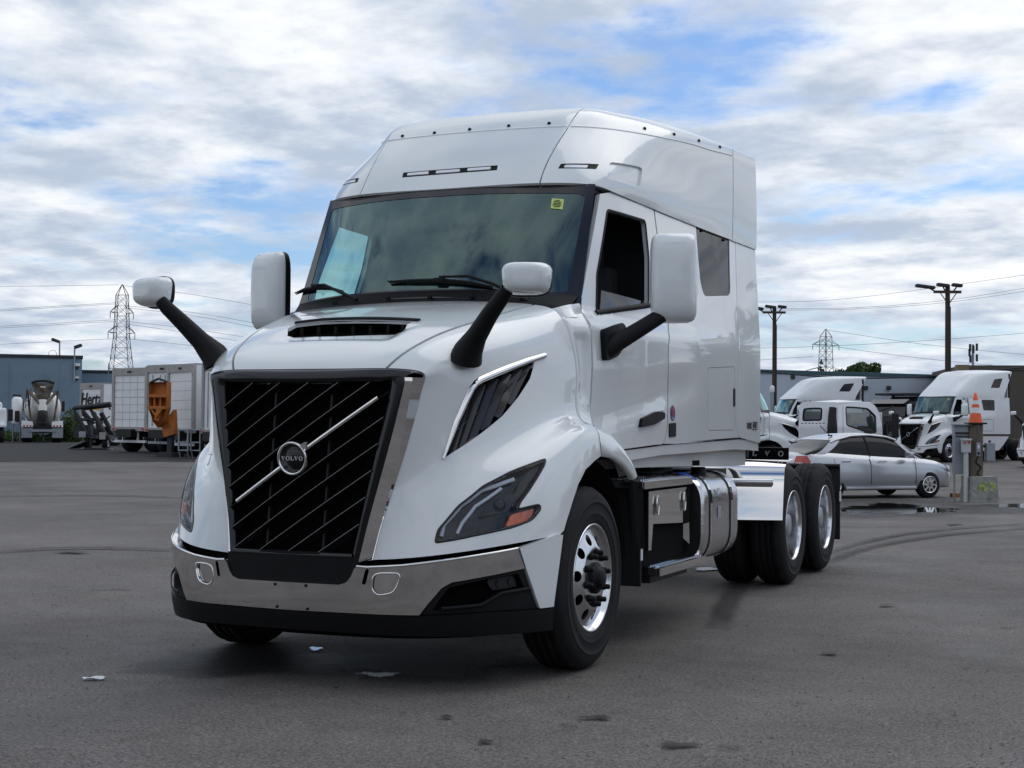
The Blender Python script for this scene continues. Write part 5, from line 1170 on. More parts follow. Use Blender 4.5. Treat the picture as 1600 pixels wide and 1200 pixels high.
for k in range(7): q = a+(b-a)*k/6; MB().tube([(q[0], q[1], 0), (q[0], q[1], zf+.06)], .05, 6).build('fence_post', 'galv', fc)
wm = MB()
for k in range(70): q = a+(b-a)*k/70; q2 = a+(b-a)*min(1, (k+3)/70); wm.tube([(q[0], q[1], .05), (q2[0], q2[1], zf)], .008, 3, False); wm.tube([(q[0], q[1], zf), (q2[0], q2[1], .05)], .008, 3, False)
o = wm.build('wire_mesh', 'galv', fc); o['kind'] = 'stuff'
# --- vehicles on the left
def mixer():
    d = 95.; b = cp(66.5, d); t = thing('cement_mixer_truck', 'white cement mixer truck seen from behind with dirty discharge hopper', 'truck', tuple(b), YAW+math.atan((800-66.5)/FOC))
    # drum: axis rises towards the rear (towards the camera, -y)
    n = 28; rows = []
    for s, r in ((0, .25), (.15, .75), (.5, 1.02), (1.3, 1.16), (2.4, 1.17), (3.3, .98), (4.2, .70), (4.6, .60), (4.62, .45)):
        y = 4.6-s*1.0; z = 1.78+.22*s; rows.append([(r*math.cos(a), y+r*math.sin(a)*.2, z+r*math.sin(a)*.97) for a in np.linspace(0, 2*math.pi, n, endpoint=False)])
    MB().grid(rows, True, closed=True).build('drum', 'drum', t, recalc=True)
    hp = MB(); hp.add([(-.72, -.15, 3.85), (.72, -.15, 3.85), (.40, -.2, 2.85), (-.40, -.2, 2.85), (-.62, .5, 3.85), (.62, .5, 3.85), (.40, .3, 2.9), (-.40, .3, 2.9)], [(0, 1, 2, 3), (1, 5, 6, 2), (4, 0, 3, 7)]); hp.build('hopper', 'chute_dirty', t)
    MB().tube([(-.7, -.1, 3.86), (-.4, -.16, 3.96), (0, -.18, 4.0), (.4, -.16, 3.96), (.7, -.1, 3.86)], .09, 6).build('hopper_rim', 'black', t)
    lbox(t, 'hopper_plate', 'chute_dirty', (0, -.22, 3.45), (.9, .05, .30)); lbox(t, 'hopper_label', 'reflect_white', (0, -.26, 3.6), (.32, .02, .08))
    for s in (1, -1):
        MB().tube([(s*.85, -.2, 3.3), (s*.18, -.45, 2.5)], .11, 6).build('frame_arm', 'chute_dirty', t); MB().tube([(s*.95, 0, 3.4), (s*.85, .1, 2.4), (s*.7, .2, 1.3)], .07, 6).build('drum_stand', 'chute_dirty', t)
        f = MB().prism([(s*.55, -.5, 1.0), (s*1.28, -.5, 1.0), (s*1.28, -.45, 1.42), (s*.60, -.45, 1.36)], (0, .9, 0)).build('rear_fender', 'trailer_white', t, recalc=True)
        for k in range(3): MB().tube([(s*(.72+.20*k), -.50, 1.08), (s*(.72+.20*k), -.53, 1.08)], .06, 10).build('tail_lamp', 'red_lens', f)
        lbox(t, 'mud_flap', 'galv', (s*.95, -.42, .62), (.66, .03, .62)); lbox(t, 'rear_mirror', 'black', (s*1.32, 3.9, 2.4), (.2, .1, .7), .03)
        for y in (.2, 1.5): simple_wheel(t, (s*.92, y, .5), .5, .56, s=s)
        MB().tube([(s*1.2, 3.8, 2.5), (s*1.32, 3.9, 2.5)], .03, 5).build('mirror_arm', 'black', t)
    MB().tube([(0, -.30, 2.75), (0, -.42, 2.05)], [.30, .26], 16).build('chute', 'drum', t); MB().lathe([(.30, -.4), (.34, -.1), (.30, .25), (.22, .3)], 'Z', (0, -.5, 1.75), 16).build('chute_boot', 'rubber', t)
    lbox(t, 'rear_bumper', 'galv', (0, -.45, .78), (1.6, .15, .16)); lbox(t, 'chassis', 'black', (0, 2.6, .85), (1.2, 6.2, .5)); lbox(t, 'cab', 'trailer_white', (0, 5.6, 1.9), (2.2, 1.6, 2.0), .15)
    MB().tube([(-1.0, -.1, 3.5), (-1.05, -.1, 2.2)], .03, 5).build('ladder_rail', 'dark_steel', t); MB().tube([(-.75, -.15, 3.5), (-.8, -.15, 2.2)], .03, 5).build('ladder_rail', 'dark_steel', t)
    for k in range(4): MB().tube([(-1.02, -.1, 2.4+.3*k), (-.77, -.15, 2.4+.3*k)], .02, 5).build('ladder_rung', 'dark_steel', t)
mixer()
def edge_truck():
    d = 92.; b = cp(-4, d); t = thing('parked_truck', 'tail of a white truck cut by the frame edge, beside the cement mixer', 'truck', tuple(b), YAW+.33)
    lbox(t, 'body', 'trailer_white', (-.4, 1.5, 1.55), (1.9, 3., 1.3), .15); lbox(t, 'side_mirror', 'black', (.78, .6, 1.75), (.3, .15, .75), .04); MB().tube([(.4, .8, 2.0), (.78, .6, 2.0)], .03, 5).build('mirror_arm', 'black', t)
    MB().lathe([(.16, 0), (.2, .2), (.12, .35), (.001, .38)], 'Z', (.1, .5, 2.2), 12).build('beacon', 'reflect_white', t)
    MB().tube([(.0, .2, 2.4), (.0, .2, 4.3)], .035, 6).build('exhaust', 'dark_steel', t)
    for y in (.2, 2.2): simple_wheel(t, (.15, y, .5), .5, .5)
    lbox(t, 'rear_fender', 'trailer_white', (.1, .1, 1.08), (.75, .9, .2), .05)
edge_truck()
p = cp(26.5, 97); t = thing('storage_tank', 'narrow white upright tank by the fence beside the mixer', 'tank', tuple(p), YAW)
h0, h1 = zof(26, 662, 97)-p[2], zof(26, 620, 97)-p[2]; MB().lathe([(.30, h0), (.34, h0+.1), (.34, h1-.2), (.22, h1), (.001, h1)], 'Z', (0, 0, 0), 16).build('tank_body', 'trailer_white', t, recalc=True)
for s in (1, -1): MB().tube([(s*.25, 0, -.05), (s*.22, 0, h0+.15)], .05, 6).build('tank_leg', 'galv', t)
lbox(t, 'tank_cap', 'dark_steel', (0, 0, h1+.08), (.5, .3, .16), .03); lbox(t, 'control_box', 'black', (.15, -.38, h0+.5), (.3, .12, .7), .03)

def box_truck(px_l, px_r, dep, py_top, ang, length, label, style, text=False, w=2.5, group=None):
    """rear corner posts seen at px_l and px_r; the rear face is turned by ang so that its right end is nearer"""
    half = w/2; best = None
    for k in range(0, 80):        # turn the rear face until its corner posts stand where they are seen
        a_ = math.radians(k); e_ = RH*math.cos(a_)-FH*math.sin(a_); c0 = cp((px_l+px_r)/2, dep); q = proj(np.array([c0-e_*half, c0+e_*half]))
        er = abs((q[1, 0]-q[0, 0])-(px_r-px_l))
        if best is None or er < best[0]: best = (er, a_)
    ang = best[1]; ca, sa = math.cos(ang), math.sin(ang)
    c = cp((px_l+px_r)/2, dep); h = zof(px_l, py_top, dep+half*sa)-c[2]; t = thing('box_truck', label, 'box truck', tuple(c), YAW-ang, group)
    z0 = 1.12; body = lbox(t, 'box_body', 'trailer_white', (0, length/2+.05, (z0+h)/2), (w-.04, length, h-z0)); lbox(t, 'box_roof', 'trailer_frame', (0, length/2+.03, h+.02), (w, length, .05))
    for s in (1, -1): lbox(t, 'corner_post', 'trailer_frame', (s*(half-.07), 0, (z0+h)/2), (.16, .14, h-z0), .01)
    lbox(t, 'header', 'trailer_frame', (0, 0, h-.15), (w-.30, .13, .30)); lbox(t, 'sill_beam', 'trailer_frame', (0, 0, z0-.06), (w, .18, .16)); lbox(t, 'header_lamp', 'black', (0, -.075, h-.14), (.28, .03, .08))
    dh = h-.32-z0
    if style == 'rollup':
        for k in range(7): lbox(t, 'door_panel', 'trailer_white', (0, .02, z0+.03+dh*(k+.5)/7), (w-.32, .05, dh/7-.022))
        vs = MB()
        for x in (-.55, 0, .55): lbox(t, 'door_joint', 'trailer_frame', (x, -.008, z0+dh/2), (.018, .006, dh-.1))
    elif style == 'plain':
        for k in range(6): lbox(t, 'door_panel', 'trailer_white', (0, .02, z0+.03+dh*(k+.5)/6), (w-.32, .05, dh/6-.012))
    else:
        for s in (1, -1): lbox(t, 'door_panel', 'trailer_white', (s*(half-.16)/2, .02, z0+dh/2+.02), (half-.18, .05, dh-.02))
        for s in (-.75, -.18, .18, .75): MB().tube([(s, -.03, z0+.1), (s, -.03, h-.4)], .018, 5).build('lock_rod', 'galv', t)
    for s in (1, -1):
        lbox(t, 'tail_lamp', 'red_lens', (s*(half-.2), -.10, z0-.06), (.22, .03, .09)); lbox(t, 'guard_post', 'reflect_white' if style != 'swing' else 'galv', (s*.55, .05, .78), (.08, .08, .60))
        for y in (length*.16, length*.16+1.25, length+.9): simple_wheel(t, (s*(half-.32), y, .48), .48, .52, s=s)
    lbox(t, 'guard_bar', 'reflect_white' if style != 'swing' else 'galv', (0, .05, .50), (w-.3, .09, .11)); lbox(t, 'chassis', 'black', (0, length/2+.4, .88), (1.1, length+1.5, .36))
    lbox(t, 'cab', 'trailer_white', (0, length+1.1, 1.6), (2.2, 1.7, 1.9), .2)
    if text:
        font_mesh('door_lettering', 'Hertz', (-.02, -.035, h-.90), (1, 0, 0), (0, 0, 1), .98, 'black', t, bold=.02, lift=.01, shear=.18, sx=.95); lbox(t, 'door_stripe', 'yellow', (-.02, -.02, h-1.42), (2.0, .02, .17))
    return t
A55 = math.radians(55)
box_truck(125.5, 160, 84, 600, math.radians(50), 5.0, 'white rental box truck with black lettering and yellow stripe on its door', 'plain', True, w=2.35)
box_truck(176, 230, 67, 577, A55, 5.5, 'white box truck whose rear door is a grid of square panels, beside the ramp trailer', 'rollup', w=2.6)
box_truck(228, 280, 64, 572, math.radians(62), 6.0, 'white box truck mostly hidden behind the rusty orange bucket', 'swing', w=2.5)
box_truck(262, 303, 60.5, 571.5, math.radians(62), 6.5, 'white box truck with dirty plain rear door, right of the orange bucket', 'plain', w=2.5)
box_truck(316, 362, 57.5, 567, math.radians(62), 6.5, 'white box truck half hidden by the nose of the foreground truck', 'swing', w=2.5)
def step_ladders():
    for px, lab in ((287, 'grey steel step frame hanging under the dirty plain door'), (306, 'grey steel step frame beside the dirty box truck, next to the foreground truck')):
        d = 58.5; b = cp(px, d); t = thing('step_frame', lab, 'step', tuple(b), YAW-.4)
        for x in (-.22, .22): MB().tube([(x, 0, .28), (x, 0, 1.15)], .035, 6).build('rail', 'galv', t)
        for z in (.3, .62, 1.12): MB().tube([(-.22, 0, z), (.22, 0, z)], .03, 6).build('rung', 'galv', t)
        for x in (-.22, .22): MB().tube([(x, 0, 1.12), (x, .35, 1.12)], .03, 6).build('hanger', 'galv', t)
        MB().tube([(-.2, .0, .28), (-.2, .1, 0.0)], .03, 6).build('foot', 'galv', t); MB().tube([(.2, .0, .28), (.2, .1, 0.0)], .03, 6).build('foot', 'galv', t)
step_ladders()
def orange_bucket():
    d = 59.; b = cp(246, d); t = thing('orange_bucket', 'rusty orange steel loader bucket raised upright between two box trucks', 'bucket', tuple(b), YAW-.35)
    z1 = zof(246, 597, d)-b[2]; z0 = zof(246, 668, d)-b[2]; H = z1-z0; w = .42
    out = [(-w, z1), (w, z1), (w*1.0, z0+H*.42), (w*.55, z0+H*.12), (.02, z0), (-.45*w, z0+H*.12), (-w*.95, z0+H*.40)]
    MB().prism([(x, .28, z) for x, z in out], (0, .04, 0)).build('back_plate', 'rust_orange', t, recalc=True)
    sh = MB(); n = len(out); sh.add([(x, .28, z) for x, z in out]+[(x, -.02, z) for x, z in out], [(i, (i+1) % n, n+(i+1) % n, n+i) for i in range(n)]); sh.build('side_plate', 'rust_orange', t)
    for z in (.70, .44): lbox(t, 'cross_bar', 'rust_orange', (0, .05, z0+H*z), (2*w-.02, .22, .13))
    for x in (-.2, .08): lbox(t, 'rib', 'rust_orange', (x, .16, z0+H*.57), (.07, .2, H*.24))
    MB().tube([(-.28, .0, z0+H*.40), (.02, -.08, z0+H*.22), (.26, .0, z0+H*.44)], .05, 6).build('hoop', 'rust_orange', t); lbox(t, 'latch_plate', 'rust_orange', (.03, .0, z0+H*.28), (.22, .1, H*.26), 0, Matrix.Rotation(.25, 3, 'Y'))
    MB().tube([(-.4, .1, z1), (0, .05, z1+.14), (.4, .1, z1)], .05, 6).build('lifting_eye', 'dark_steel', t)
    MB().prism([(.0, .3, z0+.1), (.55, .3, z0+H*.4), (.62, .3, z0-.25), (.1, .3, z0-.4)], (0, .25, 0)).build('arm_plate', 'rust_orange', t, recalc=True); lbox(t, 'mast', 'dark_steel', (.25, .6, z0*.5), (.22, .22, z0+.5)); lbox(t, 'frame_base', 'dark_steel', (.25, .6, .1), (.7, .9, .2))
orange_bucket()
def ramp_trailer():
    d = 72.; b = cp(147, d); t = thing('ramp_trailer', 'low black equipment trailer with raised folding ramps beside the rental box truck', 'trailer', tuple(b), YAW)
    k = d/FOC; X = lambda px: (px-147)*k; Z = lambda py: zof(147, py, d)-b[2]
    def bar(p, q, r=.09, m='dark_steel', nm='ramp_beam', y=0.): MB().tube([(X(p[0]), y, Z(p[1])), (X(q[0]), y, Z(q[1]))], r, 6).build(nm, m, t)
    for y in (-.5, .9):
        bar((121, 638), (177, 631), .11, y=y); bar((124, 648), (143, 680), .12, y=y); bar((133, 640), (152, 662), .08, y=y); bar((150, 645), (171, 682), .13, y=y); bar((122, 656), (155, 655), .07, y=y); bar((142, 657), (148, 687), .06, y=y); bar((166, 658), (176, 650), .03, y=y, nm='hydraulic_ram')
        bar((121, 637), (122, 650), .07, y=y); bar((172, 633), (177, 640), .05, y=y)
    for px in (126, 137, 150, 164): lbox(t, 'cross_member', 'dark_steel', (X(px), .2, Z(637-(px-121)*.12)), (.12, 1.5, .1))
    lbox(t, 'deck', 'dark_steel', (X(148), .3, Z(682)), (1.75, 1.7, .12)); lbox(t, 'deck_plate', 'dark_steel', (X(131), .0, Z(672)), (.7, 1.0, .5)); lbox(t, 'tool_box', 'galv', (X(135), -.55, Z(679)), (.35, .2, .3), .03); lbox(t, 'tool_box', 'trailer_frame', (X(166), -.55, Z(681)), (.3, .2, .35), .03)
    for px in (140, 168): simple_wheel(t, (X(px), -.2, .36), .36, .25, 'Y' if False else 'X')
    MB().prism([(X(116), -.8, .04), (X(141), -.8, .36), (X(141), -.8, .44), (X(116), -.8, .10)], (0, 1.8, 0)).build('loading_ramp', 'dark_steel', t, recalc=True); MB().prism([(X(117), -.85, .10), (X(140), -.85, .42), (X(140), -.85, .46), (X(117), -.85, .14)], (0, .1, 0)).build('ramp_edge', 'galv', t, recalc=True)
    lbox(t, 'loading_ramp', 'dark_steel', (X(160), -.8, .06), (1.1, .6, .1)); lbox(t, 'jack_foot', 'galv', (X(176), -.7, .04), (.4, .3, .06))
ramp_trailer()
# --- parked tractors that share the foreground truck's nose, with a tall sleeper
FRONT = ('hood', 'fender', 'grille', 'headlamp', 'bumper', 'bumper_end', 'fog_lamp_bay', 'valance', 'bumper_insert', 'bumper_carrier', 'windscreen', 'cowl', 'cowl_side', 'cowl_corner', 'door', 'hood_mirror', 'door_mirror', 'fender_tail', 'arch_liner', 'engine', 'dashboard')
def _stretch(p): x, y, z = p; k = (z-2.84)/.69; return (x*(1-.05*k), (y+.75*max(k, 0)**1.0)*1.0+.25*max(0, y-.6)/3*1.0, 2.84+(z-2.84)*1.75)
_tall = Surf([[_stretch(p) for p in r] for r in _rfull]); _tall.scale = (.3, .28); _tall.sign = 1
def tall_sleeper():
    """meshes of the tall roof and long sleeper, built once"""
    out = []
    hole = round_poly([(15.9, 1.75), (17.2, 1.75), (17.2, 2.6), (16.1, 2.6)], .12, 3)
    o = panel('tall_roof', _tall, [(0, 0), (18, 0), (18, 6), (0, 6)], 'paint_far', None, [hole, [(18-u, v) for u, v in hole][::-1]], h=.07, thick=.02); out.append(o)
    for l in (hole, [(18-u, v) for u, v in hole][::-1]): out.append(panel('roof_window', _tall, l, 'glass_dark', None, h=.08, off=-.01, thick=0)); out.append(panel('window_back', _tall, l, 'void', None, h=.1, off=-.06, thick=0))
    top = [tuple(_stretch(p)) for p in _rfull[6]]; out.append(MB().add(top, [tuple(range(len(top)))]).build('roof_lid', 'paint_far', None))
    S = FSurf(lambda u, v: np.stack([cab_x(np.minimum(u, 3.6), v), u, v], 1), (1, 1), 1)
    win = round_poly([(2.45, 2.25), (3.25, 2.25), (3.28, 2.72), (2.40, 2.72)], .06, 3); lock = round_poly([(2.35, 1.35), (3.1, 1.35), (3.1, 1.85), (2.35, 1.85)], .05, 3)
    a = panel('sleeper_side', S, [(1.27, 1.22), (4.35, 1.22), (4.35, 2.83), (1.06, 2.83), (1.24, 2.2), (1.29, 1.9)], 'paint_far', None, [win], h=.08, thick=.03); w = panel('sleeper_window', S, win, 'glass_dark', None, h=.1, off=-.01, thick=0); w2 = panel('window_back', S, win, 'void', None, h=.1, off=-.06, thick=0)
    l = strip('locker_seam', S, lock, .012, 'plastic', None, off=.003, closed=True); k = MB().prism([(1.14, 1.05, 1.12), (1.16, 4.3, 1.12), (1.16, 3.9, .75), (1.16, 3.55, .50), (1.14, 1.15, .46)], (.02, 0, 0)).build('side_skirt', 'paint_far', None, recalc=True)
    out += [a, w, w2, l, k]+[mirrored(q) for q in (a, w, w2, l, k)]
    for s in (1, -1): out.append(MB().box((s*1.08, 4.42, 2.6), (.12, .1, 2.6)).build('rear_extender', 'black', None))
    out.append(MB().box((0, 4.33, 2.5), (2.2, .04, 2.6)).build('rear_wall', 'paint_far', None)); out.append(MB().box((0, 3.5, .85), (1.0, 6.5, .3)).build('chassis', 'black', None)); out.append(MB().box((0, 2.6, .8), (2.1, 3.0, .55)).build('under_box', 'black', None)); out.append(MB().box((0, 1.6, 2.0), (1.9, .05, 1.6)).build('bulkhead', 'interior', None))
    return out
TALL = tall_sleeper()
def copy_tree(o, par):
    c = o.copy(); COL.objects.link(c); c.parent = par
    for ch in o.children: copy_tree(ch, c)
    return c
def override(o, m):
    if o.type == 'MESH' and o.data.materials:
        o.material_slots[0].link = 'OBJECT'; o.material_slots[0].material = MATS[m]
def tractor(label, wheel_px, dep, rz, roof=True, side=1):
    """front axle placed so that the near steer wheel stands at wheel_px"""
    px = wheel_px
    for _ in range(20):
        b = cp(px, dep); x = b+np.array([math.cos(rz), math.sin(rz), 0])*1.2*side; px += (wheel_px-proj(x)[0, 0])
    b = cp(px, dep); t = thing('parked_tractor', label, 'truck', tuple(b), rz, 'white tractors parked across the yard')
    for o in list(TRUCK.children):
        nm = o.name.split('.')[0]
        if nm in FRONT or (nm == 'wheel' and abs(o.location.y) < .1):
            c = copy_tree(o, t)
            if nm in ('bumper',):
                for q in [c]: override(q, 'paint_far')
    if roof:
        for o in TALL: copy_tree(o, t)
    for y in (5.3, 6.6):
        for s in (1, -1): simple_wheel(t, (s*.95, y, .5), .5, .5, s=s)
    return t
tractor('white tractor with tall rounded sleeper and black diagonal grille, behind the orange cone', 1484, 63.5, math.radians(-29))
tractor('white tall roofed tractor partly hidden behind the small white cab', 1226, 76, math.radians(-52))
tractor('white tractor nose pointing away from the foreground cab, beside the sedan', 1206, 48, YAW+math.radians(90-12), True, side=-1)
tractor('white tractor cut off by the picture frame behind the wooden post', 1688, 57, math.radians(-33))
for o in TALL: bpy.data.objects.remove(o)
# --- small white cab-over truck
def cab_over():
    d = 43.; b = cp(1309, d); t = thing('cabover_truck', 'small white cab-over truck with ribbed rear wall and open view through its window', 'truck', tuple(b), 0.)
    k = d/FOC; z = lambda py: zof(1309, py, d)-b[2]
    # local frame: x along the rear wall (to the right, slightly nearer), y along the side (to the right and away)
    ex = RH*math.cos(.25)-FH*math.sin(.25); t.rotation_euler = (0, 0, math.atan2(ex[1], ex[0])); 
    H = z(626.5); zb = .62
    # cab outline in plan: rear wall x -1.2..0 ; side turned away
    def at(px, dep, py): p = atD(px, py, dep); q = Matrix.Rotation(-t.rotation_euler.z, 3, 'Z')@(Vector(p)-Vector(b)); return np.array(q)
    A, B, Cn = (1246, 43.6), (1309, 43.0), (1379, 45.0)       # left rear edge, near corner, front edge of the door side
    def col(pp, py): return at(pp[0], pp[1], py)
    # rear wall with window hole and side with door window: bilinear sheets
    def sheet(P, Q, lean=0.):
        def f(u, v):
            x = P[0]+(Q[0]-P[0])*u; dep = P[1]+(Q[1]-P[1])*u; top = 627.5+2.0*np.abs(u-.4); py = 700+(top-700)*v
            r = np.array([at(a_, d_+lean*c_, b_) for a_, d_, b_, c_ in zip(x, dep, py, np.clip(v-.45, 0, 1))]); return r
        return FSurf(f, (2.0, 1.5), 1)
    S1 = sheet(A, B, .25); S2 = sheet(B, Cn, .35)
    n = S1.nrm(.5, .5)[0]; vd = np.array(Matrix.Rotation(-t.rotation_euler.z, 3, 'Z')@Vector(CC-b)); S1.sign = 1 if n@vd > 0 else -1; n = S2.nrm(.5, .5)[0]; S2.sign = 1 if n@vd > 0 else -1
    def uv(P, Q, px, py): u = (px-P[0])/(Q[0]-P[0]); top = 627.5+2.0*abs(u-.4); return (u, (py-700)/(top-700))
    w1 = round_poly([uv(A, B, *q) for q in ((1256, 639), (1284, 638), (1283, 656.5), (1254.5, 657))], .05, 3); w2 = round_poly([uv(B, Cn, *q) for q in ((1321.5, 636), (1356, 638.5), (1368, 650), (1369, 676), (1352, 674), (1323, 664))], .04, 3)
    panel('rear_wall', S1, round_poly([(.03, 0), (1, 0), (1, 1), (.03, 1)], [.01, .01, .04, .16], 4), 'paint_far', t, [w1], h=.06, thick=.06); sd = panel('cab_side', S2, round_poly([(0, 0), (.99, 0), (1.0, .45), (.86, 1), (0, 1)], [.01, .05, .1, .25, .03], 4), 'paint_far', t, [w2], h=.06, thick=.06)
    panel('rear_window', S1, w1, 'glass_side', t, h=.1, off=-.02, thick=0); panel('door_window', S2, w2, 'glass_side', t, h=.1, off=-.02, thick=0); strip('window_seal', S1, w1, .05, 'plastic', t, off=.01, closed=True); strip('window_seal', S2, w2, .05, 'plastic', t, off=.01, closed=True)
    for i in range(9): x = 1252+i*5.0; strip('wall_rib', S1, [uv(A, B, x, 664), uv(A, B, x, 679)], .03, 'paint_far', t, off=.012)
    for i in range(7): x = 1252+i*5.6; strip('wall_slot', S1, [uv(A, B, x, 661.5), uv(A, B, x+3, 661.3)], .025, 'plastic', t, off=.004)
    strip('air_intake', S1, [uv(A, B, 1300.5, 699), uv(A, B, 1300.5, 650), uv(A, B, 1302, 637)], [.30, .30, .2], 'black', t, height=.14); strip('door_seam', S2, [uv(B, Cn, 1317, 634), uv(B, Cn, 1317.5, 690)], .02, 'plastic', t, off=.003)
    # roof: spans the two walls
    R_ = [S1.eval(.03, 1)[0], S1.eval(.5, 1)[0], S1.eval(1, 1)[0], S2.eval(.45, 1)[0], S2.eval(.86, 1)[0]]; far = S2.eval(.86, 1)[0]+(S1.eval(.03, 1)[0]-S1.eval(1, 1)[0]); mid = (R_[0]+R_[4])/2+np.array([0, 0, .07])
    loop = R_+[far]; MB().add([tuple(q-np.array([0, 0, .015])) for q in loop]+[tuple(mid)], [(i, (i+1) % 6, 6) for i in range(6)], True).build('roof', 'paint_far', t, recalc=True)
    # far walls, seats, mirrors, frame
    P3 = S1.eval(.03, 0)[0]; P4 = S2.eval(.99, 0)[0]; P5 = P4+(P3-S1.eval(1, 0)[0]); wv = np.array([0, 0, 1.0])
    for a_, b_ in ((P3, P5), (P5, P4)): MB().add([tuple(a_), tuple(b_), tuple(b_+wv*1.1), tuple(a_+wv*1.1)], [(0, 1, 2, 3)]).build('lower_wall', 'paint_far', t)
    cc = (S1.eval(.6, .3)[0]+S2.eval(.5, .3)[0])/2; MB().box(cc+np.array([0, .4, .25]), (.5, .2, .7), bev=.05).build('seat_back', 'interior', t); MB().box(cc+np.array([-.5, .3, .3]), (.35, .2, .6), bev=.05).build('seat_back', mat('seat_grey', (.3, .32, .32), .8, noise=.1), t); MB().box(cc+np.array([.2, 1.0, -.1]), (1.4, .5, .5), bev=.05).build('dashboard', 'interior', t)
    m0 = S2.eval(.97, .82)[0]; MB().tube([m0, m0+np.array([.35, -.1, .12]), m0+np.array([.42, -.12, -.1])], .025, 6).build('mirror_arm', 'black', t); MB().box(m0+np.array([.42, -.14, -.45]), (.22, .12, .75), bev=.04).build('side_mirror', 'black', t)
    fl = (S1.eval(.5, 0)[0]+S2.eval(.5, 0)[0])/2; MB().box((fl[0], fl[1]+.2, .55), (1.6, 2.2, .5)).build('chassis', 'black', t)
    for q in (S1.eval(.25, 0)[0], S1.eval(.9, 0)[0], S2.eval(.75, 0)[0]): simple_wheel(t, (q[0], q[1]+.15, .4), .4, .3)
cab_over()
# --- black dump truck
def dump_truck():
    d = 67.; b = cp(1402, d); t = thing('dump_truck', 'black dump truck parked between the white cab and the tall white tractor', 'truck', tuple(b), math.radians(42)+YAW)
    # faces -x (picture left) ; y away
    def hull(nm, pts, m, bev=.05): 
        bm = bmesh.new(); vs = [bm.verts.new(p) for p in pts]; bmesh.ops.convex_hull(bm, input=vs); bmesh.ops.bevel(bm, geom=list(bm.edges), offset=bev, segments=2, affect='EDGES'); me = bpy.data.meshes.new(nm); bm.to_mesh(me); bm.free(); return link(nm, me, m, t)
    hull('cab', [(-.75, -1.0, 1.25), (-.75, 1.0, 1.25), (-.55, -1.0, 2.62), (-.55, 1.0, 2.62), (.9, -1.0, 1.25), (.9, 1.0, 1.25), (.9, -.98, 2.68), (.9, .98, 2.68)], 'black_paint', .08)
    hull('bonnet', [(-2.0, -.75, .9), (-2.0, .75, .9), (-2.0, -.7, 1.65), (-2.0, .7, 1.65), (-.75, -.95, .9), (-.75, .95, .9), (-.75, -.9, 1.95), (-.75, .9, 1.95)], 'black_paint', .1)
    MB().prism([(-.735, -.88, 1.95), (-.735, .88, 1.95), (-.605, .86, 2.5), (-.605, -.86, 2.5)], (-.025, 0, .0)).build('windscreen', 'frit', t, recalc=True)
    MB().prism([(-.45, -1.015, 1.95), (.35, -1.015, 1.95), (.35, -1.0, 2.48), (-.35, -1.0, 2.48)], (0, -.012, 0)).build('door_window', 'frit', t, recalc=True)
    hull('sun_visor', [(-.95, -.95, 2.52), (-.95, .95, 2.52), (-.5, -.98, 2.74), (-.5, .98, 2.74), (-.5, -.95, 2.6), (-.5, .95, 2.6)], 'black_paint', .02)
    for s in (1, -1):
        hull('front_fender', [(-2.0, s*.75, .75), (-1.85, s*1.15, .75), (-1.7, s*1.2, 1.3), (-1.2, s*1.2, 1.42), (-.8, s*1.2, 1.1), (-1.4, s*.7, 1.5), (-.8, s*.7, 1.3), (-1.9, s*.7, 1.2)], 'black_paint', .05)
        simple_wheel(t, (-1.35, s*.98, .52), .52, .32, 'Y', s=-1 if s < 0 else 1)
        for x in (3.3, 4.7): simple_wheel(t, (x, s*.9, .52), .52, .55, 'Y', s=-1 if s < 0 else 1)
        m = MB().tube([(-.7, s*.98, 2.1), (-.85, s*1.28, 2.05)], .03, 5).build('mirror_arm', 'dark_steel', t); MB().box((-.85, s*1.32, 1.95), (.14, .24, .42), bev=.04).build('side_mirror', 'reflect_white', t)
        MB().tube([(-1.5, s*.85, 1.55), (-1.6, s*1.15, 1.72)], .025, 5).build('hood_mirror_arm', 'galv', t); MB().lathe([(.001, -.06), (.12, -.05), (.14, 0), (.001, .03)], 'X', (-1.62, s*1.18, 1.78), 12).build('hood_mirror', 'reflect_white', t)
        MB().tube([(1.1, s*.95, .9), (1.1, s*.95, 3.0)], .08, 10).build('exhaust_stack', 'dark_steel', t)
    hull('dump_box', [(1.25, -1.22, 1.2), (1.25, 1.22, 1.2), (5.8, -1.22, 1.2), (5.8, 1.22, 1.2), (1.25, -1.25, 2.9), (1.25, 1.25, 2.9), (5.8, -1.25, 2.8), (5.8, 1.25, 2.8)], 'dark_steel', .04)
    MB().box((.7, 0, 2.98), (1.6, 2.3, .10), bev=.03).build('box_canopy', 'dark_steel', t)
    for x in (1.8, 2.8, 3.8, 4.8): MB().box((x, -1.28, 2.0), (.12, .08, 1.6)).build('box_rib', 'dark_steel', t)
    MB().box((1.6, 0, .85), (6.8, .9, .35)).build('chassis', 'black', t); MB().box((-2.02, 0, 1.2), (.06, 1.2, .7), bev=.02).build('grille', 'dark_steel', t); MB().box((-2.1, 0, .72), (.2, 2.2, .3), bev=.04).build('bumper', 'dark_steel', t)
dump_truck()
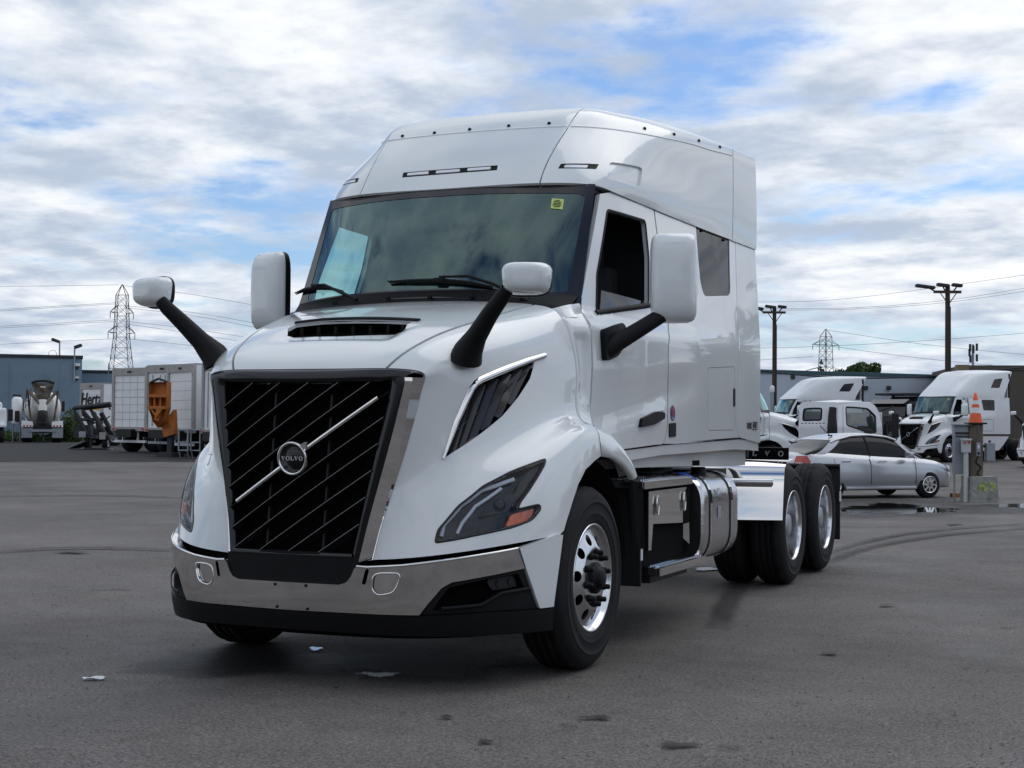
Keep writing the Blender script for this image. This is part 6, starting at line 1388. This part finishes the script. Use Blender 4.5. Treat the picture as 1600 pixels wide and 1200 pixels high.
# --- silver sedan
def sedan():
    d = 34.8; W2 = .88; L = 4.57
    ang = math.radians(-23)           # nose points to the right of the picture and away
    u = RH*math.cos(ang)*1-FH*math.sin(ang)         # forward direction of the car
    c = cp(1342, d); t = thing('sedan', 'silver four-door sedan with tinted windows parked beside the tandem wheels', 'car', tuple(c), math.atan2(u[1], u[0]))
    # car frame: x forward, y left, z up
    def prof(x):      # lower body top line (belt/hood/boot), and roof line
        belt = np.interp(x, [-2.28, -2.2, -1.9, -1.45, 0, .75, 1.1, 1.7, 2.1, 2.25, 2.285], [.62, .93, 1.03, 1.06, .97, .94, .93, .85, .72, .60, .45])
        roof = np.interp(x, [-2.0, -1.62, -1.2, -.7, -.2, .3, .62, .95, 1.25], [1.03, 1.17, 1.36, 1.475, 1.50, 1.46, 1.36, 1.15, .95]); return belt, roof
    def halfw(x): return W2*np.interp(x, [-2.285, -2.15, -1.8, -1.0, .8, 1.5, 1.95, 2.2, 2.285], [.66, .84, .95, 1.0, 1.0, .96, .86, .70, .52])
    xs = np.concatenate([[-2.285, -2.25, -2.18], np.linspace(-2.05, 2.05, 42), [2.15, 2.23, 2.285]])
    prof_rows = []
    for x in xs:
        b_, _r = prof(x); w = halfw(x); zs = [(.24, .93), (.30, .97), (.45, 1.0), (.62, 1.005), (.76, .99), (1.0, .93)]
        row = [(x, -w*.5, .22)]
        for f, k in zs: z = .24+(b_-.24)*(f-.24)/.76 if f > .3 else f; row.append((x, -w*k, min(z, b_)))
        row += [(x, -w*.80, b_+.018), (x, -w*.5, b_+.035), (x, 0, b_+.045)]
        prof_rows.append(row+[(p[0], -p[1], p[2]) for p in row[-2::-1]])
    body = MB().grid(prof_rows, True); body.add(prof_rows[0], [tuple(range(len(prof_rows[0])))]); body.add(prof_rows[-1], [tuple(range(len(prof_rows[0])))])
    bo = body.build('body', 'silver', t, recalc=True)
    # cut the wheel arches
    for x in (-1.32, 1.38):
        me = MB().lathe([(.0001, -1.2), (.355, -1.2), (.355, 1.2), (.0001, 1.2)], 'Y', (x, 0, .33), 36).mesh('cut'); co = bpy.data.objects.new('arch_cut', me); COL.objects.link(co)
        bm = bmesh.new(); bm.from_mesh(me); bmesh.ops.remove_doubles(bm, verts=bm.verts, dist=1e-4); bmesh.ops.recalc_face_normals(bm, faces=bm.faces); bm.to_mesh(me); bm.free()
        bm = bmesh.new(); bm.from_mesh(bo.data); bmesh.ops.remove_doubles(bm, verts=bm.verts, dist=1e-5); bmesh.ops.recalc_face_normals(bm, faces=bm.faces); bm.to_mesh(bo.data); bm.free()
        md = bo.modifiers.new('arch', 'BOOLEAN'); md.object = co; md.operation = 'DIFFERENCE'; md.solver = 'EXACT'
        dg = bpy.context.evaluated_depsgraph_get(); nm = bpy.data.meshes.new_from_object(bo.evaluated_get(dg)); bo.modifiers.clear(); bo.data = nm; bpy.data.objects.remove(co)
        nm.materials.clear(); nm.materials.append(MATS['silver'])
    # cabin: glass house with roof and pillars
    gx = np.linspace(-1.98, 1.22, 40); rows = []
    for x in gx:
        b_, r_ = prof(x); b_ += .02; r_ = max(r_, b_+.004); w = halfw(x); f = np.clip((r_-b_)/.5, 0, 1); wt = w*(.93-.25*f)
        rows.append([(x, -w*.93, b_-.02), (x, -w*.93+(w*.93-wt)*.5, b_+(r_-b_)*.5), (x, -wt, r_-.035*f), (x, -wt*.86, r_), (x, -wt*.45, r_+.018*f), (x, 0, r_+.022*f)])
        rows[-1] += [(p[0], -p[1], p[2]) for p in rows[-1][-2::-1]]
    g = MB().grid(rows, True).build('glasshouse', mat('car_glass', (.010, .011, .013), .06, spec=.25, noise=.1, nscale=3), t, recalc=True); n = len(rows[0])
    # painted roof skin, slightly proud, from screen top to rear screen top
    rr = [[(p[0], p[1]*1.004, p[2]+.006) for p in r[2:n-2]] for x, r in zip(gx, rows) if -1.30 <= x <= .52]; MB().grid(rr, True).build('roof', 'silver', t, recalc=True)
    for s in (1, -1):
        def pil(x0, x1, wd, nm='pillar', m='silver', z0=0, z1=1.):
            pts = []
            for f in np.linspace(z0, z1, 7):
                x = x0+(x1-x0)*f; i = np.clip((x-gx[0])/(gx[1]-gx[0]), 0, len(gx)-1.001); k = int(i); r0, r1 = np.array(rows[k][:3]), np.array(rows[k+1][:3]); q = r0+(r1-r0)*(i-k); p = np.array([np.interp(f, [0, .5, 1], q[:, a]) for a in range(3)]); p[1] *= s if True else 1; pts.append(p)
            lo = [tuple(p+np.array([-wd/2, -s*.010, 0])) for p in pts]; hi = [tuple(p+np.array([wd/2, -s*.010, 0])) for p in pts]; MB().grid([lo, hi], True).build(nm, m, t, recalc=True)
        # rows carry negative y: s=1 keeps the right-hand side
        pil(1.10, .55, .10); pil(-1.62, -1.18, .26); pil(-.28, -.34, .05, 'door_pillar', 'plastic')
        top = [(x, s*rows[i][2][1]*1.006, rows[i][2][2]+.004) for i, x in enumerate(gx) if -1.35 <= x <= .62]; MB().tube(top, .028, 6).build('roof_rail', 'silver', t)
        for x0, x1 in ((-1.15, -.33), (-.27, .88)): pass
        for x, lb in ((-.98, 0), (.02, 1)):
            b_, _r = prof(x); y = -s*halfw(x)*.985; MB().tube([(x-.11, y*1.0, .86), (x-.09, y*1.03, .875), (x+.09, y*1.03, .875), (x+.11, y*1.0, .865)], .014, 6).build('door_handle', 'silver', t)
        for x in (-1.28, -.30, .98):
            ln = [(x+dx, -s*halfw(x)*k*1.003, z) for dx, k, z in ((.0, 1.0, .34), (.0, 1.004, .62), (.0, .985, .80), (-.02, .95, .93))]; MB().tube(ln, .006, 4).build('door_seam', 'plastic', t)
        MB().box((.72, -s*.96, 1.02), (.16, .2, .13), bev=.04).build('wing_mirror', 'silver', t)
        MB().box((0, -s*.86, .25), (2.0, .05, .07), bev=.02).build('side_sill', 'silver', t)
        for x in (-1.32, 1.38):
            w = simple_wheel(t, (x, -s*.76, .315), .315, .20, 'Y', 'black', s=-s)
            for k in range(8):
                a = 2*math.pi*k/8; y = -s*.868; MB().prism([(x+.03*math.cos(a+1.2), y, .315+.03*math.sin(a+1.2)), (x+.185*math.cos(a+.10), y, .315+.185*math.sin(a+.10)), (x+.185*math.cos(a-.13), y, .315+.185*math.sin(a-.13)), (x+.03*math.cos(a-1.2), y, .315+.03*math.sin(a-1.2))], (0, s*.02, 0)).build('spoke', 'alu', w, recalc=True)
            MB().lathe([(.178, 0), (.19, .012), (.198, .01), (.2, -.02)] if s < 0 else [(.178, 0), (.19, -.012), (.198, -.01), (.2, .02)], 'Y', (x, -s*.868, .315), 28).build('rim_edge', 'alu', w, recalc=True)
        tl = MB().prism([(-2.17, -s*.60, .99), (-2.28, -s*.58, .68), (-2.16, -s*.82, .66), (-1.96, -s*.885, .86), (-2.02, -s*.80, 1.0)], (-.02, -s*.03, .0)).build('tail_lamp', 'red_lens', t, recalc=True)
        MB().prism([(-2.225, -s*.66, .84), (-2.24, -s*.66, .77), (-2.15, -s*.80, .77), (-2.12, -s*.82, .84)], (-.03, -s*.03, 0)).build('reverse_lamp', 'reflect_white', tl, recalc=True)
        MB().prism([(2.20, -s*.40, .66), (2.05, -s*.70, .74), (1.86, -s*.79, .78), (2.02, -s*.74, .64), (2.18, -s*.55, .58)], (.02, -s*.02, .01)).build('headlamp', 'led', t, recalc=True)
    MB().tube([(-1.0, -.25, 1.45), (-1.28, -.25, 1.68)], .010, 5).build('antenna', 'plastic', t); MB().box((-1.0, -.25, 1.455), (.10, .06, .03), bev=.01).build('antenna_base', 'plastic', t)
    MB().box((-2.25, 0, .45), (.12, 1.45, .28), bev=.05).build('rear_bumper', 'silver', t); MB().box((0, 0, .26), (3.6, 1.4, .14)).build('underbody', 'black', t)
sedan()
# --- wooden post in a concrete block, electric gear, cone
def post_group():
    d = 32.8; b = cp(1524, d); k = d/FOC; z = lambda py: zof(1524, py, d)-b[2]; X = lambda px: (px-1519)*k
    g0 = 'yard electricity post'
    blk = MB(); H = z(744); 
    bm = bmesh.new(); bmesh.ops.create_cube(bm, size=1)
    for v in bm.verts: v.co = Vector((v.co.x*.60*(1.06 if v.co.z < 0 else .97), v.co.y*.60*(1.06 if v.co.z < 0 else .97), (v.co.z+.5)*(H+.03)-.03))
    bmesh.ops.subdivide_edges(bm, edges=list(bm.edges), cuts=7, use_grid_fill=True)
    rng = np.random.RandomState(2)
    for v in bm.verts: v.co += Vector(rng.normal(size=3)*.006)
    me = bpy.data.meshes.new('concrete_block'); bm.to_mesh(me); bm.free(); o = link('concrete_block', me, 'concrete'); o.location = tuple(b+RH*X(1524.5)*1.0); o.rotation_euler = (0, 0, YAW+.12)
    tag(o, 'mossy square concrete block with yellow green paint at foot of the post', 'block')
    sp = MB(); 
    for i in range(16): x, zz, w = rng.uniform(-.20, .22), rng.uniform(.22, .44)*H/.57, rng.uniform(.03, .09); sp.add([(x, -.315, zz), (x+w, -.315, zz-.01), (x+w*.9, -.315, zz+.05), (x+.01, -.315, zz+.045)], [(0, 1, 2, 3)])
    q = sp.build('paint_marks', mat('lime_paint', (.42, .55, .10), .7, noise=.3, nscale=12), o); q['kind'] = 'stuff'
    pb = b+RH*X(1519)
    t = thing('wooden_post', 'weathered thick wooden post standing in the concrete block under the cone', 'post', tuple(pb), YAW); zt_ = z(663)
    rows = []
    for zz in np.linspace(H-.01, zt_, 9): rows.append([((.157+.008*math.sin(5*a+zz*3))*math.cos(a), (.157+.008*math.sin(4*a+1))*math.sin(a), zz) for a in np.linspace(0, 2*math.pi, 20, endpoint=False)])
    m = MB().grid(rows, True, closed=True); m.add(rows[-1], [tuple(range(20))]); m.build('post', 'wood', t, recalc=True)
    bx = MB().box((-.0, -.18, z(702)), (.09, .06, .30), bev=.01).build('switch_box', 'galv', t); MB().box((.0, -.215, z(698)), (.05, .02, .08), bev=.005).build('switch_plate', 'reflect_white', bx); MB().box((.0, -.215, z(708)), (.05, .02, .06), bev=.005).build('switch_plate', 'dark_steel', bx)
    MB().tube(smooth_loop([(.0, -.17, z(714)), (-.05, -.175, z(722)), (.07, -.17, z(730)), (-.02, -.18, z(738)), (.05, -.19, z(744))], 5, False), .012, 6).build('loose_wire', 'plastic', t)
    lbox(t, 'junction_box', 'galv', (.31, -.02, z(706)), (.20, .18, .42), .02); lbox(t, 'box_bracket', 'dark_steel', (.20, .0, z(697)), (.12, .06, .06)); MB().tube([(.31, -.02, z(694)), (.31, -.02, z(688))], .03, 8).build('conduit', 'dark_steel', t)
    # traffic cone on the post
    c = thing('traffic_cone', 'orange traffic cone with two pale bands set on top of the wooden post', 'cone', tuple(pb+np.array([0, 0, zt_])), YAW); hc = z(615.5)-zt_
    lbox(c, 'cone_base', 'black', (0, 0, .02), (.40, .40, .04), .01)
    def rr(f): return .155*(1-f)+.030*f
    for f0, f1, mm in ((.03, .34, 'cone_orange'), (.34, .52, 'reflect_white'), (.52, .63, 'cone_orange'), (.63, .76, 'reflect_white'), (.76, 1.0, 'cone_orange')): MB().lathe([(rr(f0), hc*f0+.02), (rr(f1), hc*f1+.02)]+([(.001, hc+.02)] if f1 == 1 else []), 'Z', (0, 0, 0), 24).build('cone_band', mm, c)
    # cabinet panel, meter and pipe
    p = b+RH*X(1497)+FH*.05; e = thing('electric_cabinet', 'grey steel electric cabinet back panel on legs left of the wooden post', 'cabinet', tuple(p), YAW)
    lbox(e, 'panel', 'galv', (0, 0, (z(665)+z(741))/2), (.36, .10, z(665)-z(741)), .01); lbox(e, 'edge_flange', 'galv', (-.17, -.06, (z(665)+z(741))/2), (.035, .06, z(665)-z(741))); lbox(e, 'hood', 'galv', (0, -.05, z(665)+.02), (.40, .22, .04), .01)
    lbox(e, 'cross_rail', 'dark_steel', (0, -.06, z(677)), (.36, .03, .05)); lbox(e, 'cross_rail', 'dark_steel', (0, -.06, z(682)), (.36, .03, .03))
    for x in (-.14, .14): MB().tube([(x, .02, -.03), (x, .02, z(740))], .02, 6).build('cabinet_leg', 'galv', e)
    p = b+RH*X(1500.5)-FH*.16; e = thing('power_outlet_post', 'slim grey outlet box on a pipe in front of the steel cabinet', 'outlet', tuple(p), YAW)
    lbox(e, 'outlet_box', mat('outlet_grey', (.50, .51, .51), .5, noise=.06), (0, 0, z(697)), (.20, .13, .30), .025); lbox(e, 'outlet_hood', 'outlet_grey', (0, -.02, z(687)), (.22, .17, .05), .015); lbox(e, 'red_socket', 'red_lens', (.05, -.08, z(691)), (.045, .03, .05), .008); lbox(e, 'red_socket', 'red_lens', (-.05, -.08, z(692)), (.035, .03, .04), .008)
    MB().tube([(0, 0, -.03), (0, 0, z(707))], .055, 12).build('pipe', 'outlet_grey', e)
    p = gpoint(1495, 777); o = lbox(None, 'wood_offcut', mat('raw_wood', (.28, .12, .05), .8, noise=.2, nscale=8), (0, 0, 0), (.30, .12, .10), .005); o.location = (p[0], p[1], p[2]+.05); o.rotation_euler = (0, 0, YAW+.1); tag(o, 'short brown wood offcut lying beside the concrete block', 'wood')
post_group()
# --- marks on the yard
def sheet_mat(name, col, rough, a_scale, lo, hi, spec=.5, amax=1., metal=0.):
    m = bpy.data.materials.new(name); m.use_nodes = True; nt = m.node_tree; N = nt.nodes.new; L = nt.links.new; b = nt.nodes['Principled BSDF']; b.inputs['Base Color'].default_value = (*col, 1); b.inputs['Roughness'].default_value = rough; b.inputs['Specular IOR Level'].default_value = spec
    uv = N('ShaderNodeUVMap'); uv.uv_map = 'edge'; sx = N('ShaderNodeSeparateXYZ'); L(uv.outputs[0], sx.inputs[0])
    tc = N('ShaderNodeTexCoord'); n = N('ShaderNodeTexNoise'); n.inputs['Scale'].default_value = a_scale; n.inputs['Detail'].default_value = 6; n.inputs['Roughness'].default_value = .65; L(tc.outputs['Object'], n.inputs['Vector'])
    mu = N('ShaderNodeMath'); mu.operation = 'MULTIPLY_ADD'; mu.inputs[1].default_value = .55; L(sx.outputs[0], mu.inputs[0]); L(n.outputs['Fac'], mu.inputs[2])
    r = N('ShaderNodeMapRange'); r.inputs[1].default_value = lo; r.inputs[2].default_value = hi; r.inputs[4].default_value = amax; L(mu.outputs[0], r.inputs[0]); L(r.outputs[0], b.inputs['Alpha']); MATS[name] = m
sheet_mat('puddle', (.012, .012, .013), .03, 1.6, .72, .76, 1.); sheet_mat('dark_sheet', (.030, .029, .029), .55, 1.2, .60, 1.0, .35, .75); sheet_mat('tyre_mark', (.022, .021, .02), .8, 5., .62, 1.1, .3, .62); sheet_mat('oil', (.014, .013, .013), .6, 11., .62, 1.0, .4, .85)
_zs = [0.]
def ground_patch(name, label, cat, loop, m, lift=None, n=12):
    """flat sheet on the yard; edge weight 0 at rim, 1 inside"""
    _zs[0] += .0007; zl = .004+_zs[0] if lift is None else lift
    P = np.array(loop)[:, :2]; c = P.mean(0); k = len(P); vs = []; w = []
    for f, ww in ((1., 0.), (.8, .45), (.55, .8), (.25, 1.)):
        for q in P: x, y = c+(q-c)*f; vs.append((x, y, float(ground_z(x, y))+zl)); w.append(ww)
    vs.append((c[0], c[1], float(ground_z(*c))+zl)); w.append(1.); fs = []
    for r in range(3): fs += [(r*k+i, r*k+(i+1) % k, (r+1)*k+(i+1) % k, (r+1)*k+i) for i in range(k)]
    fs += [(3*k+i, 3*k+(i+1) % k, 4*k) for i in range(k)]
    me = bpy.data.meshes.new(name); me.from_pydata(vs, [], fs); ul = me.uv_layers.new(name='edge'); 
    for lp in me.loops: ul.data[lp.index].uv = (w[lp.vertex_index], 0)
    o = link(name, me, m); o['kind'] = 'structure'; o['label'] = label; return o
def ell(px0, px1, py0, py1, seed=0, n=28):
    rng = np.random.RandomState(seed); out = []
    for i in range(n): a = 2*math.pi*i/n; f = 1+.22*math.sin(3*a+seed)+.12*rng.normal(); out.append(gpoint((px0+px1)/2+(px1-px0)/2*math.cos(a)*f, (py0+py1)/2-(py1-py0)/2*math.sin(a)*f)[:2])
    return out
sheet_mat('old_asphalt', (.035, .034, .034), .9, 1.5, .38, .62, .3, .9)
ground_patch('old_asphalt', 'strip of older darker asphalt along the parked vehicles on the far side', 'ground', [gpoint(px, py)[:2] for px, py in ((-220, 686), (0, 687), (120, 690), (250, 694), (420, 700), (430, 716), (320, 722), (200, 722.5), (80, 722), (-60, 723), (-220, 722))], 'old_asphalt')
ground_patch('dark_ground', 'dark patch on the asphalt in front of the bumper', 'ground', ell(200, 620, 1005, 1066, 9), 'dark_sheet'); ground_patch('dark_ground', 'dark streak under the front bumper', 'ground', ell(420, 900, 1010, 1068, 12), 'dark_sheet')  # two darker matte sheets before and under the bumper
ground_patch('dark_ground', 'damp dark asphalt round the puddle behind the drive wheels', 'ground', ell(1200, 1680, 778, 812, 2), 'dark_sheet')
ground_patch('puddle', 'long shallow puddle beside the sedan front wheel', 'puddle', ell(1290, 1500, 786, 806, 3), 'puddle'); ground_patch('puddle', 'thin puddle in front of the concrete block', 'puddle', ell(1535, 1690, 785, 796, 5), 'puddle')
sheet_mat('painted_reflection', (.66, .69, .72), .35, 26., .84, 1.0, .6, .95)  # pale colour stands for the bright sky reflection in the spill
ground_patch('water_spill', 'small water spill, sky reflection painted pale, on the asphalt under the bumper', 'puddle', ell(548, 640, 1050, 1062, 6), 'painted_reflection'); ground_patch('puddle', 'tiny water spill in the shade of the bumper', 'puddle', ell(480, 506, 1012, 1019, 7), 'puddle'); ground_patch('puddle', 'small puddle under the fuel tank', 'puddle', ell(1080, 1132, 888, 893, 8), 'puddle')
for i, (a_, b_, y0, y1) in enumerate(((1022, 1092, 1161, 1174), (742, 772, 1158, 1166), (685, 708, 1120, 1126), (900, 960, 1120, 1128), (1280, 1312, 1020, 1026), (520, 532, 1076, 1080), (1475, 1505, 818, 822), (1370, 1400, 946, 950), (80, 140, 862, 867))): ground_patch('oil_spot', 'dark oil spot on the asphalt, one of several', 'stain', ell(a_, b_, y0, y1, i+20, 18), 'oil')
def mark(pts, w, label):
    P = smooth_loop([gpoint(*p) for p in pts], 8, False); P = np.array(P); t = np.gradient(P[:, :2], axis=0); t /= np.linalg.norm(t, axis=1)[:, None]; s = np.stack([-t[:, 1], t[:, 0]], 1); _zs[0] += .0007; vs = []; wt = []
    for f, ww in ((-.5, 0.), (-.2, 1.), (.2, 1.), (.5, 0.)):
        for i, p in enumerate(P): x, y = p[:2]+s[i]*w*f; vs.append((x, y, float(ground_z(x, y))+.004+_zs[0])); wt.append(ww*math.sin(math.pi*min(1, max(0, i/(len(P)-1))))**.4 if 0 < i < len(P)-1 else 0.)
    k = len(P); fs = [(r*k+i, r*k+i+1, (r+1)*k+i+1, (r+1)*k+i) for r in range(3) for i in range(k-1)]; me = bpy.data.meshes.new('tyre_mark'); me.from_pydata(vs, [], fs); ul = me.uv_layers.new(name='edge')
    for lp in me.loops: ul.data[lp.index].uv = (wt[lp.vertex_index], 0)
    o = link('tyre_mark', me, 'tyre_mark'); o['kind'] = 'structure'; o['label'] = label
mark([(1280, 885), (1340, 862), (1400, 848), (1470, 838), (1540, 831), (1680, 822)], .24, 'curved tyre mark sweeping away behind the drive wheels, nearer of two'); mark([(1290, 868), (1340, 851), (1400, 838), (1470, 829), (1560, 822), (1680, 815)], .2, 'curved tyre mark sweeping away behind the drive wheels, farther of two'); mark([(1120, 985), (1135, 950), (1150, 925), (1175, 905)], .25, 'short tyre mark beneath the drive wheels')
mark([(-40, 868), (60, 860), (160, 858), (300, 862)], .3, 'faint tyre mark across the empty asphalt left of the truck'); mark([(-40, 778), (80, 775), (200, 776), (300, 780)], .4, 'faint far tyre mark left of the truck')
# paper scrap
p = gpoint(147, 1063); mb = MB(); rng = np.random.RandomState(3); rows = [[(x*.055+rng.normal()*.004, y*.028+rng.normal()*.003, .006+.012*abs(math.sin(x*1.7+y))+.003*rng.rand()) for x in np.linspace(-1, 1, 7)] for y in np.linspace(-1, 1, 5)]
o = mb.grid(rows, False).build('paper_scrap', 'reflect_white'); o.location = tuple(p); o.rotation_euler = (0, 0, YAW+.2); tag(o, 'crumpled white paper scrap lying on the asphalt', 'litter')
# loose grit on the nearer asphalt
def grit():
    rng = np.random.RandomState(11); vs = []; fs = []
    for _ in range(3800):
        px, py = rng.uniform(-40, 1640), 1205-330*rng.rand()**1.6; q = gpoint(px, py)
        if abs(q[0]) < 1.25 and -1.3 < q[1] < 7: continue
        s = rng.uniform(.0025, .0075)*(1.8 if rng.rand() < .04 else 1); i = len(vs); a = rng.rand()*6.28; ca, sa = math.cos(a)*s, math.sin(a)*s
        vs += [(q[0]+ca, q[1]+sa, q[2]+.001), (q[0]-sa, q[1]+ca, q[2]+.001), (q[0]-ca, q[1]-sa, q[2]+.001), (q[0]+sa, q[1]-ca, q[2]+.001), (q[0], q[1], q[2]+s*.9)]; fs += [(i, i+1, i+4), (i+1, i+2, i+4), (i+2, i+3, i+4), (i+3, i, i+4)]
    o = MB().add(vs, fs).build('grit', mat('grit', (.17, .165, .16), .85, noise=.6, nscale=3)); o['kind'] = 'stuff'; o['label'] = 'loose grit scattered on the asphalt'
grit()
# --- beyond the frame: what the paint and chrome mirror
def warehouse_behind():
    t = thing('dealer_building', 'long pale dealership hall behind the camera, mirrored in the bumper and trims', 'building', (-8, -50, 0), math.radians(4)); lbox(t, 'wall', 'pale_wall', (0, 0, 3.2), (72, 10, 6.4)); lbox(t, 'roof_edge', 'teal_trim', (0, 0, 6.5), (72.4, 10.4, .4))
    for x in (-32, -25, -18, -11, -4, 3, 10, 17, 24, 31): lbox(t, 'roller_door', 'dark_trim', (x, 5.02, 2.2), (4.2, .1, 4.4))
    for x in (-14.5, -.5, 13.5): lbox(t, 'window', 'frit', (x, 5.03, 3.0), (1.6, .08, 1.4))
warehouse_behind()
t = thing('service_hall', 'pale service hall with dark doorways beside the camera, mirrored in the grille trim', 'building', (34, -30, 0), math.radians(48)); lbox(t, 'wall', 'pale_wall', (0, 0, 3.4), (36, 10, 6.8)); lbox(t, 'roof_edge', 'teal_trim', (0, 0, 6.95), (36.4, 10.4, .35))
for x in (-13, -4, 5, 14): lbox(t, 'doorway', 'dark_trim', (x, 5.02, 2.0), (3.2, .1, 4.0))
for x in (-8.5, .5, 9.5): lbox(t, 'window', 'frit', (x, 5.03, 4.2), (1.6, .08, 1.2))
t = thing('brick_building', 'low reddish brick building off to the side, mirrored in the door paint', 'building', (34, 58, 0), math.radians(-35)); lbox(t, 'wall', 'brick_red', (0, 0, 1.9), (44, 10, 3.8)); lbox(t, 'roof_edge', 'brick_red', (0, 0, 3.9), (44.4, 10.4, .25))
for x in (-16, -8, 0, 8, 16): lbox(t, 'window', 'frit', (x, -5.03, 2.2), (2.4, .1, 1.6))
for i, (x, y, h, w, kd, m) in enumerate(((13.2, 44, 10.5, 3.0, 'cone', 'leaf_dark'), (16.5, 46, 9, 2.8, 'cone', 'leaf_dark'), (21, 46, 6.5, 5.0, 'round', 'leaf'), (26, 42, 7.0, 5.5, 'round', 'leaf'), (34, 40, 7, 6, 'round', 'leaf_dark'))):
    tree(0, 0, h, w, ('tall dark conifer', 'taller dark conifer', 'small leafy tree', 'broad leafy tree', 'dark leafy tree')[i]+' off to the side, mirrored in the truck paint', kd, 30+i, m, 2200, base=(x, y, 0))
